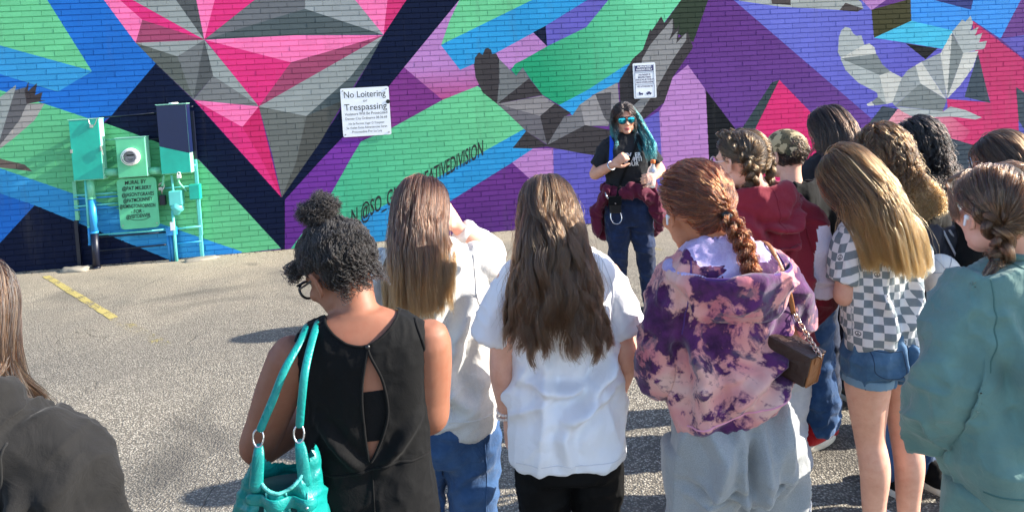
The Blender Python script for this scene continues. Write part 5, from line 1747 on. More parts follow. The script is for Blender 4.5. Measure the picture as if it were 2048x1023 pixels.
hd7 = hood((0, -.004, 1.395), (.060, .052), 0, [(0, .012), (.016, -.004), (.034, .002), (.050, .046), (.062, .050), (.076, .020), (.090, -.04), (.096, -.11), (.076, -.155), (.036, -.12), (.0, -.04)], None, None, span=125)
me = fuse([loft(rows, n=44), slR, slL, hd7], .0072, 3)
wrinkle(me, [((.4, 0, 1), 8, 4, .013, 91, None), ((1, .2, -.3), 13, 3, .008, 93, None)], [(((-.12, 1.34), (-.03, 1.22), (.09, 1.25)), .018, .016), (((.11, 1.36), (.04, 1.29), (-.07, 1.30)), .016, .012), (((.12, 1.30), (.03, 1.22), (-.02, 1.14)), .014, .014)])
hm = attach('hoodie', me, [M['maroon_fleece'], M['white_quilt']], p.root)
Cq = np.array([q.center[:] for q in me.polygons])
me.polygons.foreach_set('material_index', ((Cq[:, 0] > .168 + .25 * np.clip(Cq[:, 2] - 1.18, 0, 1)) & (Cq[:, 2] > 1.0) & (Cq[:, 2] < 1.275)).astype(np.int32))
V, F = limb([(.249, .010, 1.055), (.251, .016, 1.03), (.252, .02, 1.0)], [.106, .110, .108], n=30, round_ends=False)
me = fuse([(V, F)], .006, 2); wrinkle(me, [((1, 0, .3), 12, 3, .008, 95, None)])
wsl = attach('sleeve_cuff', me, M['white_quilt'], p.root)
th7 = bvh_of(hm.data)
seam('hood_seam', th7, [(.0, 0, 1.43), (.002, 0, 1.36), (.0, 0, 1.28)], M['maroon_fleece'], hm, r=.003)
for sg in (-1, 1): seam('armhole_seam', th7, [(sg * .135, 0, 1.37), (sg * .152, 0, 1.28), (sg * .165, 0, 1.16)], M['maroon_fleece'], hm, r=.003)
me = fuse([loft([(.66, .16, .11, -.01), (.78, .170, .12, -.016), (.9, .15, .105, 0)])] + legs_parts(1.66, (-.09, .09), r=(.11, .10, .085, .082, .075), zend=.07), .009, 3)
wrinkle(me, [((1, 0, .3), 14, 3, .008, 97, None)]); attach('jeans', me, M['light_denim'], p.root)
for sg in (-1, 1): shoe('shoe', p.root, sg * .09, .03, -sg * .1, M['white_cotton'], M['white_cotton'])
hair_cap(p, M['hair_base_ash'], .006)
for sg in (-1, 1):
    slick(p, 1700, (sg * .80, -.62, -.25), M['hair_ash'], seed=31 + sg, stop=.93, thick=.012, K=16, ncl=60, cl=.5, bulge=.008, lump=.0012, sel=(lambda q: q[:, 0] <= .004) if sg < 0 else (lambda q: q[:, 0] > -.004))
    pts = [p.hp((sg * .034, .052, .110)), p.hp((sg * .060, .0, .100)), p.hp((sg * .074, -.045, .060)), p.hp((sg * .070, -.080, .005)), p.hp((sg * .060, -.086, -.050)), p.hp((sg * .062, -.060, -.105)), p.hp((sg * .085, .0, -.150))]
    braid('braid', pts, .028, M['hair_ash'], p.root, per=120, turns_per_m=8, taper=(.7, 1.0), depth=tuple(p.hr @ np.array([sg * .6, -.7, .3])), seed=33 + sg, fuzz=.009)
glasses(p, M['pink_clear'], M['lens_clear'], r=(.029, .026), thick=.0028)

# ------------------------------------------------------------------ person in the camouflage cap
def camo():
    m, nt, b = new_mat('camouflage_cotton')
    co = objco(nt)
    a = noise_tex(nt, 15, 3, .5, co, .6); c = noise_tex(nt, 24, 3, .5, co, .8)
    col = ramp(nt, a, [(.40, tuple(lin((176, 154, 116)))), (.46, tuple(lin((96, 82, 56)))), (.56, tuple(lin((60, 58, 40)))), (.62, tuple(lin((190, 168, 132))))], 'CONSTANT')
    col = mixc(nt, ramp(nt, c, [(.66, (0, 0, 0)), (.68, (1, 1, 1))]), col, tuple(lin((70, 52, 44))))
    nt.links.new(col, b.inputs['Base Color']); b.inputs['Roughness'].default_value = .9
    nt.links.new(bump(nt, noise_tex(nt, 600, 2, .5, co), .3, .001), b.inputs['Normal'])
    return m
M['camo'] = camo()
M['red_canvas'] = cloth_mat('red_canvas', (168, 20, 28), crease=.2)
M['rubber_white'] = simple_mat('white_rubber', (214, 208, 194), .5, var=.12)
M['hair_darkbrown'] = hair_mat('dark_brown_hair', (20, 13, 10), (60, 42, 32))
M['hair_base_dark'] = simple_mat('dark_hair_base', (26, 19, 16), .8, bmp=.6, bscale=260)
p = Person('person in a camouflage cap, black top, blue jeans and red canvas shoes', 1.335, 3.5, 1.585, yaw=R(10), head=(26, 6, 0), skin=M['skin_fair'])
rows = [(.76, .17, .12, -.01), (.9, .176, .125, -.006), (1.1, .178, .12, 0), (1.2, .178, .108, -.004), (1.26, .165, .09, -.01), (1.295, .125, .07, -.01), (1.318, .08, .058, -.008), (1.33, .062, .052, -.006)]
AR = p.arm_parts((.155, 0, 1.235), (.21, .02, 1.0), (.17, .13, .85), ((-.2, .5, -.7), (1, 0, 0), .5, 1)); AL = p.arm_parts((-.155, 0, 1.235), (-.21, .02, 1.0), (-.17, .13, .85), ((.2, .5, -.7), (-1, 0, 0), .5, -1))
p.build_body(AR + AL, voxel=.0075, rows=rows)
me = fuse([loft(rows), limb([(.11, 0, 1.245), (.165, 0, 1.17), (.21, .015, 1.0), (.18, .10, .89)], [.074, .076, .068, .05], round_ends=False), limb([(-.11, 0, 1.245), (-.165, 0, 1.17), (-.21, .015, 1.0), (-.18, .10, .89)], [.074, .076, .068, .05], round_ends=False),
           hood((0, -.004, 1.305), (.058, .05), 0, [(0, .01), (.03, .0), (.05, .035), (.066, .03), (.08, -.04), (.07, -.11), (.03, -.09), (0, -.04)], None, None, span=125)], .0085, 3)
wrinkle(me, [((.5, 0, 1), 9, 3, .010, 101, None)]); attach('hoodie', me, M['black_knit'], p.root)
me = fuse([loft([(.62, .15, .10, -.01), (.72, .165, .115, -.014), (.85, .145, .1, 0)])] + legs_parts(1.55, (-.085, .09), r=(.10, .09, .080, .078, .078), zend=.085, dx=(-.01, .035)), .008, 3)
wrinkle(me, [((1, 0, .3), 15, 3, .012, 103, None)]); attach('jeans', me, M['denim'], p.root)
shoe('canvas_shoe', p.root, .125, .015, R(-62), M['red_canvas'], M['rubber_white'], .26, M['white_cotton']); shoe('canvas_shoe', p.root, -.095, .06, R(-6), M['red_canvas'], M['rubber_white'], .26, M['white_cotton'])
hair_cap(p, M['hair_base_dark'], .004)
slick(p, 1600, (.5, -.7, -.9), M['hair_darkbrown'], seed=41, stop=.7, thick=.014, curl=.004, cfreq=120, K=14, ncl=80, cl=.4, lump=.005, low=-.075)
cap = empty('cap', (0, 0, 0)); cap.matrix_world = Matrix.Translation((1.335, 3.5, 0)) @ Matrix.Rotation(R(10), 4, 'Z')
tag(cap, 'camouflage baseball cap worn by the person in black', 'cap')
V, F = ball((0, -.012, .030), (.090, .110, .098), n=40, m=30)
keep = V[:, 2] > .012 - .045 * np.clip((-V[:, 1] - .02) / .09, 0, 1) + .0
hole = (V[:, 1] < -.07) & (np.abs(V[:, 0]) < .032) & (V[:, 2] < .012)
F = [f for f in F if all(keep[i] and not hole[i] for i in f)]
mesh_obj('crown', np.array(V) * p.hs @ p.hr.T + p.hc, F, M['camo'], cap, True)
t = np.linspace(-1, 1, 17)
V, F = [], []
for a in t:
    for k, (ry, dz) in enumerate(((.0, 0), (.055, -.006), (.075, -.016))):
        x = a * .074; y = .088 + (ry - .02) * (1 - a * a) ** .5 + .0 - .03 * a * a
        V += [(x, y, .020 + dz - .016 * a * a), (x, y, .016 + dz - .016 * a * a)]
for i in range(16):
    for k in range(2):
        a0, b0_ = i * 6 + k * 2, (i + 1) * 6 + k * 2
        F += [(a0, b0_, b0_ + 2, a0 + 2), (a0 + 1, a0 + 3, b0_ + 3, b0_ + 1)]
mesh_obj('brim', np.array(V) * p.hs @ p.hr.T + p.hc, F, M['camo'], cap, True)
V, F = limb([p.hp((a * .045, -.112 + .16 * abs(a) ** 2 * .35, -.022)) for a in np.linspace(-1, 1, 9)], [.007] * 9, n=8, flat=(1, .4), ref=(0, 0, 1)); mesh_obj('back_strap', V, F, M['black_knit'], cap, True)
V, F = ball(p.hp((0, -.012, .123)), (.006, .006, .004), n=8, m=6); mesh_obj('top_button', V, F, M['camo'], cap, True)

# ------------------------------------------------------------------ the two standing furthest back
M['charcoal_knit'] = cloth_mat('charcoal_knit', (34, 34, 38), crease=.3, sheen=.05)
def plain_person(label, X, Y, h, yaw, head, off, skin, topmat, botmat, seed, loose=1.0, hem=.50, voxel=.0085, armfwd=.13, headscale=1.0):
    p = Person(label, X, Y, h, yaw=yaw, head=head, head_off=off, skin=skin, hs=headscale)
    k = h / 1.62
    rows = [(hem * h, .17 * k * loose, .125 * k * loose, -.01), (.6 * h, .172 * k * loose, .122 * k * loose, -.004), (.7 * h, .178 * k * loose, .12 * k * loose, 0), (.775 * h, .178 * k, .107 * k, -.004), (.812 * h, .165 * k, .088 * k, -.01),
            (.833 * h, .125 * k, .069 * k, -.01), (.847 * h, .08 * k, .057 * k, -.008), (.855 * h, .062 * k, .052 * k, -.006)]
    AR = p.arm_parts((.155 * k, 0, .795 * h), (.215 * k, .02, .645 * h), (.16 * k, armfwd, .57 * h), ((-.3, .6, -.3), (.6, 0, 1), .5, 1)); AL = p.arm_parts((-.155 * k, 0, .795 * h), (-.215 * k, .02, .645 * h), (-.16 * k, armfwd, .57 * h), ((.3, .6, -.3), (-.6, 0, 1), .5, -1))
    p.build_body(AR + AL, voxel=voxel, rows=rows)
    sl = [limb([(s * .112 * k, 0, .80 * h), (s * .168 * k, 0, .755 * h), (s * .215 * k, .012, .65 * h), (s * .175 * k, armfwd * .75, .585 * h)], np.array([.074, .075, .066, .048]) * k, n=20, round_ends=False) for s in (-1, 1)]
    me = fuse([loft(rows)] + sl, voxel, 3)
    wrinkle(me, [((.4, 0, 1), 9, 3.5, .010, seed, None), ((1, 0, .4), 12, 3, .006, seed + 2, None)])
    top = attach('top', me, topmat, p.root)
    me = fuse([loft([(.42 * h, .15 * k, .10 * k, -.01), (.49 * h, .162 * k, .115 * k, -.014), (.58 * h, .14 * k, .098 * k, 0)])] + legs_parts(h, (-.088 * k, .088 * k), r=np.array([.10, .09, .072, .07, .062]) * k, zend=.07), voxel * 1.1, 3)
    wrinkle(me, [((1, 0, .3), 14, 3, .008, seed + 4, None)])
    bot = attach('jeans', me, botmat, p.root)
    return p, rows, top, bot
p9, rows9, t9, b9 = plain_person('tall person with straight dark brown hair behind the camouflage cap', 1.745, 3.95, 1.675, R(16), (8, 4, 0), (-.01, 0, 0), M['skin_fair'], M['charcoal_knit'], M['dark_denim'], 111)
for sg in (-1, 1): shoe('shoe', p9.root, sg * .09, .03, -sg * .1, M['black_plastic'], M['rubber_white'])
hair_cap(p9, M['hair_base_dark'])
M['hair_dark2'] = hair_mat('deep_brown_hair', (16, 10, 8), (70, 48, 34))
straight_hair(p9, rows9, 3600, 1.30, M['hair_dark2'], seed=51, length=.48, steps=20, ncl=70, cl=.5, wave=.004, jitter=.04, thick=.024, rad=.0012)

# ------------------------------------------------------------------ girl in the checkered shirt and denim shorts
def checker_cloth():
    m, nt, b = new_mat('checkered_cotton')
    at = N(nt, 'ShaderNodeAttribute', attribute_name='cloth_uv')
    sx = N(nt, 'ShaderNodeSeparateXYZ'); nt.links.new(at.outputs['Vector'], sx.inputs[0])
    SZ = .0275
    u = mth(nt, 'DIVIDE', sx.outputs[0], SZ); v = mth(nt, 'DIVIDE', sx.outputs[1], SZ)
    fu, fv = mth(nt, 'FLOOR', u), mth(nt, 'FLOOR', v)
    par = mth(nt, 'MODULO', mth(nt, 'ABSOLUTE', mth(nt, 'ADD', fu, fv)), 2.0)
    dark = mth(nt, 'GREATER_THAN', par, .5)
    lu = mth(nt, 'SUBTRACT', mth(nt, 'SUBTRACT', u, fu), .5); lv = mth(nt, 'SUBTRACT', mth(nt, 'SUBTRACT', v, fv), .5)
    rad = mth(nt, 'SQRT', mth(nt, 'ADD', mth(nt, 'MULTIPLY', lu, lu), mth(nt, 'MULTIPLY', lv, lv)))
    ring = mth(nt, 'LESS_THAN', mth(nt, 'ABSOLUTE', mth(nt, 'SUBTRACT', rad, .30)), .05)
    inn = mth(nt, 'LESS_THAN', rad, .30)
    bar = mth(nt, 'MULTIPLY', mth(nt, 'LESS_THAN', mth(nt, 'ABSOLUTE', lu), .045), inn)
    dg = mth(nt, 'LESS_THAN', mth(nt, 'ABSOLUTE', mth(nt, 'SUBTRACT', mth(nt, 'ABSOLUTE', lu), mth(nt, 'MULTIPLY', lv, -1.0))), .06)
    dg = mth(nt, 'MULTIPLY', mth(nt, 'MULTIPLY', dg, inn), mth(nt, 'LESS_THAN', lv, .02))
    sym = mth(nt, 'MAXIMUM', mth(nt, 'MAXIMUM', ring, bar), dg)
    # every third grey square in every other row carries the sign
    pick = mth(nt, 'LESS_THAN', mth(nt, 'MODULO', mth(nt, 'ABSOLUTE', mth(nt, 'ADD', fu, mth(nt, 'MULTIPLY', fv, 5.0))), 14.0), .5)
    sym = mth(nt, 'MULTIPLY', sym, pick)
    grey = tuple(lin((112, 124, 130))); wht = tuple(lin((222, 220, 218)))
    col = mixc(nt, dark, wht, grey)
    col = mixc(nt, sym, col, tuple(lin((58, 64, 70))))
    nz = noise_tex(nt, 60, 3, .6, objco(nt))
    col = mixc(nt, mth(nt, 'MULTIPLY', nz, .18), col, (.5, .5, .5))
    nt.links.new(col, b.inputs['Base Color']); b.inputs['Roughness'].default_value = .85; b.inputs['Specular IOR Level'].default_value = .2
    nt.links.new(bump(nt, noise_tex(nt, 24, 4, .6, objco(nt), .6), .3, .010), b.inputs['Normal'])
    return m
M['checker'] = checker_cloth()
M['shorts_denim'] = cloth_mat('shorts_denim', (58, 92, 124), weave=600, wv=.5, mottling=.2, fade=(96, 130, 160), crease=.4)
M['cuff_denim'] = cloth_mat('cuff_denim', (110, 142, 166), weave=600, wv=.5, mottling=.12)
M['stitch_denim'] = cloth_mat('denim_stitching', (34, 58, 84), crease=0)
M['hair_gold'] = hair_mat('golden_brown_hair', (48, 31, 16), (134, 96, 56), tip=(128, 92, 52), tip_at=.6)
M['hair_base_gold'] = simple_mat('golden_hair_base', (84, 60, 36), .8, bmp=.6, bscale=260)
p = Person('girl in a grey checkered shirt and denim shorts with very long golden brown hair', 1.362, 2.70, 1.59, yaw=R(12), head=(10, 12, -10), head_off=(-.085, .03, -.010), skin=M['skin_fair'])
rows = [(.825, .140, .110, -.014), (.86, .146, .116, -.014), (.95, .148, .110, -.008), (1.05, .148, .104, 0), (1.15, .154, .104, 0), (1.225, .160, .096, -.004), (1.275, .150, .082, -.01), (1.308, .115, .066, -.01), (1.33, .076, .056, -.008), (1.342, .06, .05, -.006)]
AL = p.arm_parts((-.132, 0, 1.235), (-.160, .0, 1.02), (-.06, .15, 1.0), ((.7, .5, .1), (0, 0, 1), .5, 1)); AR = p.arm_parts((.132, 0, 1.235), (.160, .03, 1.02), (.07, .18, .98), ((-.7, .5, .1), (0, 0, 1), .5, -1))
H = 1.59
lg = []
for x, dx in ((-.080, .020), (.080, .012)):
    lg.append(limb([(x * .9, -.01, .80), (x, -.012, .70), (x + dx * .4, .0, .58), (x + dx * .8, .006, .46), (x + dx, -.014, .345), (x + dx, -.004, .20), (x + dx, -.004, .09)], [.072, .083, .070, .055, .055, .044, .036], n=24, m=40))
    lg.append(limb([(x + dx, -.03, .06), (x + dx + (.004 if x > 0 else -.004), .06, .05), (x + dx, .12, .04)], [.036, .036, .03], n=16))
p.build_body(AL + AR + lg, voxel=.0058, rows=[(.72, .13, .10, -.014), (.78, .148, .118, -.014)] + rows, smooth=3)
me = fuse([loft(rows, n=48), limb([(-.09, 0, 1.255), (-.130, 0, 1.19), (-.158, .0, 1.075)], [.056, .060, .060], n=24, round_ends=False), limb([(.09, 0, 1.255), (.130, 0, 1.19), (.158, .006, 1.075)], [.056, .060, .060], n=24, round_ends=False)], .006, 3)
V0_ = getv(me)
ang = np.arctan2(V0_[:, 0], -(V0_[:, 1] + .0))
uv = np.stack([ang * .125, V0_[:, 2], np.zeros(len(V0_))], 1)
sl_ = np.abs(V0_[:, 0]) > .146
uv[sl_, 0] = V0_[sl_, 1] + .01; uv[sl_, 1] = V0_[sl_, 2] * 1.0 + np.abs(V0_[sl_, 0]) * .4
va = me.attributes.new('cloth_uv', 'FLOAT_VECTOR', 'POINT'); va.data.foreach_set('vector', uv.astype(np.float32).ravel())
wrinkle(me, [((.3, 0, 1), 9, 4, .010, 121, None), ((1, 0, .3), 13, 3, .008, 123, lambda P: np.exp(-((P[:, 2] - .87) / .06) ** 2))], [(((.12, 1.1), (.05, 1.0), (.0, .88)), .010, .018), (((-.10, 1.08), (-.05, .97), (-.06, .86)), .010, .018)])
ck = attach('shirt', me, M['checker'], p.root)
shr = [(.70, .155, .118, -.014), (.745, .160, .128, -.020), (.80, .156, .128, -.020), (.86, .142, .112, -.014), (.92, .130, .098, -.006)]
me = fuse([loft(shr[1:]), limb([(-.080, -.012, .80), (-.079, -.012, .692)], [.094, .090], n=28, round_ends=False, flat=(.92, 1.1), ref=(1, 0, 0)), limb([(.080, -.012, .80), (.080, -.012, .692)], [.094, .090], n=28, round_ends=False, flat=(.92, 1.1), ref=(1, 0, 0))], .0055, 2)
wrinkle(me, [((1, 0, .3), 16, 3, .006, 125, None)], [(((0, .86), (.0, .78), (.0, .70)), -.010, .012)])
sh = attach('shorts', me, M['shorts_denim'], p.root)
ts = bvh_of(me)
for x in (-.080, .080):
    V, F = limb([(x, -.012, .722), (x, -.012, .690)], [.0945, .0940], n=32, round_ends=False, flat=(.92, 1.1), ref=(1, 0, 0))
    me2 = fuse([(V, F)], .005, 1); attach('cuff', me2, M['cuff_denim'], sh)
    sg = -1 if x < 0 else 1
    seam('pocket', ts, [(x - .045, 0, .84), (x - .045, 0, .765), (x, 0, .745), (x + .045, 0, .765), (x + .045, 0, .84)], M['stitch_denim'], sh, r=.0018, n=60)
    seam('pocket_top', ts, [(x - .046, 0, .842), (x, 0, .838), (x + .046, 0, .842)], M['stitch_denim'], sh, r=.0018)
seam('centre_seam', ts, [(0, 0, .90), (0, 0, .80), (0, 0, .70)], M['stitch_denim'], sh, r=.0018)
M['sandal'] = leather('white_trainer', (214, 212, 208), .5)
for x in (-.060, .092): shoe('shoe', p.root, x, .035, 0, M['sandal'], M['rubber_white'])
hair_cap(p, M['hair_base_gold'])
straight_hair(p, rows, 6000, 1.12, M['hair_gold'], seed=61, length=.72, steps=30, ncl=90, cl=.75, cpow=1.2, wave=.004, wfreq=20, flow=(.15, -.8, 0), flow_steps=9, gdir=(.15, -.05, -1.0), jitter=.04, thick=.030, xshape=lambda x: -.12 * (x - .02), side=.95, back=.6, part=-.02, rad=.001)

# ------------------------------------------------------------------ the two with curly hair
M['hair_curlbrown'] = hair_mat('curly_brown_hair', (38, 24, 13), (116, 80, 45), tip=(126, 90, 52), tip_at=.55)
M['hair_curldark'] = hair_mat('curly_dark_hair', (8, 6, 5), (28, 20, 17))
M['ice_blue'] = cloth_mat('ice_blue_cotton', (186, 212, 214), crease=.3)
M['black_leather'] = leather('black_leather', (14, 14, 16), .32)
p11, rows11, t11, b11 = plain_person('girl with curly light brown hair wearing black, behind the golden-haired girl', 1.64, 3.12, 1.615, R(14), (6, 4, 0), (-.05, 0, 0), M['skin_fair'], M['black_knit'], M['denim'], 131)
for sg in (-1, 1): shoe('canvas_shoe', p11.root, sg * .09 + .03, .0, -sg * .1, M['black_knit'], M['rubber_white'], .25, M['white_cotton'])
hair_cap(p11, M['hair_base_gold'], .012)
straight_hair(p11, rows11, 4600, 1.20, M['hair_curlbrown'], seed=71, length=.62, steps=90, ncl=150, cl=.95, cpow=.4, curl=.0105, cfreq=140, wave=.012, wfreq=25, thick=.034, jitter=.04, rad=.0012, gdir=(.16, -.08, -1), flow=(.1, -.9, 0), frizz=.004, xshape=lambda x: .2 * abs(x))
p12, rows12, t12, b12 = plain_person('girl with curly black hair in a black leather jacket over an ice blue top', 2.06, 3.62, 1.60, R(34), (10, 4, 0), (-.03, 0, 0), M['skin_fair'], M['ice_blue'], M['denim'], 141, hem=.56)
for sg in (-1, 1): shoe('canvas_shoe', p12.root, sg * .09, .03, -sg * .1, M['black_knit'], M['rubber_white'], .25, M['white_cotton'])
k = 1.6 / 1.62
jr = [(.80, .185, .135, -.01), (1.0, .192, .135, -.004), (1.15, .195, .132, 0), (1.24, .192, .118, -.004), (1.30, .172, .098, -.01), (1.335, .130, .078, -.01), (1.352, .09, .066, -.008)]
me = fuse([loft(jr)] + [limb([(s * .115, 0, 1.285), (s * .175, 0, 1.21), (s * .226, .012, 1.04), (s * .185, .10, .94)], [.082, .084, .076, .058], n=20, round_ends=False) for s in (-1, 1)], .008, 3)
wrinkle(me, [((.5, 0, 1), 12, 3, .012, 143, None), ((1, 0, .3), 14, 3, .010, 145, None)])
# open, slipped down: a wide gap on the side towards the camera shows the shirt
drop_faces(me, lambda C: (np.abs(C[:, 0] + .035) < .040 + .02 * (1.3 - C[:, 2])) & (C[:, 1] < 0) & (C[:, 2] < 1.34))
attach('jacket', me, M['black_leather'], p12.root)
hair_cap(p12, M['hair_base_dark'], .012)
straight_hair(p12, rows12, 4000, 1.19, M['hair_curldark'], seed=81, length=.60, steps=90, ncl=150, cl=.95, cpow=.4, curl=.0095, cfreq=140, wave=.012, wfreq=25, thick=.032, jitter=.04, rad=.0013, gdir=(.05, -.08, -1), frizz=.004)

# drawstring bag and white cap carried by the curly-haired girl
M['grey_nylon'] = cloth_mat('dark_grey_nylon', (52, 50, 56), rough=.5, crease=.6, cscale=16, sheen=.1)
M['cord_grey'] = simple_mat('grey_cord', (170, 168, 170), .7)
db = empty('drawstring_bag', (1.72, 2.93, 0)); tag(db, 'dark grey drawstring bag on the back of the curly brown-haired girl', 'bag')
me = fuse([loft([(.78, .13, .045, 0), (.82, .145, .06, 0), (.95, .14, .062, 0), (1.08, .12, .05, 0), (1.16, .07, .035, 0), (1.19, .045, .028, 0)])], .008, 2)
wrinkle(me, [((.2, 0, 1), 16, 4, .016, 151, None)]); attach('bag_body', me, M['grey_nylon'], db)
mb = MB()
for pts in ([(.03, -.02, 1.19), (.10, -.05, 1.05), (.145, -.03, .84)], [(.0, -.03, 1.19), (.04, -.075, 1.05), (.10, -.065, .84)]):
    mb.tube(catmull(np.array(pts), 16), .005, 6)
mb.build('drawstring', M['cord_grey'], db, True)
wc = empty('cap', (1.665, 2.82, 1.03)); tag(wc, 'white baseball cap hanging on the dark grey drawstring bag', 'cap'); wc.rotation_euler = (R(-66), R(0), R(165)); wc.scale = (.88, .88, .88)
M['off_white'] = cloth_mat('off_white_twill', (218, 212, 204), crease=.2)
V, F = ball((0, 0, 0), (.082, .098, .085), n=36, m=24)
F = [f for f in F if all(V[i][2] > -.012 for i in f)]
mesh_obj('crown', V, F, M['off_white'], wc, True)
mb = MB()
for a in np.radians([0, 60, 120, 180, 240, 300]):
    mb.tube([(.0828 * math.sin(q) * math.cos(a), .099 * math.sin(q) * math.sin(a), .0858 * math.cos(q)) for q in np.linspace(.05, 1.6, 14)], .0014, 6)
mb.build('panel_seams', M['cord_grey'], wc, True)
V2, F2 = ball((0, 0, .086), (.007, .007, .005), n=10, m=8); mesh_obj('top_button', V2, F2, M['off_white'], wc, True)
V, F = [], []
for a in t:
    for kk, ry in enumerate((.0, .05, .07)):
        x = a * .076; y = .072 + ry * (1 - a * a) ** .5 - .035 * a * a
        V += [(x, y, -.010 - .12 * ry * 1.0), (x, y, -.015 - .12 * ry)]
for i in range(16):
    for kk in range(2):
        a0, b0_ = i * 6 + kk * 2, (i + 1) * 6 + kk * 2
        F += [(a0, b0_, b0_ + 2, a0 + 2), (a0 + 1, a0 + 3, b0_ + 3, b0_ + 1)]
mesh_obj('brim', V, F, M['off_white'], wc, True)

# ------------------------------------------------------------------ girl with glasses behind the green sweatshirt
p13, rows13, t13, b13 = plain_person('girl with glasses and smooth brown hair in black, behind the green sweatshirt', 2.0, 2.92, 1.585, R(22), (34, 6, 0), (-.02, 0, 0), M['skin_fair'], M['black_knit'], M['dark_denim'], 161, loose=1.06)
for sg in (-1, 1): shoe('shoe', p13.root, sg * .09, .03, -sg * .1, M['black_plastic'], M['rubber_white'])
M['hair_mid'] = hair_mat('mid_brown_hair', (28, 18, 12), (88, 62, 40))
hair_cap(p13, M['hair_base_brown'])
straight_hair(p13, rows13, 4200, 1.12, M['hair_mid'], seed=91, length=.58, ncl=80, cl=.5, wave=.004, thick=.022, rad=.0011)
glasses(p13, M['silver'], M['lens_clear'], r=(.028, .025), thick=.002)

# ------------------------------------------------------------------ girl in the green sweatshirt
M['green_fleece'] = cloth_mat('faded_green_fleece', (92, 122, 116), crease=.35, sheen=.25, mottling=.10, fade=(104, 138, 130))
M['green_seam'] = cloth_mat('green_seam', (70, 104, 98), crease=0)
p = Person('girl in a faded green sweatshirt and matching sweatpants with braided brown hair', 1.262, 1.80, 1.605, yaw=R(8), head=(5, 2, 0), head_off=(-.044, 0, .004), skin=M['skin_fair'], hs=1.04)
rows = [(.775, .170, .125, -.01), (.80, .186, .140, -.01), (.85, .198, .150, -.012), (.95, .202, .148, -.008), (1.08, .202, .140, 0), (1.2, .202, .130, 0), (1.275, .198, .114, -.004), (1.325, .176, .093, -.01), (1.355, .128, .073, -.01), (1.375, .085, .062, -.008), (1.383, .07, .056, -.006)]
AL = p.arm_parts((-.155, 0, 1.28), (-.245, .0, 1.03), (-.19, .13, .92), ((.2, .6, -.5), (-1, 0, 0), .5, -1)); AR = p.arm_parts((.155, 0, 1.28), (.245, .0, 1.03), (.19, .13, .92), ((-.2, .6, -.5), (1, 0, 0), .5, 1))
p.build_body(AL + AR, voxel=.0055, rows=rows, smooth=3)
me = fuse([loft(rows, n=48),
           limb([(-.112, 0, 1.30), (-.178, -.002, 1.21), (-.228, -.002, 1.07), (-.240, .02, .985), (-.205, .08, .90)], [.072, .074, .068, .062, .046], n=24, round_ends=False),
           limb([(.112, 0, 1.30), (.178, -.002, 1.21), (.240, -.002, 1.07), (.252, .02, .985), (.215, .08, .915)], [.074, .080, .076, .072, .056], n=24, round_ends=False)], .0065, 3)
wrinkle(me, [((.25, 0, 1), 7, 4, .012, 171, None), ((1, .2, -.5), 11, 3, .010, 173, lambda P: np.clip((np.abs(P[:, 0]) - .13) / .06, 0, 1)), ((1, 0, .3), 10, 3, .008, 175, lambda P: np.exp(-((P[:, 2] - .9) / .08) ** 2))],
        [(((-.14, 1.20), (-.09, 1.10), (-.10, .95)), .016, .02), (((-.13, 1.26), (-.10, 1.16), (-.13, 1.06)), .012, .014)])
gs = attach('sweatshirt', me, M['green_fleece'], p.root)
tg = bvh_of(me)
for sg in (-1, 1): seam('shoulder_seam', tg, [(sg * .150, 0, 1.345), (sg * .155, 0, 1.25), (sg * .175, 0, 1.13)], M['green_seam'], gs, r=.0018)
seam('yoke_seam', tg, [(-.075, 0, 1.375), (-.03, 0, 1.325), (.0, 0, 1.312), (.03, 0, 1.325), (.075, 0, 1.375)], M['green_seam'], gs, r=.0022, n=50)
seam('hem_seam', tg, [(x, 0, .835) for x in np.linspace(-.19, .19, 14)], M['green_seam'], gs, r=.003, n=50)
V, F = limb([(.072 * math.sin(a), -.006 - .060 * math.cos(a), 1.383 + .006 * (1 - math.cos(a))) for a in np.linspace(-math.pi, math.pi, 40)], [.009] * 40, m=60, n=10); mesh_obj('collar', V, F, M['green_fleece'], gs, True)
me = fuse([loft([(.62, .17, .12, -.01), (.74, .180, .130, -.018), (.84, .165, .115, -.01), (.9, .15, .1, 0)])] + legs_parts(1.6, (-.095, .095), r=(.112, .105, .09, .086, .072), zend=.07), .009, 3)
wrinkle(me, [((.5, 0, 1), 9, 4, .012, 177, None)]); attach('sweatpants', me, M['green_fleece'], p.root)
for sg in (-1, 1): shoe('shoe', p.root, sg * .1, .03, -sg * .1, M['white_cotton'], M['rubber_white'])
M['hair_braidbrown'] = hair_mat('warm_brown_hair', (46, 29, 19), (124, 90, 60))
hair_cap(p, M['hair_base_brown'], .006)
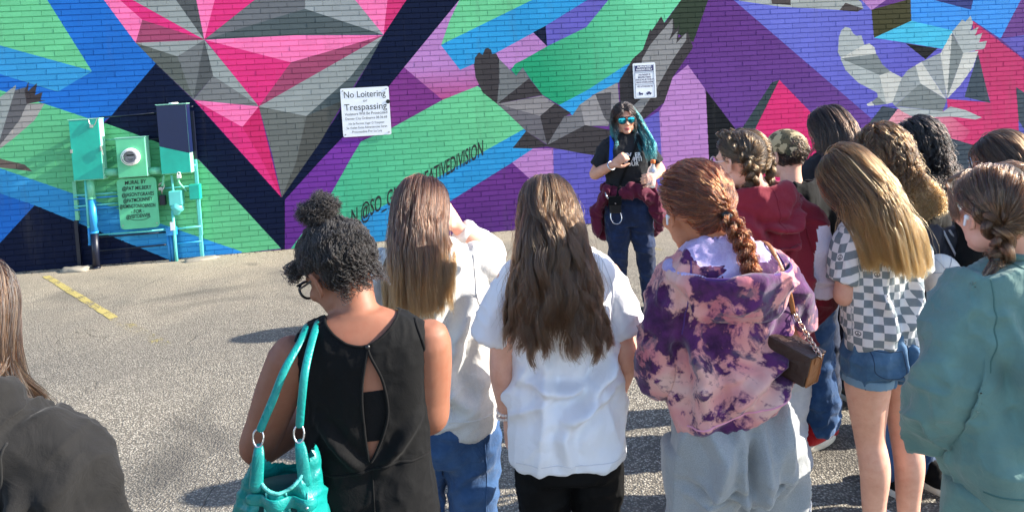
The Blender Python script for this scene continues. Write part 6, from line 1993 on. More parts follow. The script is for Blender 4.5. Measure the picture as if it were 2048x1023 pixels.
for sg in (-1, 1):
    slick(p, 2600, (sg * .80, -.55, -.45), M['hair_braidbrown'], seed=101 + sg, stop=.94, thick=.014, K=18, ncl=70, cl=.45, bulge=.010, lump=.003, sel=(lambda q: q[:, 0] <= .004) if sg < 0 else (lambda q: q[:, 0] > -.004))
    pts = [p.hp((sg * .076, .030, .044)), p.hp((sg * .084, -.005, .036)), p.hp((sg * .083, -.038, .010)), p.hp((sg * .076, -.060, -.030)), p.hp((sg * .062, -.070, -.070)), p.hp((sg * .062, -.050, -.110))]
    braid('braid', pts, .031, M['hair_braidbrown'], p.root, per=130, turns_per_m=8, taper=(.7, 1.0), depth=tuple(p.hr @ np.array([sg * .85, -.5, .1])), seed=103 + sg, fuzz=.004)
    e0 = pts[-1]
    V, F = limb([e0 + [0, 0, .008], e0 + [0, 0, -.008]], [.016, .016], n=14); mesh_obj('hair_tie', V, F, M['black_plastic'], p.root, True)
    tuft(p, 'braid_end', [e0, e0 + np.array([sg * .03, -.006, -.030]), e0 + np.array([sg * .075, -.004, -.058])], .013, .010, 260, M['hair_braidbrown'], seed=105 + sg)
bang = []
rb_ = np.random.default_rng(8)
for k2 in range(300):      # fringe falling past the temple
    a = rb_.uniform(.1, 1.0)
    sgn = -1 if k2 % 5 else 1
    q0 = np.array([sgn * .020 - .0 + sgn * .03 * a, .055, .104 - .02 * a]); q1 = np.array([sgn * (.046 + .02 * a), .088 - .006 * a, .070]); q2 = np.array([sgn * (.062 + .008 * a), .084 - .03 * a, .02]); q3 = np.array([sgn * (.070 + rb_.normal() * .004), .072 - .03 * a, -.002 - rb_.random() * .03])
    bang.append(np.array([p.hp(q) for q in catmull(np.array([q0, q1, q2, q3]), 14)]) + rb_.normal(size=3) * .001)
curves_obj('fringe', bang, [.0009] * len(bang), M['hair_braidbrown'], p.root)
earbud(p, -1, M['white_cotton'])

# ------------------------------------------------------------------ the one at the left edge
M['faded_black'] = cloth_mat('faded_black_cotton', (20, 19, 19), crease=.4, cscale=14, sheen=.08, weave=700, wv=.4, fade=(28, 27, 26))
M['seam_black'] = cloth_mat('black_seam', (24, 24, 24), crease=0)
p = Person('girl in a faded black hooded jacket with loose brown hair over her shoulder', -0.972, 1.20, 1.655, yaw=R(-6), head=(-10, 0, 0), head_off=(-.01, 0, 0), skin=M['skin_fair'])
rows = [(.80, .18, .13, -.01), (1.0, .185, .132, -.004), (1.2, .19, .126, 0), (1.29, .192, .112, -.004), (1.345, .176, .093, -.01), (1.378, .130, .075, -.01), (1.402, .090, .066, -.01), (1.425, .072, .060, -.008), (1.44, .066, .056, -.006)]
AL = p.arm_parts((-.16, 0, 1.31), (-.225, .0, 1.06), (-.19, .1, .9), ((.2, .6, -.5), (-1, 0, 0), .5, -1)); AR = p.arm_parts((.16, 0, 1.31), (.225, .0, 1.06), (.19, .1, .9), ((-.2, .6, -.5), (1, 0, 0), .5, 1))
p.build_body(AL + AR, voxel=.007, rows=rows)
me = fuse([loft(rows, n=48)] + [limb([(s * .112, 0, 1.32), (s * .172, 0, 1.25), (s * .224, .0, 1.07), (s * .20, .07, .94)], [.080, .082, .074, .058], n=24, round_ends=False) for s in (-1, 1)] +
          [hood((0, -.006, 1.40), (.060, .054), 0, [(0, .02), (.02, .01), (.04, .03), (.052, .036), (.07, .0), (.082, -.06), (.06, -.10), (.02, -.08), (0, -.03)], None, None, span=125)], .0058, 3)
wrinkle(me, [((.35, 0, 1), 9, 4, .011, 181, None), ((1, 0, .5), 13, 3, .006, 183, None)], [(((.12, 1.26), (.10, 1.18), (.11, 1.08)), .010, .012), (((.17, 1.28), (.19, 1.2), (.19, 1.1)), .010, .012)])
jk = attach('jacket', me, M['faded_black'], p.root)
tj = bvh_of(me)
for sg in (-1, 1): seam('shoulder_seam', tj, [(sg * .158, 0, 1.352), (sg * .152, 0, 1.28), (sg * .135, 0, 1.20), (sg * .11, 0, 1.14)], M['seam_black'], jk, r=.0022, n=50)
me = fuse([loft([(.68, .15, .10, -.01), (.80, .162, .115, -.014), (.94, .14, .098, 0)])] + legs_parts(1.655, (-.088, .088), r=(.10, .09, .072, .07, .062), zend=.07), .010, 3); attach('jeans', me, M['dark_denim'], p.root)
for sg in (-1, 1): shoe('shoe', p.root, sg * .09, .03, -sg * .1, M['black_plastic'], M['rubber_white'])
hair_cap(p, M['hair_base_brown'])
M['hair_left'] = hair_mat('chestnut_hair', (30, 18, 12), (104, 72, 48))
straight_hair(p, rows, 4200, 1.39, M['hair_left'], seed=111, length=.52, ncl=60, cl=.6, wave=.004, thick=.026, jitter=.03, side=1.2, back=.4, flow=(0, -.3, 0), xshape=lambda x: -.06 if x > .07 else .02)
fly = []
rf = np.random.default_rng(5)
for k2 in range(46):
    q0 = p.hp((.074, -.03 + rf.uniform(-.03, .03), rf.uniform(-.02, .03)))
    L = rf.uniform(.18, .34); t_ = np.linspace(0, 1, 16); b = rf.uniform(.01, .065)
    fly.append(q0 + np.stack([b * np.sin(t_ * 2.2) + rf.normal() * .006 * t_, -.03 * t_ + rf.normal() * .02 * t_, -L * t_], 1))
curves_obj('loose_strands', fly, [.0005] * len(fly), M['hair_left'], p.root)

# ------------------------------------------------------------------ the tour guide
M['guide_tee'] = cloth_mat('charcoal_tee', (30, 30, 33), crease=.3, sheen=.05)
M['guide_jeans'] = cloth_mat('indigo_denim', (17, 30, 58), weave=600, wv=.4, mottling=.2, fade=(30, 52, 92))
M['wine_jacket'] = cloth_mat('wine_jacket', (86, 16, 44), crease=.5, cscale=26)
M['teal_shoe'] = cloth_mat('slate_trainer', (84, 112, 124), crease=.4, fade=(170, 186, 190))
M['lips'] = simple_mat('lips', (176, 84, 84), .4, bmp=0)
M['mirror_lens'], _nt, _b = new_mat('mirrored_teal_lens')
_b.inputs['Metallic'].default_value = .85; _b.inputs['Roughness'].default_value = .08
_g = N(_nt, 'ShaderNodeTexNoise'); _g.inputs['Scale'].default_value = 30
_nt.links.new(ramp(_nt, _g.outputs[0], [(.35, tuple(lin((20, 110, 150)))), (.65, tuple(lin((60, 200, 205))))]), _b.inputs['Base Color'])
GX, GY, GYAW = 0.905, 5.80, R(176)
p = Person('tour guide with teal hair and mirrored sunglasses, a wine jacket tied round her waist', GX, GY, 1.685, yaw=GYAW, head=(4, 0, 3), head_off=(0, .01, 0), skin=M['skin_guide'], hs=1.02)
rows = [(.98, .158, .125, .0), (1.05, .160, .126, .004), (1.14, .166, .128, .012), (1.23, .176, .132, .016), (1.31, .182, .116, .004), (1.365, .172, .094, -.006), (1.40, .130, .074, -.008), (1.424, .085, .062, -.006), (1.438, .066, .056, -.004)]
GE_R, GW_R = (.262, .02, 1.125), (.125, .200, 1.215)
GE_L, GW_L = (-.262, .0, 1.135), (-.185, .175, 1.10)
AR = p.arm_parts((.160, 0, 1.335), GE_R, GW_R, ((-.65, .35, .5), (.3, .8, .1), .95, 1), thick=1.12)
AL = p.arm_parts((-.160, 0, 1.335), GE_L, GW_L, ((.45, .75, .05), (-.75, .45, .2), .85, -1), thick=1.12)
p.build_body(AR + AL, voxel=.0055, rows=rows)
me = fuse([loft(rows, n=44), limb([(.11, 0, 1.342), (.165, .002, 1.27), (.212, .008, 1.185)], [.076, .080, .074], n=22, round_ends=False), limb([(-.11, 0, 1.342), (-.165, .0, 1.27), (-.214, .0, 1.185)], [.076, .080, .074], n=22, round_ends=False)], .0065, 3)
wrinkle(me, [((.3, 0, 1), 9, 4, .008, 191, None), ((1, 0, .3), 13, 3, .006, 193, None)])
gt = attach('t_shirt', me, M['guide_tee'], p.root)
tgt_ = bvh_of(me)
M['print_white'] = simple_mat('white_print', (214, 212, 208), .8, var=.1, bmp=0)
def text_mesh(body, size, shear=0.0, bold=0.0, spacing=1.0, align='CENTER', res=3, extrude=0.0):
    cu = bpy.data.curves.new('tmp_text', 'FONT')
    cu.body = body; cu.size = size; cu.shear = shear; cu.offset = bold; cu.space_character = spacing; cu.align_x = align; cu.align_y = 'CENTER'; cu.resolution_u = res; cu.extrude = extrude
    o = bpy.data.objects.new('tmp_text', cu); COL.objects.link(o)
    dg = bpy.context.evaluated_depsgraph_get()
    me_ = bpy.data.meshes.new_from_object(o.evaluated_get(dg))
    bpy.data.objects.remove(o); bpy.data.curves.remove(cu)
    return me_
def print_on(tree, lines, cx, d, mat, parent, size, bold=.0, name='lettering', flipx=-1, subdiv=0.01):
    for txt, zc in lines:
        me_ = text_mesh(txt, size, bold=bold)
        bm = bmesh.new(); bm.from_mesh(me_)
        bmesh.ops.triangulate(bm, faces=bm.faces[:])
        bmesh.ops.subdivide_edges(bm, edges=[e for e in bm.edges if e.calc_length() > subdiv], cuts=1)
        for v in bm.verts:
            x, z = cx + flipx * v.co.x, zc + v.co.y
            hit = tree.ray_cast(Vector((x, 0, z)) - Vector(d), Vector(d))
            v.co = (hit[0] - Vector(d) * .0025) if hit[0] is not None else Vector((x, .14, z))
        bm.to_mesh(me_); bm.free()
        attach(name, me_, mat, parent)
print_on(tgt_, [('DENVER', 1.278), ('GRAFFITI', 1.243), ('TOUR', 1.208)], -.020, (0, -1, 0), M['print_white'], gt, .044, bold=.0012)
me = fuse([loft([(.70, .158, .118, -.01), (.82, .172, .132, -.014), (.92, .166, .124, -.006), (1.03, .15, .112, 0)])] + legs_parts(1.685, (-.092, .092), r=(.108, .100, .074, .070, .052), zend=.075, dx=(-.045, .02)), .0075, 3)
wrinkle(me, [((1, 0, .3), 16, 3, .007, 195, None)]); attach('jeans', me, M['guide_jeans'], p.root)
shoe('trainer', p.root, -.142, .045, R(14), M['teal_shoe'], M['rubber_white'], .265, M['white_cotton']); shoe('trainer', p.root, .112, .03, R(-12), M['teal_shoe'], M['rubber_white'], .265, M['white_cotton'])
ring = [(.175 * math.sin(a), .002 - .140 * math.cos(a), 1.005 + .02 * math.cos(a)) for a in np.linspace(-math.pi, math.pi, 40)]
me = fuse([limb(ring, [.030] * 40, m=60, n=14, flat=(1.2, .75)), loft([(.60, .215, .05, -.10), (.66, .240, .065, -.095), (.78, .226, .08, -.075), (.92, .205, .10, -.055), (1.0, .178, .10, -.045)], n=40),
           limb([(.17, .09, 1.0), (.225, .05, .90), (.262, .0, .78), (.255, -.02, .66)], [.038, .046, .046, .036], n=16), limb([(-.165, .09, .99), (-.205, .09, .88), (-.228, .06, .76), (-.232, .03, .67)], [.04, .042, .040, .028], n=16),
           limb([(-.03, .145, 1.0), (-.09, .15, .985), (-.14, .135, .965), (-.17, .12, .90)], [.035, .04, .038, .036], n=14)], .0075, 2)
wrinkle(me, [((.2, 0, 1), 14, 4, .018, 197, None), ((1, 0, .4), 16, 3, .010, 199, None)]); attach('tied_jacket', me, M['wine_jacket'], p.root)
glasses(p, M['black_plastic'], M['mirror_lens'], r=(.029, .026), thick=.003, bar=.0034, name='sunglasses')
V, F = limb([p.hp((x, .0885 - 14 * x * x, -.066 + 1.5 * x * x)) for x in np.linspace(-.021, .021, 9)], [.003, .0045, .005, .005, .0045, .005, .005, .0045, .003], n=10); mesh_obj('upper_lip', V, F, M['lips'], p.root, True)
V, F = limb([p.hp((x, .0875 - 14 * x * x, -.078 - 1.0 * x * x + .002)) for x in np.linspace(-.018, .018, 9)], [.003, .005, .006, .006, .006, .006, .006, .005, .003], n=10); mesh_obj('lower_lip', V, F, M['lips'], p.root, True)
M['hair_teal'] = hair_mat('dark_to_teal_hair', (18, 14, 14), (44, 34, 32), tip=(18, 84, 92), tip_at=.72)
M['hair_tealtip'] = hair_mat('teal_hair', (10, 48, 58), (36, 118, 118))
hair_cap(p, M['hair_base_dark'], .006)
straight_hair(p, rows, 3600, 1.27, M['hair_teal'], seed=121, length=.40, steps=40, ncl=80, cl=.7, wave=.010, wfreq=30, thick=.024, rad=.0013, side=1.0, back=.9, flow=(0, -1.2, 0), flow_steps=14, jitter=.05)
for k2, (dx, L) in enumerate(((0, 1), (-.026, .9), (-.05, .8))):
    pts = [p.hp((-.062, .03, .085)), p.hp((-.090 + dx * .3, .012, .01)), p.hp((-.104 + dx * .7, .01, -.08)), np.array([-.135 + dx, .075, 1.40]), np.array([-.140 + dx * 1.4, .130, 1.33]), np.array([-.160 + dx * 1.2, .145, 1.28 - .08 * L])]
    tuft(p, 'front_lock', pts,   .010, .013, 200, M['hair_teal'] if k2 == 1 else M['hair_tealtip'], seed=131 + k2, rad=.0012, curl=.010, cfreq=16, K=30)
for k2, s in enumerate((1,)):
    pts = [p.hp((s * .062, .02, .085)), p.hp((s * .088, .005, .0)), p.hp((s * .094, -.005, -.08)), p.hp((s * .10, -.01, -.15))]
    tuft(p, 'side_lock', pts, .014, .016, 260, M['hair_teal'], seed=141, rad=.0012, curl=.005, cfreq=12)
for s in (-1, 1):
    V, F = limb([p.hp((s * .079, .0, -.05)), p.hp((s * .080, .004, -.085))], [.003, .007], n=8); mesh_obj('earring', V, F, M['pearl'], p.root, True)
gm = Matrix.Translation((GX, GY, 0)) @ Matrix.Rotation(GYAW, 4, 'Z')
gbody = p.body.data
# bracelet
w_ = np.array(GW_R); d_ = np.array(GW_R) - np.array(GE_R); d_ /= np.linalg.norm(d_); a_ = np.cross(d_, [0, 0, 1]); a_ /= np.linalg.norm(a_); b_ = np.cross(d_, a_)
V, F = tube_mesh([w_ - d_ * .02 + (a_ * math.cos(q) + b_ * math.sin(q)) * .034 for q in np.linspace(0, 2 * math.pi, 24)], .006, 8, False); mesh_obj('bracelet', V, F, M['silver'], p.root, True)
# water bottle in her left hand
M['bottle_clear'], _nt, _b = new_mat('clear_bottle')
_b.inputs['Base Color'].default_value = (.86, .92, .93, 1); _b.inputs['Transmission Weight'].default_value = .75; _b.inputs['Roughness'].default_value = .18; _b.inputs['IOR'].default_value = 1.2
_nt.links.new(bump(_nt, noise_tex(_nt, 40, 2, .5, objco(_nt)), .2, .002), _b.inputs['Normal'])
M['orange_cap'] = simple_mat('orange_cap', (224, 112, 50), .4, bmp=0)
bt = empty('water_bottle'); bt.matrix_world = gm @ Matrix.Translation((-.150, .262, 1.035)) @ Matrix.Rotation(R(-8), 4, 'Y')
tag(bt, 'clear water bottle with an orange cap in the hand of the tour guide', 'bottle')
prof = [(.0, .030), (.006, .036), (.05, .0365), (.056, .034), (.062, .0365), (.12, .0365), (.126, .034), (.132, .036), (.15, .030), (.165, .018), (.180, .014), (.190, .014)]
V, F = [], []
for z, r in prof:
    V += [(r * math.cos(a), r * math.sin(a), z) for a in np.linspace(0, 2 * math.pi, 24, endpoint=False)]
for i in range(len(prof) - 1):
    F += [(i * 24 + j, i * 24 + (j + 1) % 24, (i + 1) * 24 + (j + 1) % 24, (i + 1) * 24 + j) for j in range(24)]
F += [tuple(reversed(range(24))), tuple(range((len(prof) - 1) * 24, len(prof) * 24))]
mesh_obj('bottle_body', V, F, M['bottle_clear'], bt, True)
mb = MB(); mb.tube([(0, 0, .186), (0, 0, .190), (0, 0, .212), (0, 0, .215)], [.017, .0185, .0185, .016], 20); mb.build('bottle_cap', M['orange_cap'], bt, True)
# camera pouch on a cross-body strap
cpz = empty('camera_pouch'); cpz.matrix_world = gm
tag(cpz, 'black camera pouch on a cross-body strap hanging in front of the tour guide', 'pouch')
mb = MB(); mb.box((.075, .150, .835), (.165, .205, .965), bevel=.012); mb.build('pouch_body', M['black_plastic'], cpz)
mb = MB(); mb.box((.070, .2055, .90), (.170, .2125, .970), bevel=.003); mb.build('flap', M['black_knit'], cpz)
mb = MB(); mb.tube([(.120, .212, .915), (.120, .219, .915)], [.007, .006], 12); mb.build('snap', M['silver'], cpz)
fr_ = snap(tgt_, [(-.085, 0, 1.40), (-.06, 0, 1.33), (-.02, 0, 1.25), (.03, 0, 1.15), (.07, 0, 1.06)], (0, -1, 0), .006)
pth = np.vstack([[(-.095, .0, 1.435)], fr_, [(.095, .19, .985), (.10, .19, .965)]])
V, F = limb(pth, [.011] * len(pth), m=40, n=10, flat=(1, .3), ref=(1, 0, 0)); mesh_obj('strap', V, F, M['black_knit'], cpz, True)
V, F = tube_mesh(catmull(np.array([(.085, .19, .845), (.075, .20, .79), (.10, .205, .755), (.14, .205, .76), (.16, .20, .80), (.158, .19, .845)]), 24), .004, 8); mesh_obj('wrist_loop', V, F, M['silver'], cpz, True)
V, F = tube_mesh(catmull(np.array([(.19, .16, 1.0), (.185, .19, .975), (.175, .19, .955), (.165, .19, .96)]), 14), .006, 8); mesh_obj('clip', V, F, M['silver'], cpz, True)
# blue-strapped backpack
M['blue_strap'] = cloth_mat('blue_webbing', (24, 70, 190), crease=.1)
bp = empty('backpack'); bp.matrix_world = gm; tag(bp, 'backpack with a blue shoulder strap on the back of the tour guide', 'backpack')
me = fuse([loft([(.98, .12, .05, -.20), (1.02, .135, .065, -.20), (1.2, .135, .07, -.195), (1.33, .11, .055, -.18), (1.37, .07, .035, -.17)])], .009, 2); attach('pack_body', me, M['black_knit'], bp)
for s in (1,):
    fr_ = snap(tgt_, [(s * .115, 0, 1.385), (s * .120, 0, 1.34), (s * .128, 0, 1.28), (s * .135, 0, 1.22)], (0, -1, 0), .006)
    pth = np.vstack([[(s * .10, -.12, 1.36), (s * .108, -.03, 1.425)], fr_])
    V, F = limb(pth, [.017] * len(pth), m=36, n=10, flat=(1, .25), ref=(1, 0, 0)); mesh_obj('shoulder_strap', V, F, M['blue_strap'], bp, True)
# ------------------------------------------------------------------ things on the wall
def flip_u(c): return tuple(c)
def painted_metal(name, rgb, rough=0.42, dirt=None, var=0.10):
    return simple_mat(name, rgb, rough, var=var, vscale=5, bmp=0.25, bscale=60, bdist=0.002, dirt=dirt)
M['box_teal'] = painted_metal('teal_enamel', (22, 168, 144), var=.14)
M['box_mint'] = painted_metal('mint_enamel', (92, 190, 140))
M['box_navy'] = painted_metal('navy_enamel', (10, 26, 66))
M['box_side_sunlit'] = painted_metal('sunlit_mint_enamel', (150, 214, 188))  # paler mint for the cases: sunlight on their sides put into the colour
M['pipe_green'] = painted_metal('green_pipe', (108, 190, 150))
M['pipe_blue'] = painted_metal('blue_pipe', (40, 140, 200))
M['pipe_navy'] = painted_metal('navy_pipe', (7, 15, 36))
M['pipe_aqua'] = painted_metal('aqua_pipe', (96, 200, 190))
M['steel'] = simple_mat('bare_steel', (176, 172, 166), .4, metal=.8, var=.2)
M['meter_white'] = simple_mat('meter_plastic', (226, 222, 218), .3, var=.05)
M['meter_face'] = simple_mat('meter_face', (150, 150, 152), .5)
M['glass'] = new_mat('meter_glass')[0]
_b = M['glass'].node_tree.nodes['Principled BSDF']; _b.inputs['Transmission Weight'].default_value = 1.0; _b.inputs['Roughness'].default_value = .03; _b.inputs['IOR'].default_value = 1.06
M['black_ink'] = simple_mat('black_ink', (14, 24, 22), .7, bmp=0)
M['sign_white'] = simple_mat('sign_enamel', (224, 226, 230), .35, var=.03, bmp=.05)
M['sign_navy'] = simple_mat('sign_navy', (22, 22, 84), .45, bmp=0)

def wall_thing(name, s, z, n, label, cat, group=None):
    e = empty(name)
    e.matrix_world = WM @ Matrix.Translation((s, -n, z))
    tag(e, label, cat, group)
    return e
def quad(pts, n):
    """photo corners TL,TR,BR,BL -> wall (s,z) on plane n, squared up"""
    q = [on_wall(u, v, n) for u, v in pts]
    s0 = (q[0][0] + q[3][0]) / 2; s1 = (q[1][0] + q[2][0]) / 2
    z1 = (q[0][1] + q[1][1]) / 2; z0 = (q[2][1] + q[3][1]) / 2
    return s0, s1, z0, z1

def cabinet(name, pts, n, depth, label, cat, mats, door=True):
    s0, s1, z0, z1 = quad(pts, n)
    e = wall_thing(name, (s0 + s1) / 2, z0, n - depth, label, cat)
    w, h = (s1 - s0) / 2, z1 - z0
    mb = MB(); mb.box((-w, -depth + .004, 0), (w, 0, h), bevel=.004); mb.build('case', mats[0], e)
    if door:
        mb = MB(); mb.box((-w + .004, -depth - .006, .006), (w - .004, -depth + .0035, h - .006), bevel=.003); mb.build('door', mats[1], e)
    mb = MB(); mb.box((-w - .008, -depth - .010, h + .0005), (w + .008, .0, h + .008), bevel=.002); mb.build('rain_lip', mats[0], e)
    # legs back to the wall rails
    mb = MB()
    for sx in (-w * .6, w * .6):
        for zz in (h * .2, h * .8): mb.box((sx - .02, .0005, zz - .02), (sx + .02, n - depth - .001, zz + .02))
    mb.build('bracket', M['pipe_green'], e)
    return e, w, h
N1, DP = .24, .13
cabL, wL, hL = cabinet('electrical_cabinet', [(137, 241), (198, 237), (207, 358), (147, 362)], N1, DP, 'teal metal electrical cabinet with steel latches at the end of the wall rack', 'electrical box', (M['box_side_sunlit'], M['box_teal']))
mb = MB(); mb.box((wL - .006, -DP - .022, hL * .47), (wL + .014, -DP - .007, hL * .54), bevel=.003); mb.tube([(wL, -DP - .02, hL * .56), (wL + .012, -DP - .02, hL * .47), (wL + .02, -DP - .018, hL * .40)], .006, 8); mb.build('latch', M['steel'], cabL)
mb = MB(); mb.box((-wL - .004, -DP - .016, hL * .46), (-wL + .02, -DP - .007, hL * .52), bevel=.003); mb.build('hinge', M['steel'], cabL)
mb = MB(); mb.tube(catmull(np.array([(wL * .35, -DP - .012, hL - .01), (wL * .45, -DP - .022, hL - .06), (wL * .7, -DP - .02, hL - .075), (wL * .85, -DP - .018, hL - .03), (wL * .95, -DP - .015, hL + .01)]), 14), .005, 6); mb.box((wL * .42, -DP - .026, hL - .10), (wL * .62, -DP - .008, hL - .065), bevel=.004); mb.build('chain_and_lock', M['steel'], cabL)
meter, wM, hM = cabinet('meter_box', [(231, 277), (289, 274), (296, 351), (236, 357)], N1, DP, 'mint green electric meter box with a round glass meter', 'meter', (M['box_side_sunlit'], M['box_mint']))
V, F = [], []
prof = [(0, .105), (.03, .108), (.05, .10), (.055, .085)]
def lathe_y(prof, n=28, cx=0, cz=0, y0=0):
    V, F = [], []
    for y, r in prof: V += [(cx + r * math.cos(a), y0 - y, cz + r * math.sin(a)) for a in np.linspace(0, 2 * math.pi, n, endpoint=False)]
    for i in range(len(prof) - 1): F += [(i * n + j, (i + 1) * n + j, (i + 1) * n + (j + 1) % n, i * n + (j + 1) % n) for j in range(n)]
    F.append(tuple(range((len(prof) - 1) * n, len(prof) * n)))
    return V, F
mz = hM * .52
V, F = lathe_y([(0, .100), (.012, .104), (.05, .100), (.058, .090), (.058, .070)], cz=mz, y0=-DP - .006); mr = mesh_obj('meter_ring', V, F[:-1], M['meter_white'], meter, True)
V, F = lathe_y([(.03, .075), (.031, .001)], cz=mz, y0=-DP - .006); mf = mesh_obj('meter_dial', V, F, M['meter_face'], meter)
mb = MB(); mb.box((-.042, -DP - .0405, mz + .012), (.042, -DP - .0375, mz + .030)); mb.box((-.03, -DP - .0405, mz - .03), (.03, -DP - .0375, mz - .024)); mb.box((-.02, -DP - .0405, mz - .044), (.02, -DP - .0375, mz - .038)); mb.build('display', M['black_plastic'], mf)
V, F = lathe_y([(.040, .088), (.075, .082), (.098, .06), (.108, .03), (.110, .004)], cz=mz, y0=-DP - .006); mesh_obj('meter_glass', V, F, M['glass'], meter, True)
cabR, wR, hR = cabinet('breaker_box', [(313, 211), (371, 207), (383, 345), (322, 349)], N1, DP, 'tall breaker box painted navy above and teal below, with a padlock', 'electrical box', (M['box_side_sunlit'], M['box_teal']), door=False)
zs0 = hR * .405; zs1 = hR * .285
fr_y0, fr_y1 = -DP - .006, -DP + .0035
for nm, poly, mt in (('upper_door', [(-wR + .004, zs0 + .002), (wR - .004, zs1 + .002), (wR - .004, hR - .006), (-wR + .004, hR - .006)], M['box_navy']), ('lower_door', [(-wR + .004, .006), (wR - .004, .006), (wR - .004, zs1), (-wR + .004, zs0)], M['box_teal'])):
    V = [(x, fr_y0, z) for x, z in poly] + [(x, fr_y1, z) for x, z in poly]
    mesh_obj(nm, V, [(0, 1, 2, 3), (7, 6, 5, 4), (0, 4, 5, 1), (1, 5, 6, 2), (2, 6, 7, 3), (3, 7, 4, 0)], mt, cabR)
mb = MB(); mb.box((wR + .0005, -DP + .002, hR * .29), (wR + .004, -.002, hR - .004)); mb.build('navy_side', M['box_navy'], cabR)
mb = MB(); mb.box((wR * .05, -DP - .03, -.055), (wR * .05 + .045, -DP - .008, -.012), bevel=.004); mb.tube(catmull(np.array([(wR * .05 + .008, -DP - .018, -.013), (wR * .05 + .010, -DP - .018, .012), (wR * .05 + .034, -DP - .018, .012), (wR * .05 + .036, -DP - .018, -.013)]), 12), .005, 6); mb.build('padlock', M['meter_white'], cabR)
mb = MB(); mb.tube([(0, -.03, hR + .009), (0, -.03, hR + .022)], [.055, .05], 18); mb.build('hub', M['meter_white'], cabR)

# the rack of struts behind them
rk = wall_thing('strut_rack', 0, 0, 0, 'rack of painted steel struts and rails that carries the electrical boxes', 'rack')
rk.matrix_world = WM
def WPt(u, v, n): s, z = on_wall(u, v, n); return np.array([s, -n, z])
def post(pts, r, mats, parent, nm, n=.09, square=True):
    """strut through photo points, one piece per paint colour"""
    for i in range(len(pts) - 1):
        a, b = WPt(*pts[i], n), WPt(*pts[i + 1], n)
        mb = MB()
        if square:
            lo, hi = np.minimum(a, b), np.maximum(a, b)
            if abs(a[2] - b[2]) > abs(a[0] - b[0]): mb.box(((a[0] + b[0]) / 2 - r, -n - r, lo[2]), ((a[0] + b[0]) / 2 + r, -n + r, hi[2]), bevel=.002)
            else: mb.box((lo[0], -n - r, (a[2] + b[2]) / 2 - r), (hi[0], -n + r, (a[2] + b[2]) / 2 + r), bevel=.002)
        else: mb.tube([a, b], r, 14)
        mb.build(nm, mats[min(i, len(mats) - 1)], parent, not square)
post([(152, 362), (153, 440), (160, 532)], .020, [M['pipe_green'], M['pipe_navy']], rk, 'post', .06)
post([(384, 222), (392, 318), (401, 470), (405, 512)], .017, [M['pipe_navy'], M['pipe_aqua'], M['pipe_aqua']], rk, 'post', .07)
post([(376, 222), (384, 318)], .012, [M['pipe_navy']], rk, 'post', .055)
post([(393, 330), (398, 508)], .012, [M['pipe_green']], rk, 'post', .045)
for u0, v0, u1, v1, mt in ((199, 235, 314, 226, 'pipe_navy'), (207, 342, 232, 341, 'pipe_green'), (292, 279, 317, 277, 'pipe_navy'), (206, 280, 232, 279, 'pipe_green'), (148, 391, 236, 385, 'pipe_aqua'), (148, 398, 236, 392, 'pipe_blue'), (148, 413, 237, 406, 'pipe_aqua'), (148, 420, 238, 413, 'pipe_blue'),
                           (188, 470, 332, 459, 'pipe_aqua'), (188, 475, 332, 464, 'pipe_navy'), (190, 502, 332, 489, 'pipe_navy'), (345, 458, 402, 452, 'pipe_aqua'), (345, 488, 403, 482, 'pipe_blue'), (300, 337, 322, 336, 'pipe_aqua'), (318, 377, 400, 371, 'pipe_aqua'), (364, 332, 392, 330, 'pipe_aqua'), (376, 214, 386, 213, 'pipe_navy')):
    mb = MB(); a, b = WPt(u0, v0, .085), WPt(u1, v1, .085); mb.tube([a, b], .010, 8); mb.build('rail', M[mt], rk, True)
# conduits
def conduit(name, pts, n, r, segs, label, group=None):
    e = wall_thing(name, 0, 0, 0, label, 'pipe', group); e.matrix_world = WM
    for i, mt in enumerate(segs):
        a, b = WPt(*pts[i], n), WPt(*pts[i + 1], n)
        mb = MB(); mb.tube([a, b], r, 18); mb.build('pipe_length', M[mt], e, True)
        mb = MB(); mb.tube([b + np.array([0, 0, .02]) * (1 if b[2] < a[2] else -1) * (1 if abs(b[2] - a[2]) > .1 else 0), b], r * 1.14, 18); mb.build('coupling', M[mt], e, True)
    return e
conduit('conduit', [(180, 360), (184, 398), (189, 466), (193, 536)], .17, .040, ['pipe_green', 'pipe_blue', 'pipe_navy'], 'thick conduit changing from green to blue to navy below the teal cabinet')
conduit('conduit', [(171, 360), (178, 455), (180, 490)], .17, .016, ['pipe_aqua', 'pipe_blue'], 'thin aqua conduit beside the thick one below the teal cabinet')
conduit('conduit', [(206, 345), (237, 344)], .17, .045, ['pipe_green'], 'short fat green pipe joining the teal cabinet and the meter box')
conduit('conduit', [(297, 342), (323, 341)], .17, .045, ['pipe_green'], 'short fat green pipe joining the meter box and the breaker box')
# pull box, junction boxes and small conduits below the breaker box
def small_box(name, pts, n, dep, mat, label, extra=None):
    s0, s1, z0, z1 = quad(pts, n)
    e = wall_thing(name, (s0 + s1) / 2, z0, n - dep, label, 'junction box')
    w, h = (s1 - s0) / 2, z1 - z0
    mb = MB(); mb.box((-w, -dep, 0), (w, 0, h), bevel=.008); mb.build('case', mat, e)
    mb = MB(); mb.box((-w * .9, -dep - .006, h * .05), (w * .9, -dep - .0005, h * .95), bevel=.003); mb.build('cover', mat, e)
    return e, w, h
pb, wp_, hp_ = small_box('pull_box', [(337, 383), (362, 381), (365, 410), (338, 412)], .2, .11, M['pipe_aqua'], 'mint pull box with a rounded spout below the breaker box')
V, F = limb([(0, -.055, -.005), (0, -.06, -.04), (-.01, -.06, -.075)], [.07, .075, .05], n=20); mesh_obj('spout', V, F, M['pipe_aqua'], pb, True)
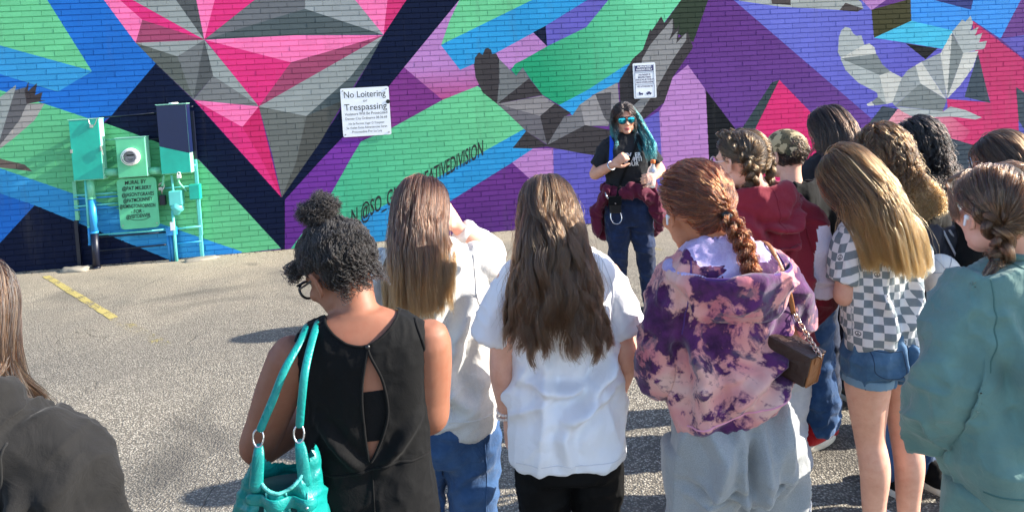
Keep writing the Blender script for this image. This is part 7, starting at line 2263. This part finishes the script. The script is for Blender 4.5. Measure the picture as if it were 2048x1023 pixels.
small_box('junction_box', [(377, 370), (398, 368), (401, 398), (379, 400)], .19, .09, M['box_teal'], 'small teal junction box on the outer post of the rack')
small_box('junction_box', [(331, 456), (350, 454), (352, 470), (332, 472)], .16, .08, M['pipe_blue'], 'small blue junction box above three thin pipes near the ground')
small_box('outlet_box', [(318, 391), (330, 390), (331, 410), (319, 411)], .12, .05, M['pipe_navy'], 'small dark outlet box beside the lettered board')
lk = wall_thing('padlock_chain', *on_wall(323, 372, .12), .12, 'tangle of steel chain and padlock beside the lettered board', 'chain')
mb = MB(); mb.tube(catmull(np.array([(-.03, 0, 0), (-.01, -.02, .03), (.02, -.01, .04), (.03, 0, .0), (.01, -.02, -.05), (.0, 0, -.09)]), 24), .009, 6); mb.box((-.03, -.02, -.05), (.01, .01, -.01), bevel=.004); mb.build('chain', M['steel'], lk, True)
for pts, mt, lb in (([(343, 350), (347, 384)], 'pipe_aqua', 'mint conduit dropping from the breaker box to the pull box'), ([(357, 348), (358, 365), (374, 382)], 'pipe_green', 'thin bent conduit from the breaker box to the teal junction box'), ([(328, 350), (325, 372)], 'pipe_green', 'thin conduit from the breaker box to the chain')):
    e = wall_thing('conduit', 0, 0, 0, lb, 'pipe'); e.matrix_world = WM
    mb = MB(); mb.tube(catmull(np.array([WPt(*q, .15) for q in pts]), 12), .014, 10); mb.build('pipe_length', M[mt], e, True)
for k, (u0, u1, v1) in enumerate(((335, 341, 521), (342, 347, 520), (348, 354, 519))):
    e = wall_thing('conduit', 0, 0, 0, ['thin blue pipe under the blue junction box, the one by the name board', 'thin blue pipe under the blue junction box, between the other two', 'thin aqua pipe under the blue junction box, beside its blue neighbour'][k], 'pipe', 'pipes under the blue junction box'); e.matrix_world = WM
    mb = MB(); a = WPt(u0, 470, .12); b = WPt(u1, v1, .12); b[2] = 0.0; mb.tube([a, b], .016, 10); mb.build('pipe_length', M['pipe_blue' if k < 2 else 'pipe_aqua'], e, True)
tg_ = wall_thing('inspection_tag', *on_wall(345, 452, .17), .17, 'white paper tag hanging over the blue junction box', 'tag')
mb = MB(); mb.box((-.025, -.004, -.05), (.025, 0, .05)); mb.build('card', M['sign_white'], tg_)
e = wall_thing('conduit', 0, 0, 0, 'aqua pipe rising from the ground to the spout of the pull box', 'pipe'); e.matrix_world = WM
mb = MB(); a, b = WPt(345, 420, .15), WPt(353, 519, .15); b[2] = 0; mb.tube([a, (a + b) / 2, b], .018, 10); mb.build('pipe_length', M['pipe_aqua'], e, True)

# board with the painters' names
def text_on(parent, txt, x, z, size, mat, y=-.002, bold=0.0, shear=0.0, width=None, rot=0.0, name='lettering', spacing=1.0):
    me_ = text_mesh(txt, size, shear=shear, bold=bold, spacing=spacing)
    V = getv(me_)
    if width is not None and len(V):
        wd = V[:, 0].max() - V[:, 0].min(); V[:, 0] *= width / wd
    V[:, 0] -= (V[:, 0].max() + V[:, 0].min()) / 2
    c, s_ = math.cos(rot), math.sin(rot)
    setv(me_, np.stack([x + V[:, 0] * c - V[:, 1] * s_, np.full(len(V), y), z + V[:, 0] * s_ + V[:, 1] * c], 1))
    return attach(name, me_, mat, parent)
def plate(w, h, r, t, k=6):
    """rounded sheet, front at y=-t"""
    out = []
    for cx, cz, a0 in ((w - r, h - r, 0), (-w + r, h - r, 90), (-w + r, -h + r, 180), (w - r, -h + r, 270)):
        out += [(cx + r * math.cos(R(a0 + 90 * i / k)), cz + r * math.sin(R(a0 + 90 * i / k))) for i in range(k + 1)]
    n = len(out)
    V = [(x, -t, z) for x, z in out] + [(x, 0, z) for x, z in out]
    F = [tuple(range(n)), tuple(reversed(range(n, 2 * n)))] + [(i, n + i, n + (i + 1) % n, (i + 1) % n) for i in range(n)]
    F = [tuple(reversed(f)) for f in F]
    return V, F
nb = .13
s0, s1, z0, z1 = quad([(235, 358), (313, 353), (320, 452), (241, 460)], nb)
bd = wall_thing('name_board', (s0 + s1) / 2, (z0 + z1) / 2, nb, 'mint board with hand lettered names below the meter box', 'sign')
V, F = plate((s1 - s0) / 2, (z1 - z0) / 2, .05, .012); mesh_obj('panel', V, F, M['box_mint'], bd)
hB = z1 - z0
for txt, f, wd in (('MURAL BY', .415, .24), ('@PAT MILBERY', .30, .33), ('@JASONTGRAVES', .175, .36), ('@PATMCKINNEY', .065, .33), ('@REMINGTONROBINSON', -.055, .40), ('- FOR -', -.16, .15), ('@VISITDENVER', -.255, .27)):
    text_on(bd, txt, -.005 + .01 * math.sin(f * 9), f * hB, .062, M['black_ink'], y=-.0145, bold=.0012, shear=.12, width=wd, rot=R(1.5 * math.sin(f * 20)))
mb = MB(); mb.tube(catmull(np.array([(-.11, -.0145, -.295 * hB), (-.05, -.0145, -.33 * hB), (.05, -.0145, -.33 * hB), (.12, -.0145, -.285 * hB)]), 16), .003, 6); mb.build('underline', M['black_ink'], bd)
mb = MB()
for sx in (-1, 1): mb.tube([(sx * .19, -.012, -hB * .42), (sx * .19, -.016, -hB * .42)], .007, 10)
mb.build('screw', M['steel'], bd)
mb = MB(); mb.box((-.15, .0005, .1), (-.11, nb - .002, .14)); mb.box((.11, .0005, .1), (.15, nb - .002, .14)); mb.build('bracket', M['pipe_green'], bd)

# signs
ns = .02
s0, s1, z0, z1 = quad([(680, 178), (776, 172), (784, 268), (687, 275)], ns)
sg_ = wall_thing('warning_sign', (s0 + s1) / 2, (z0 + z1) / 2, ns, 'square white sign that forbids loitering and trespassing', 'sign')
sw_, sh_ = (s1 - s0) / 2, (z1 - z0) / 2
V, F = plate(sw_, sh_, .02, .006); mesh_obj('panel', V, F, M['sign_white'], sg_)
for txt, f, size, wd in (('No Loitering', .72, .115, .86), ('or', .46, .05, .09), ('Trespassing', .20, .115, .88), ('Violators Will Be Prosecuted', -.07, .05, .88), ('Denver City Ordinance 38-36-68', -.26, .045, .86), ('No Se Permite Vagar O Traspasar', -.47, .04, .74), ('Se Violan Estas Advertencias Seran', -.64, .04, .84), ('Procesados Por La Ley', -.81, .04, .62)):
    text_on(sg_, txt, 0, f * sh_, size, M['black_ink'], y=-.0085, width=wd * 2 * sw_, bold=0)
mb = MB()
for sx in (-.9, .9):
    for sz in (-.9, .9): mb.tube([(sx * sw_, -.006, sz * sh_), (sx * sw_, -.011, sz * sh_)], .010, 10)
mb.build('screw', M['steel'], sg_)
st_ = wall_thing('sticker', *on_wall(776, 203, ns + .009), ns + .009, 'round black sticker on the edge of the square white sign', 'sticker')
V, F = lathe_y([(0, .026), (.001, .026), (.002, .024)], n=18); mesh_obj('disc', V, F, M['black_ink'], st_)
s0, s1, z0, z1 = quad([(1265, 127), (1310, 125), (1313, 195), (1268, 198)], ns)
pk = wall_thing('parking_sign', (s0 + s1) / 2, (z0 + z1) / 2, ns, 'narrow white and blue authorised parking sign above the tour guide', 'sign')
sw_, sh_ = (s1 - s0) / 2, (z1 - z0) / 2
V, F = plate(sw_, sh_, .018, .006); mesh_obj('panel', V, F, M['sign_white'], pk)
V, F = plate(sw_ * .80, sh_ * .165, .010, .002); o = mesh_obj('heading_panel', V, F, M['sign_navy'], pk); o.location = (0, -.0065, sh_ * .70)
text_on(pk, 'AUTHORIZED', 0, sh_ * .775, .034, M['sign_white'], y=-.0105, bold=.0012, width=sw_ * 1.25); text_on(pk, 'PARKING ONLY', 0, sh_ * .625, .034, M['sign_white'], y=-.0105, bold=.0012, width=sw_ * 1.40)
for txt, f, wd in (('UNAUTHORIZED OR', .33, 1.05), ('IMPROPERLY PARKED', .19, 1.15), ('VEHICLES WILL BE TOWED AT', .05, 1.6), ('VEHICLE OWNERS EXPENSE', -.09, 1.55), ('WEST AUTO RECOVERY INC', -.33, 1.4)):
    text_on(pk, txt, 0, f * sh_, .03, M['sign_navy'], y=-.0085, bold=.0008, width=sw_ * wd)
mb = MB()
for z in (.47, -.20, -.98 + .02): mb.box((-sw_ * .82, -.0085, z * sh_ - .0015), (sw_ * .82, -.0063, z * sh_ + .0015))
for x in (-.84, .84): mb.box((x * sw_ - .0015, -.0085, -sh_ * .96), (x * sw_ + .0015, -.0063, sh_ * .90))
mb.build('rule', M['sign_navy'], pk)
mb = MB()      # tow truck and car pictograms
zc = -.72 * sh_
mb.box((-.085, -.0088, zc - .012), (-.03, -.0063, zc + .006)); mb.box((-.085, -.0088, zc + .007), (-.066, -.0063, zc + .022)); mb.box((.015, -.0088, zc - .012), (.085, -.0063, zc + .006)); mb.box((.032, -.0088, zc + .007), (.068, -.0063, zc + .020))
for x in (-.072, -.044, .032, .070): mb.tube([(x, -.0063, zc - .014), (x, -.0090, zc - .014)], .008, 12)
mb.build('tow_pictogram', M['sign_navy'], pk)

# lettering painted on the wall itself, following the slope of the facets
def wall_letters(txt, p0, p1, p2, size, spacing=1.0, n=.0140, hscale=1.15):
    path = np.array([on_wall(*q) for q in (p0, p1, p2)])
    me_ = text_mesh(txt, 1.0, shear=.15, bold=.012, spacing=spacing)
    V = getv(me_)
    x0, x1 = V[:, 0].min(), V[:, 0].max()
    u = (V[:, 0] - x0) / (x1 - x0)
    Q = np.stack([np.interp(u, [0, .55, 1], path[:, 0]), np.interp(u, [0, .55, 1], path[:, 1]) + V[:, 1] * size * hscale], 1)
    setv(me_, np.stack([Q[:, 0], np.full(len(Q), -n), Q[:, 1]], 1))
    o = attach('painted_lettering', me_, M['black_ink'], wall)
    o.matrix_parent_inverse = Matrix.Identity(4)
    return o
wall_letters('N @SO_GNARCREATIVEDIVISION', (702, 437), (856, 357), (967, 296), .24)

# ------------------------------------------------------------------ along the foot of the wall
def rubble(name, u, v, size, seed, label):
    r = np.random.default_rng(seed)
    g = on_ground(u, v)
    bm = bmesh.new(); bmesh.ops.create_icosphere(bm, subdivisions=3, radius=1)
    for vv in bm.verts:
        q = np.array(vv.co)
        k_ = 1 + .22 * float(vnoise(q[None] * 1.7 + seed, seed)[0]) + .08 * float(vnoise(q[None] * 5 + seed, seed)[0])
        vv.co = Vector((q[0] * size[0] * k_, q[1] * size[1] * k_, max(-.2, min(q[2] * 1.6, .8)) * size[2] * k_ + size[2] * .1))
    me_ = bpy.data.meshes.new(name); bm.to_mesh(me_); bm.free(); me_.shade_smooth()
    o = bpy.data.objects.new(name, me_); COL.objects.link(o); me_.materials.append(M['concrete'])
    o.location = g; o.rotation_euler = (0, 0, r.uniform(-.3, .5) + WYAW)
    tag(o, label, 'concrete slab')
rubble('concrete_slab', 152, 541, (.17, .10, .05), 3, 'broken concrete slab at the foot of the navy post')
rubble('concrete_slab', 402, 519, (.19, .09, .03), 5, 'pale flat concrete slab under the outer post of the rack')
rubble('concrete_slab', 175, 537, (.06, .05, .04), 9, 'small concrete lump beside the thick conduit')
# grit and dead leaves swept against the wall
M['grit'] = simple_mat('dark_grit', (62, 52, 42), .9, var=.5, vscale=40)
gm_ = MB(); rg = np.random.default_rng(12)
for k2 in range(900):
    s = rg.uniform(-1.5, 14); nn = abs(rg.normal()) * .07 + .012
    q = np.array(wall_pt(s, 0, nn)); r0 = rg.uniform(.004, .014)
    a = rg.uniform(0, 6.28)
    V = [q + np.array([math.cos(a + b) * r0 * f, math.sin(a + b) * r0 * f, 0.001]) for b, f in ((0, 1), (1.7, .7), (3.1, 1.1), (4.6, .6))] + [q + np.array([0, 0, r0 * rg.uniform(.4, 1.0)])]
    gm_.add(V, [(0, 1, 4), (1, 2, 4), (2, 3, 4), (3, 0, 4)])
gr = gm_.build('grit', M['grit']); tag(gr, 'dark grit and leaf litter swept against the foot of the wall', 'grit', kind='stuff')
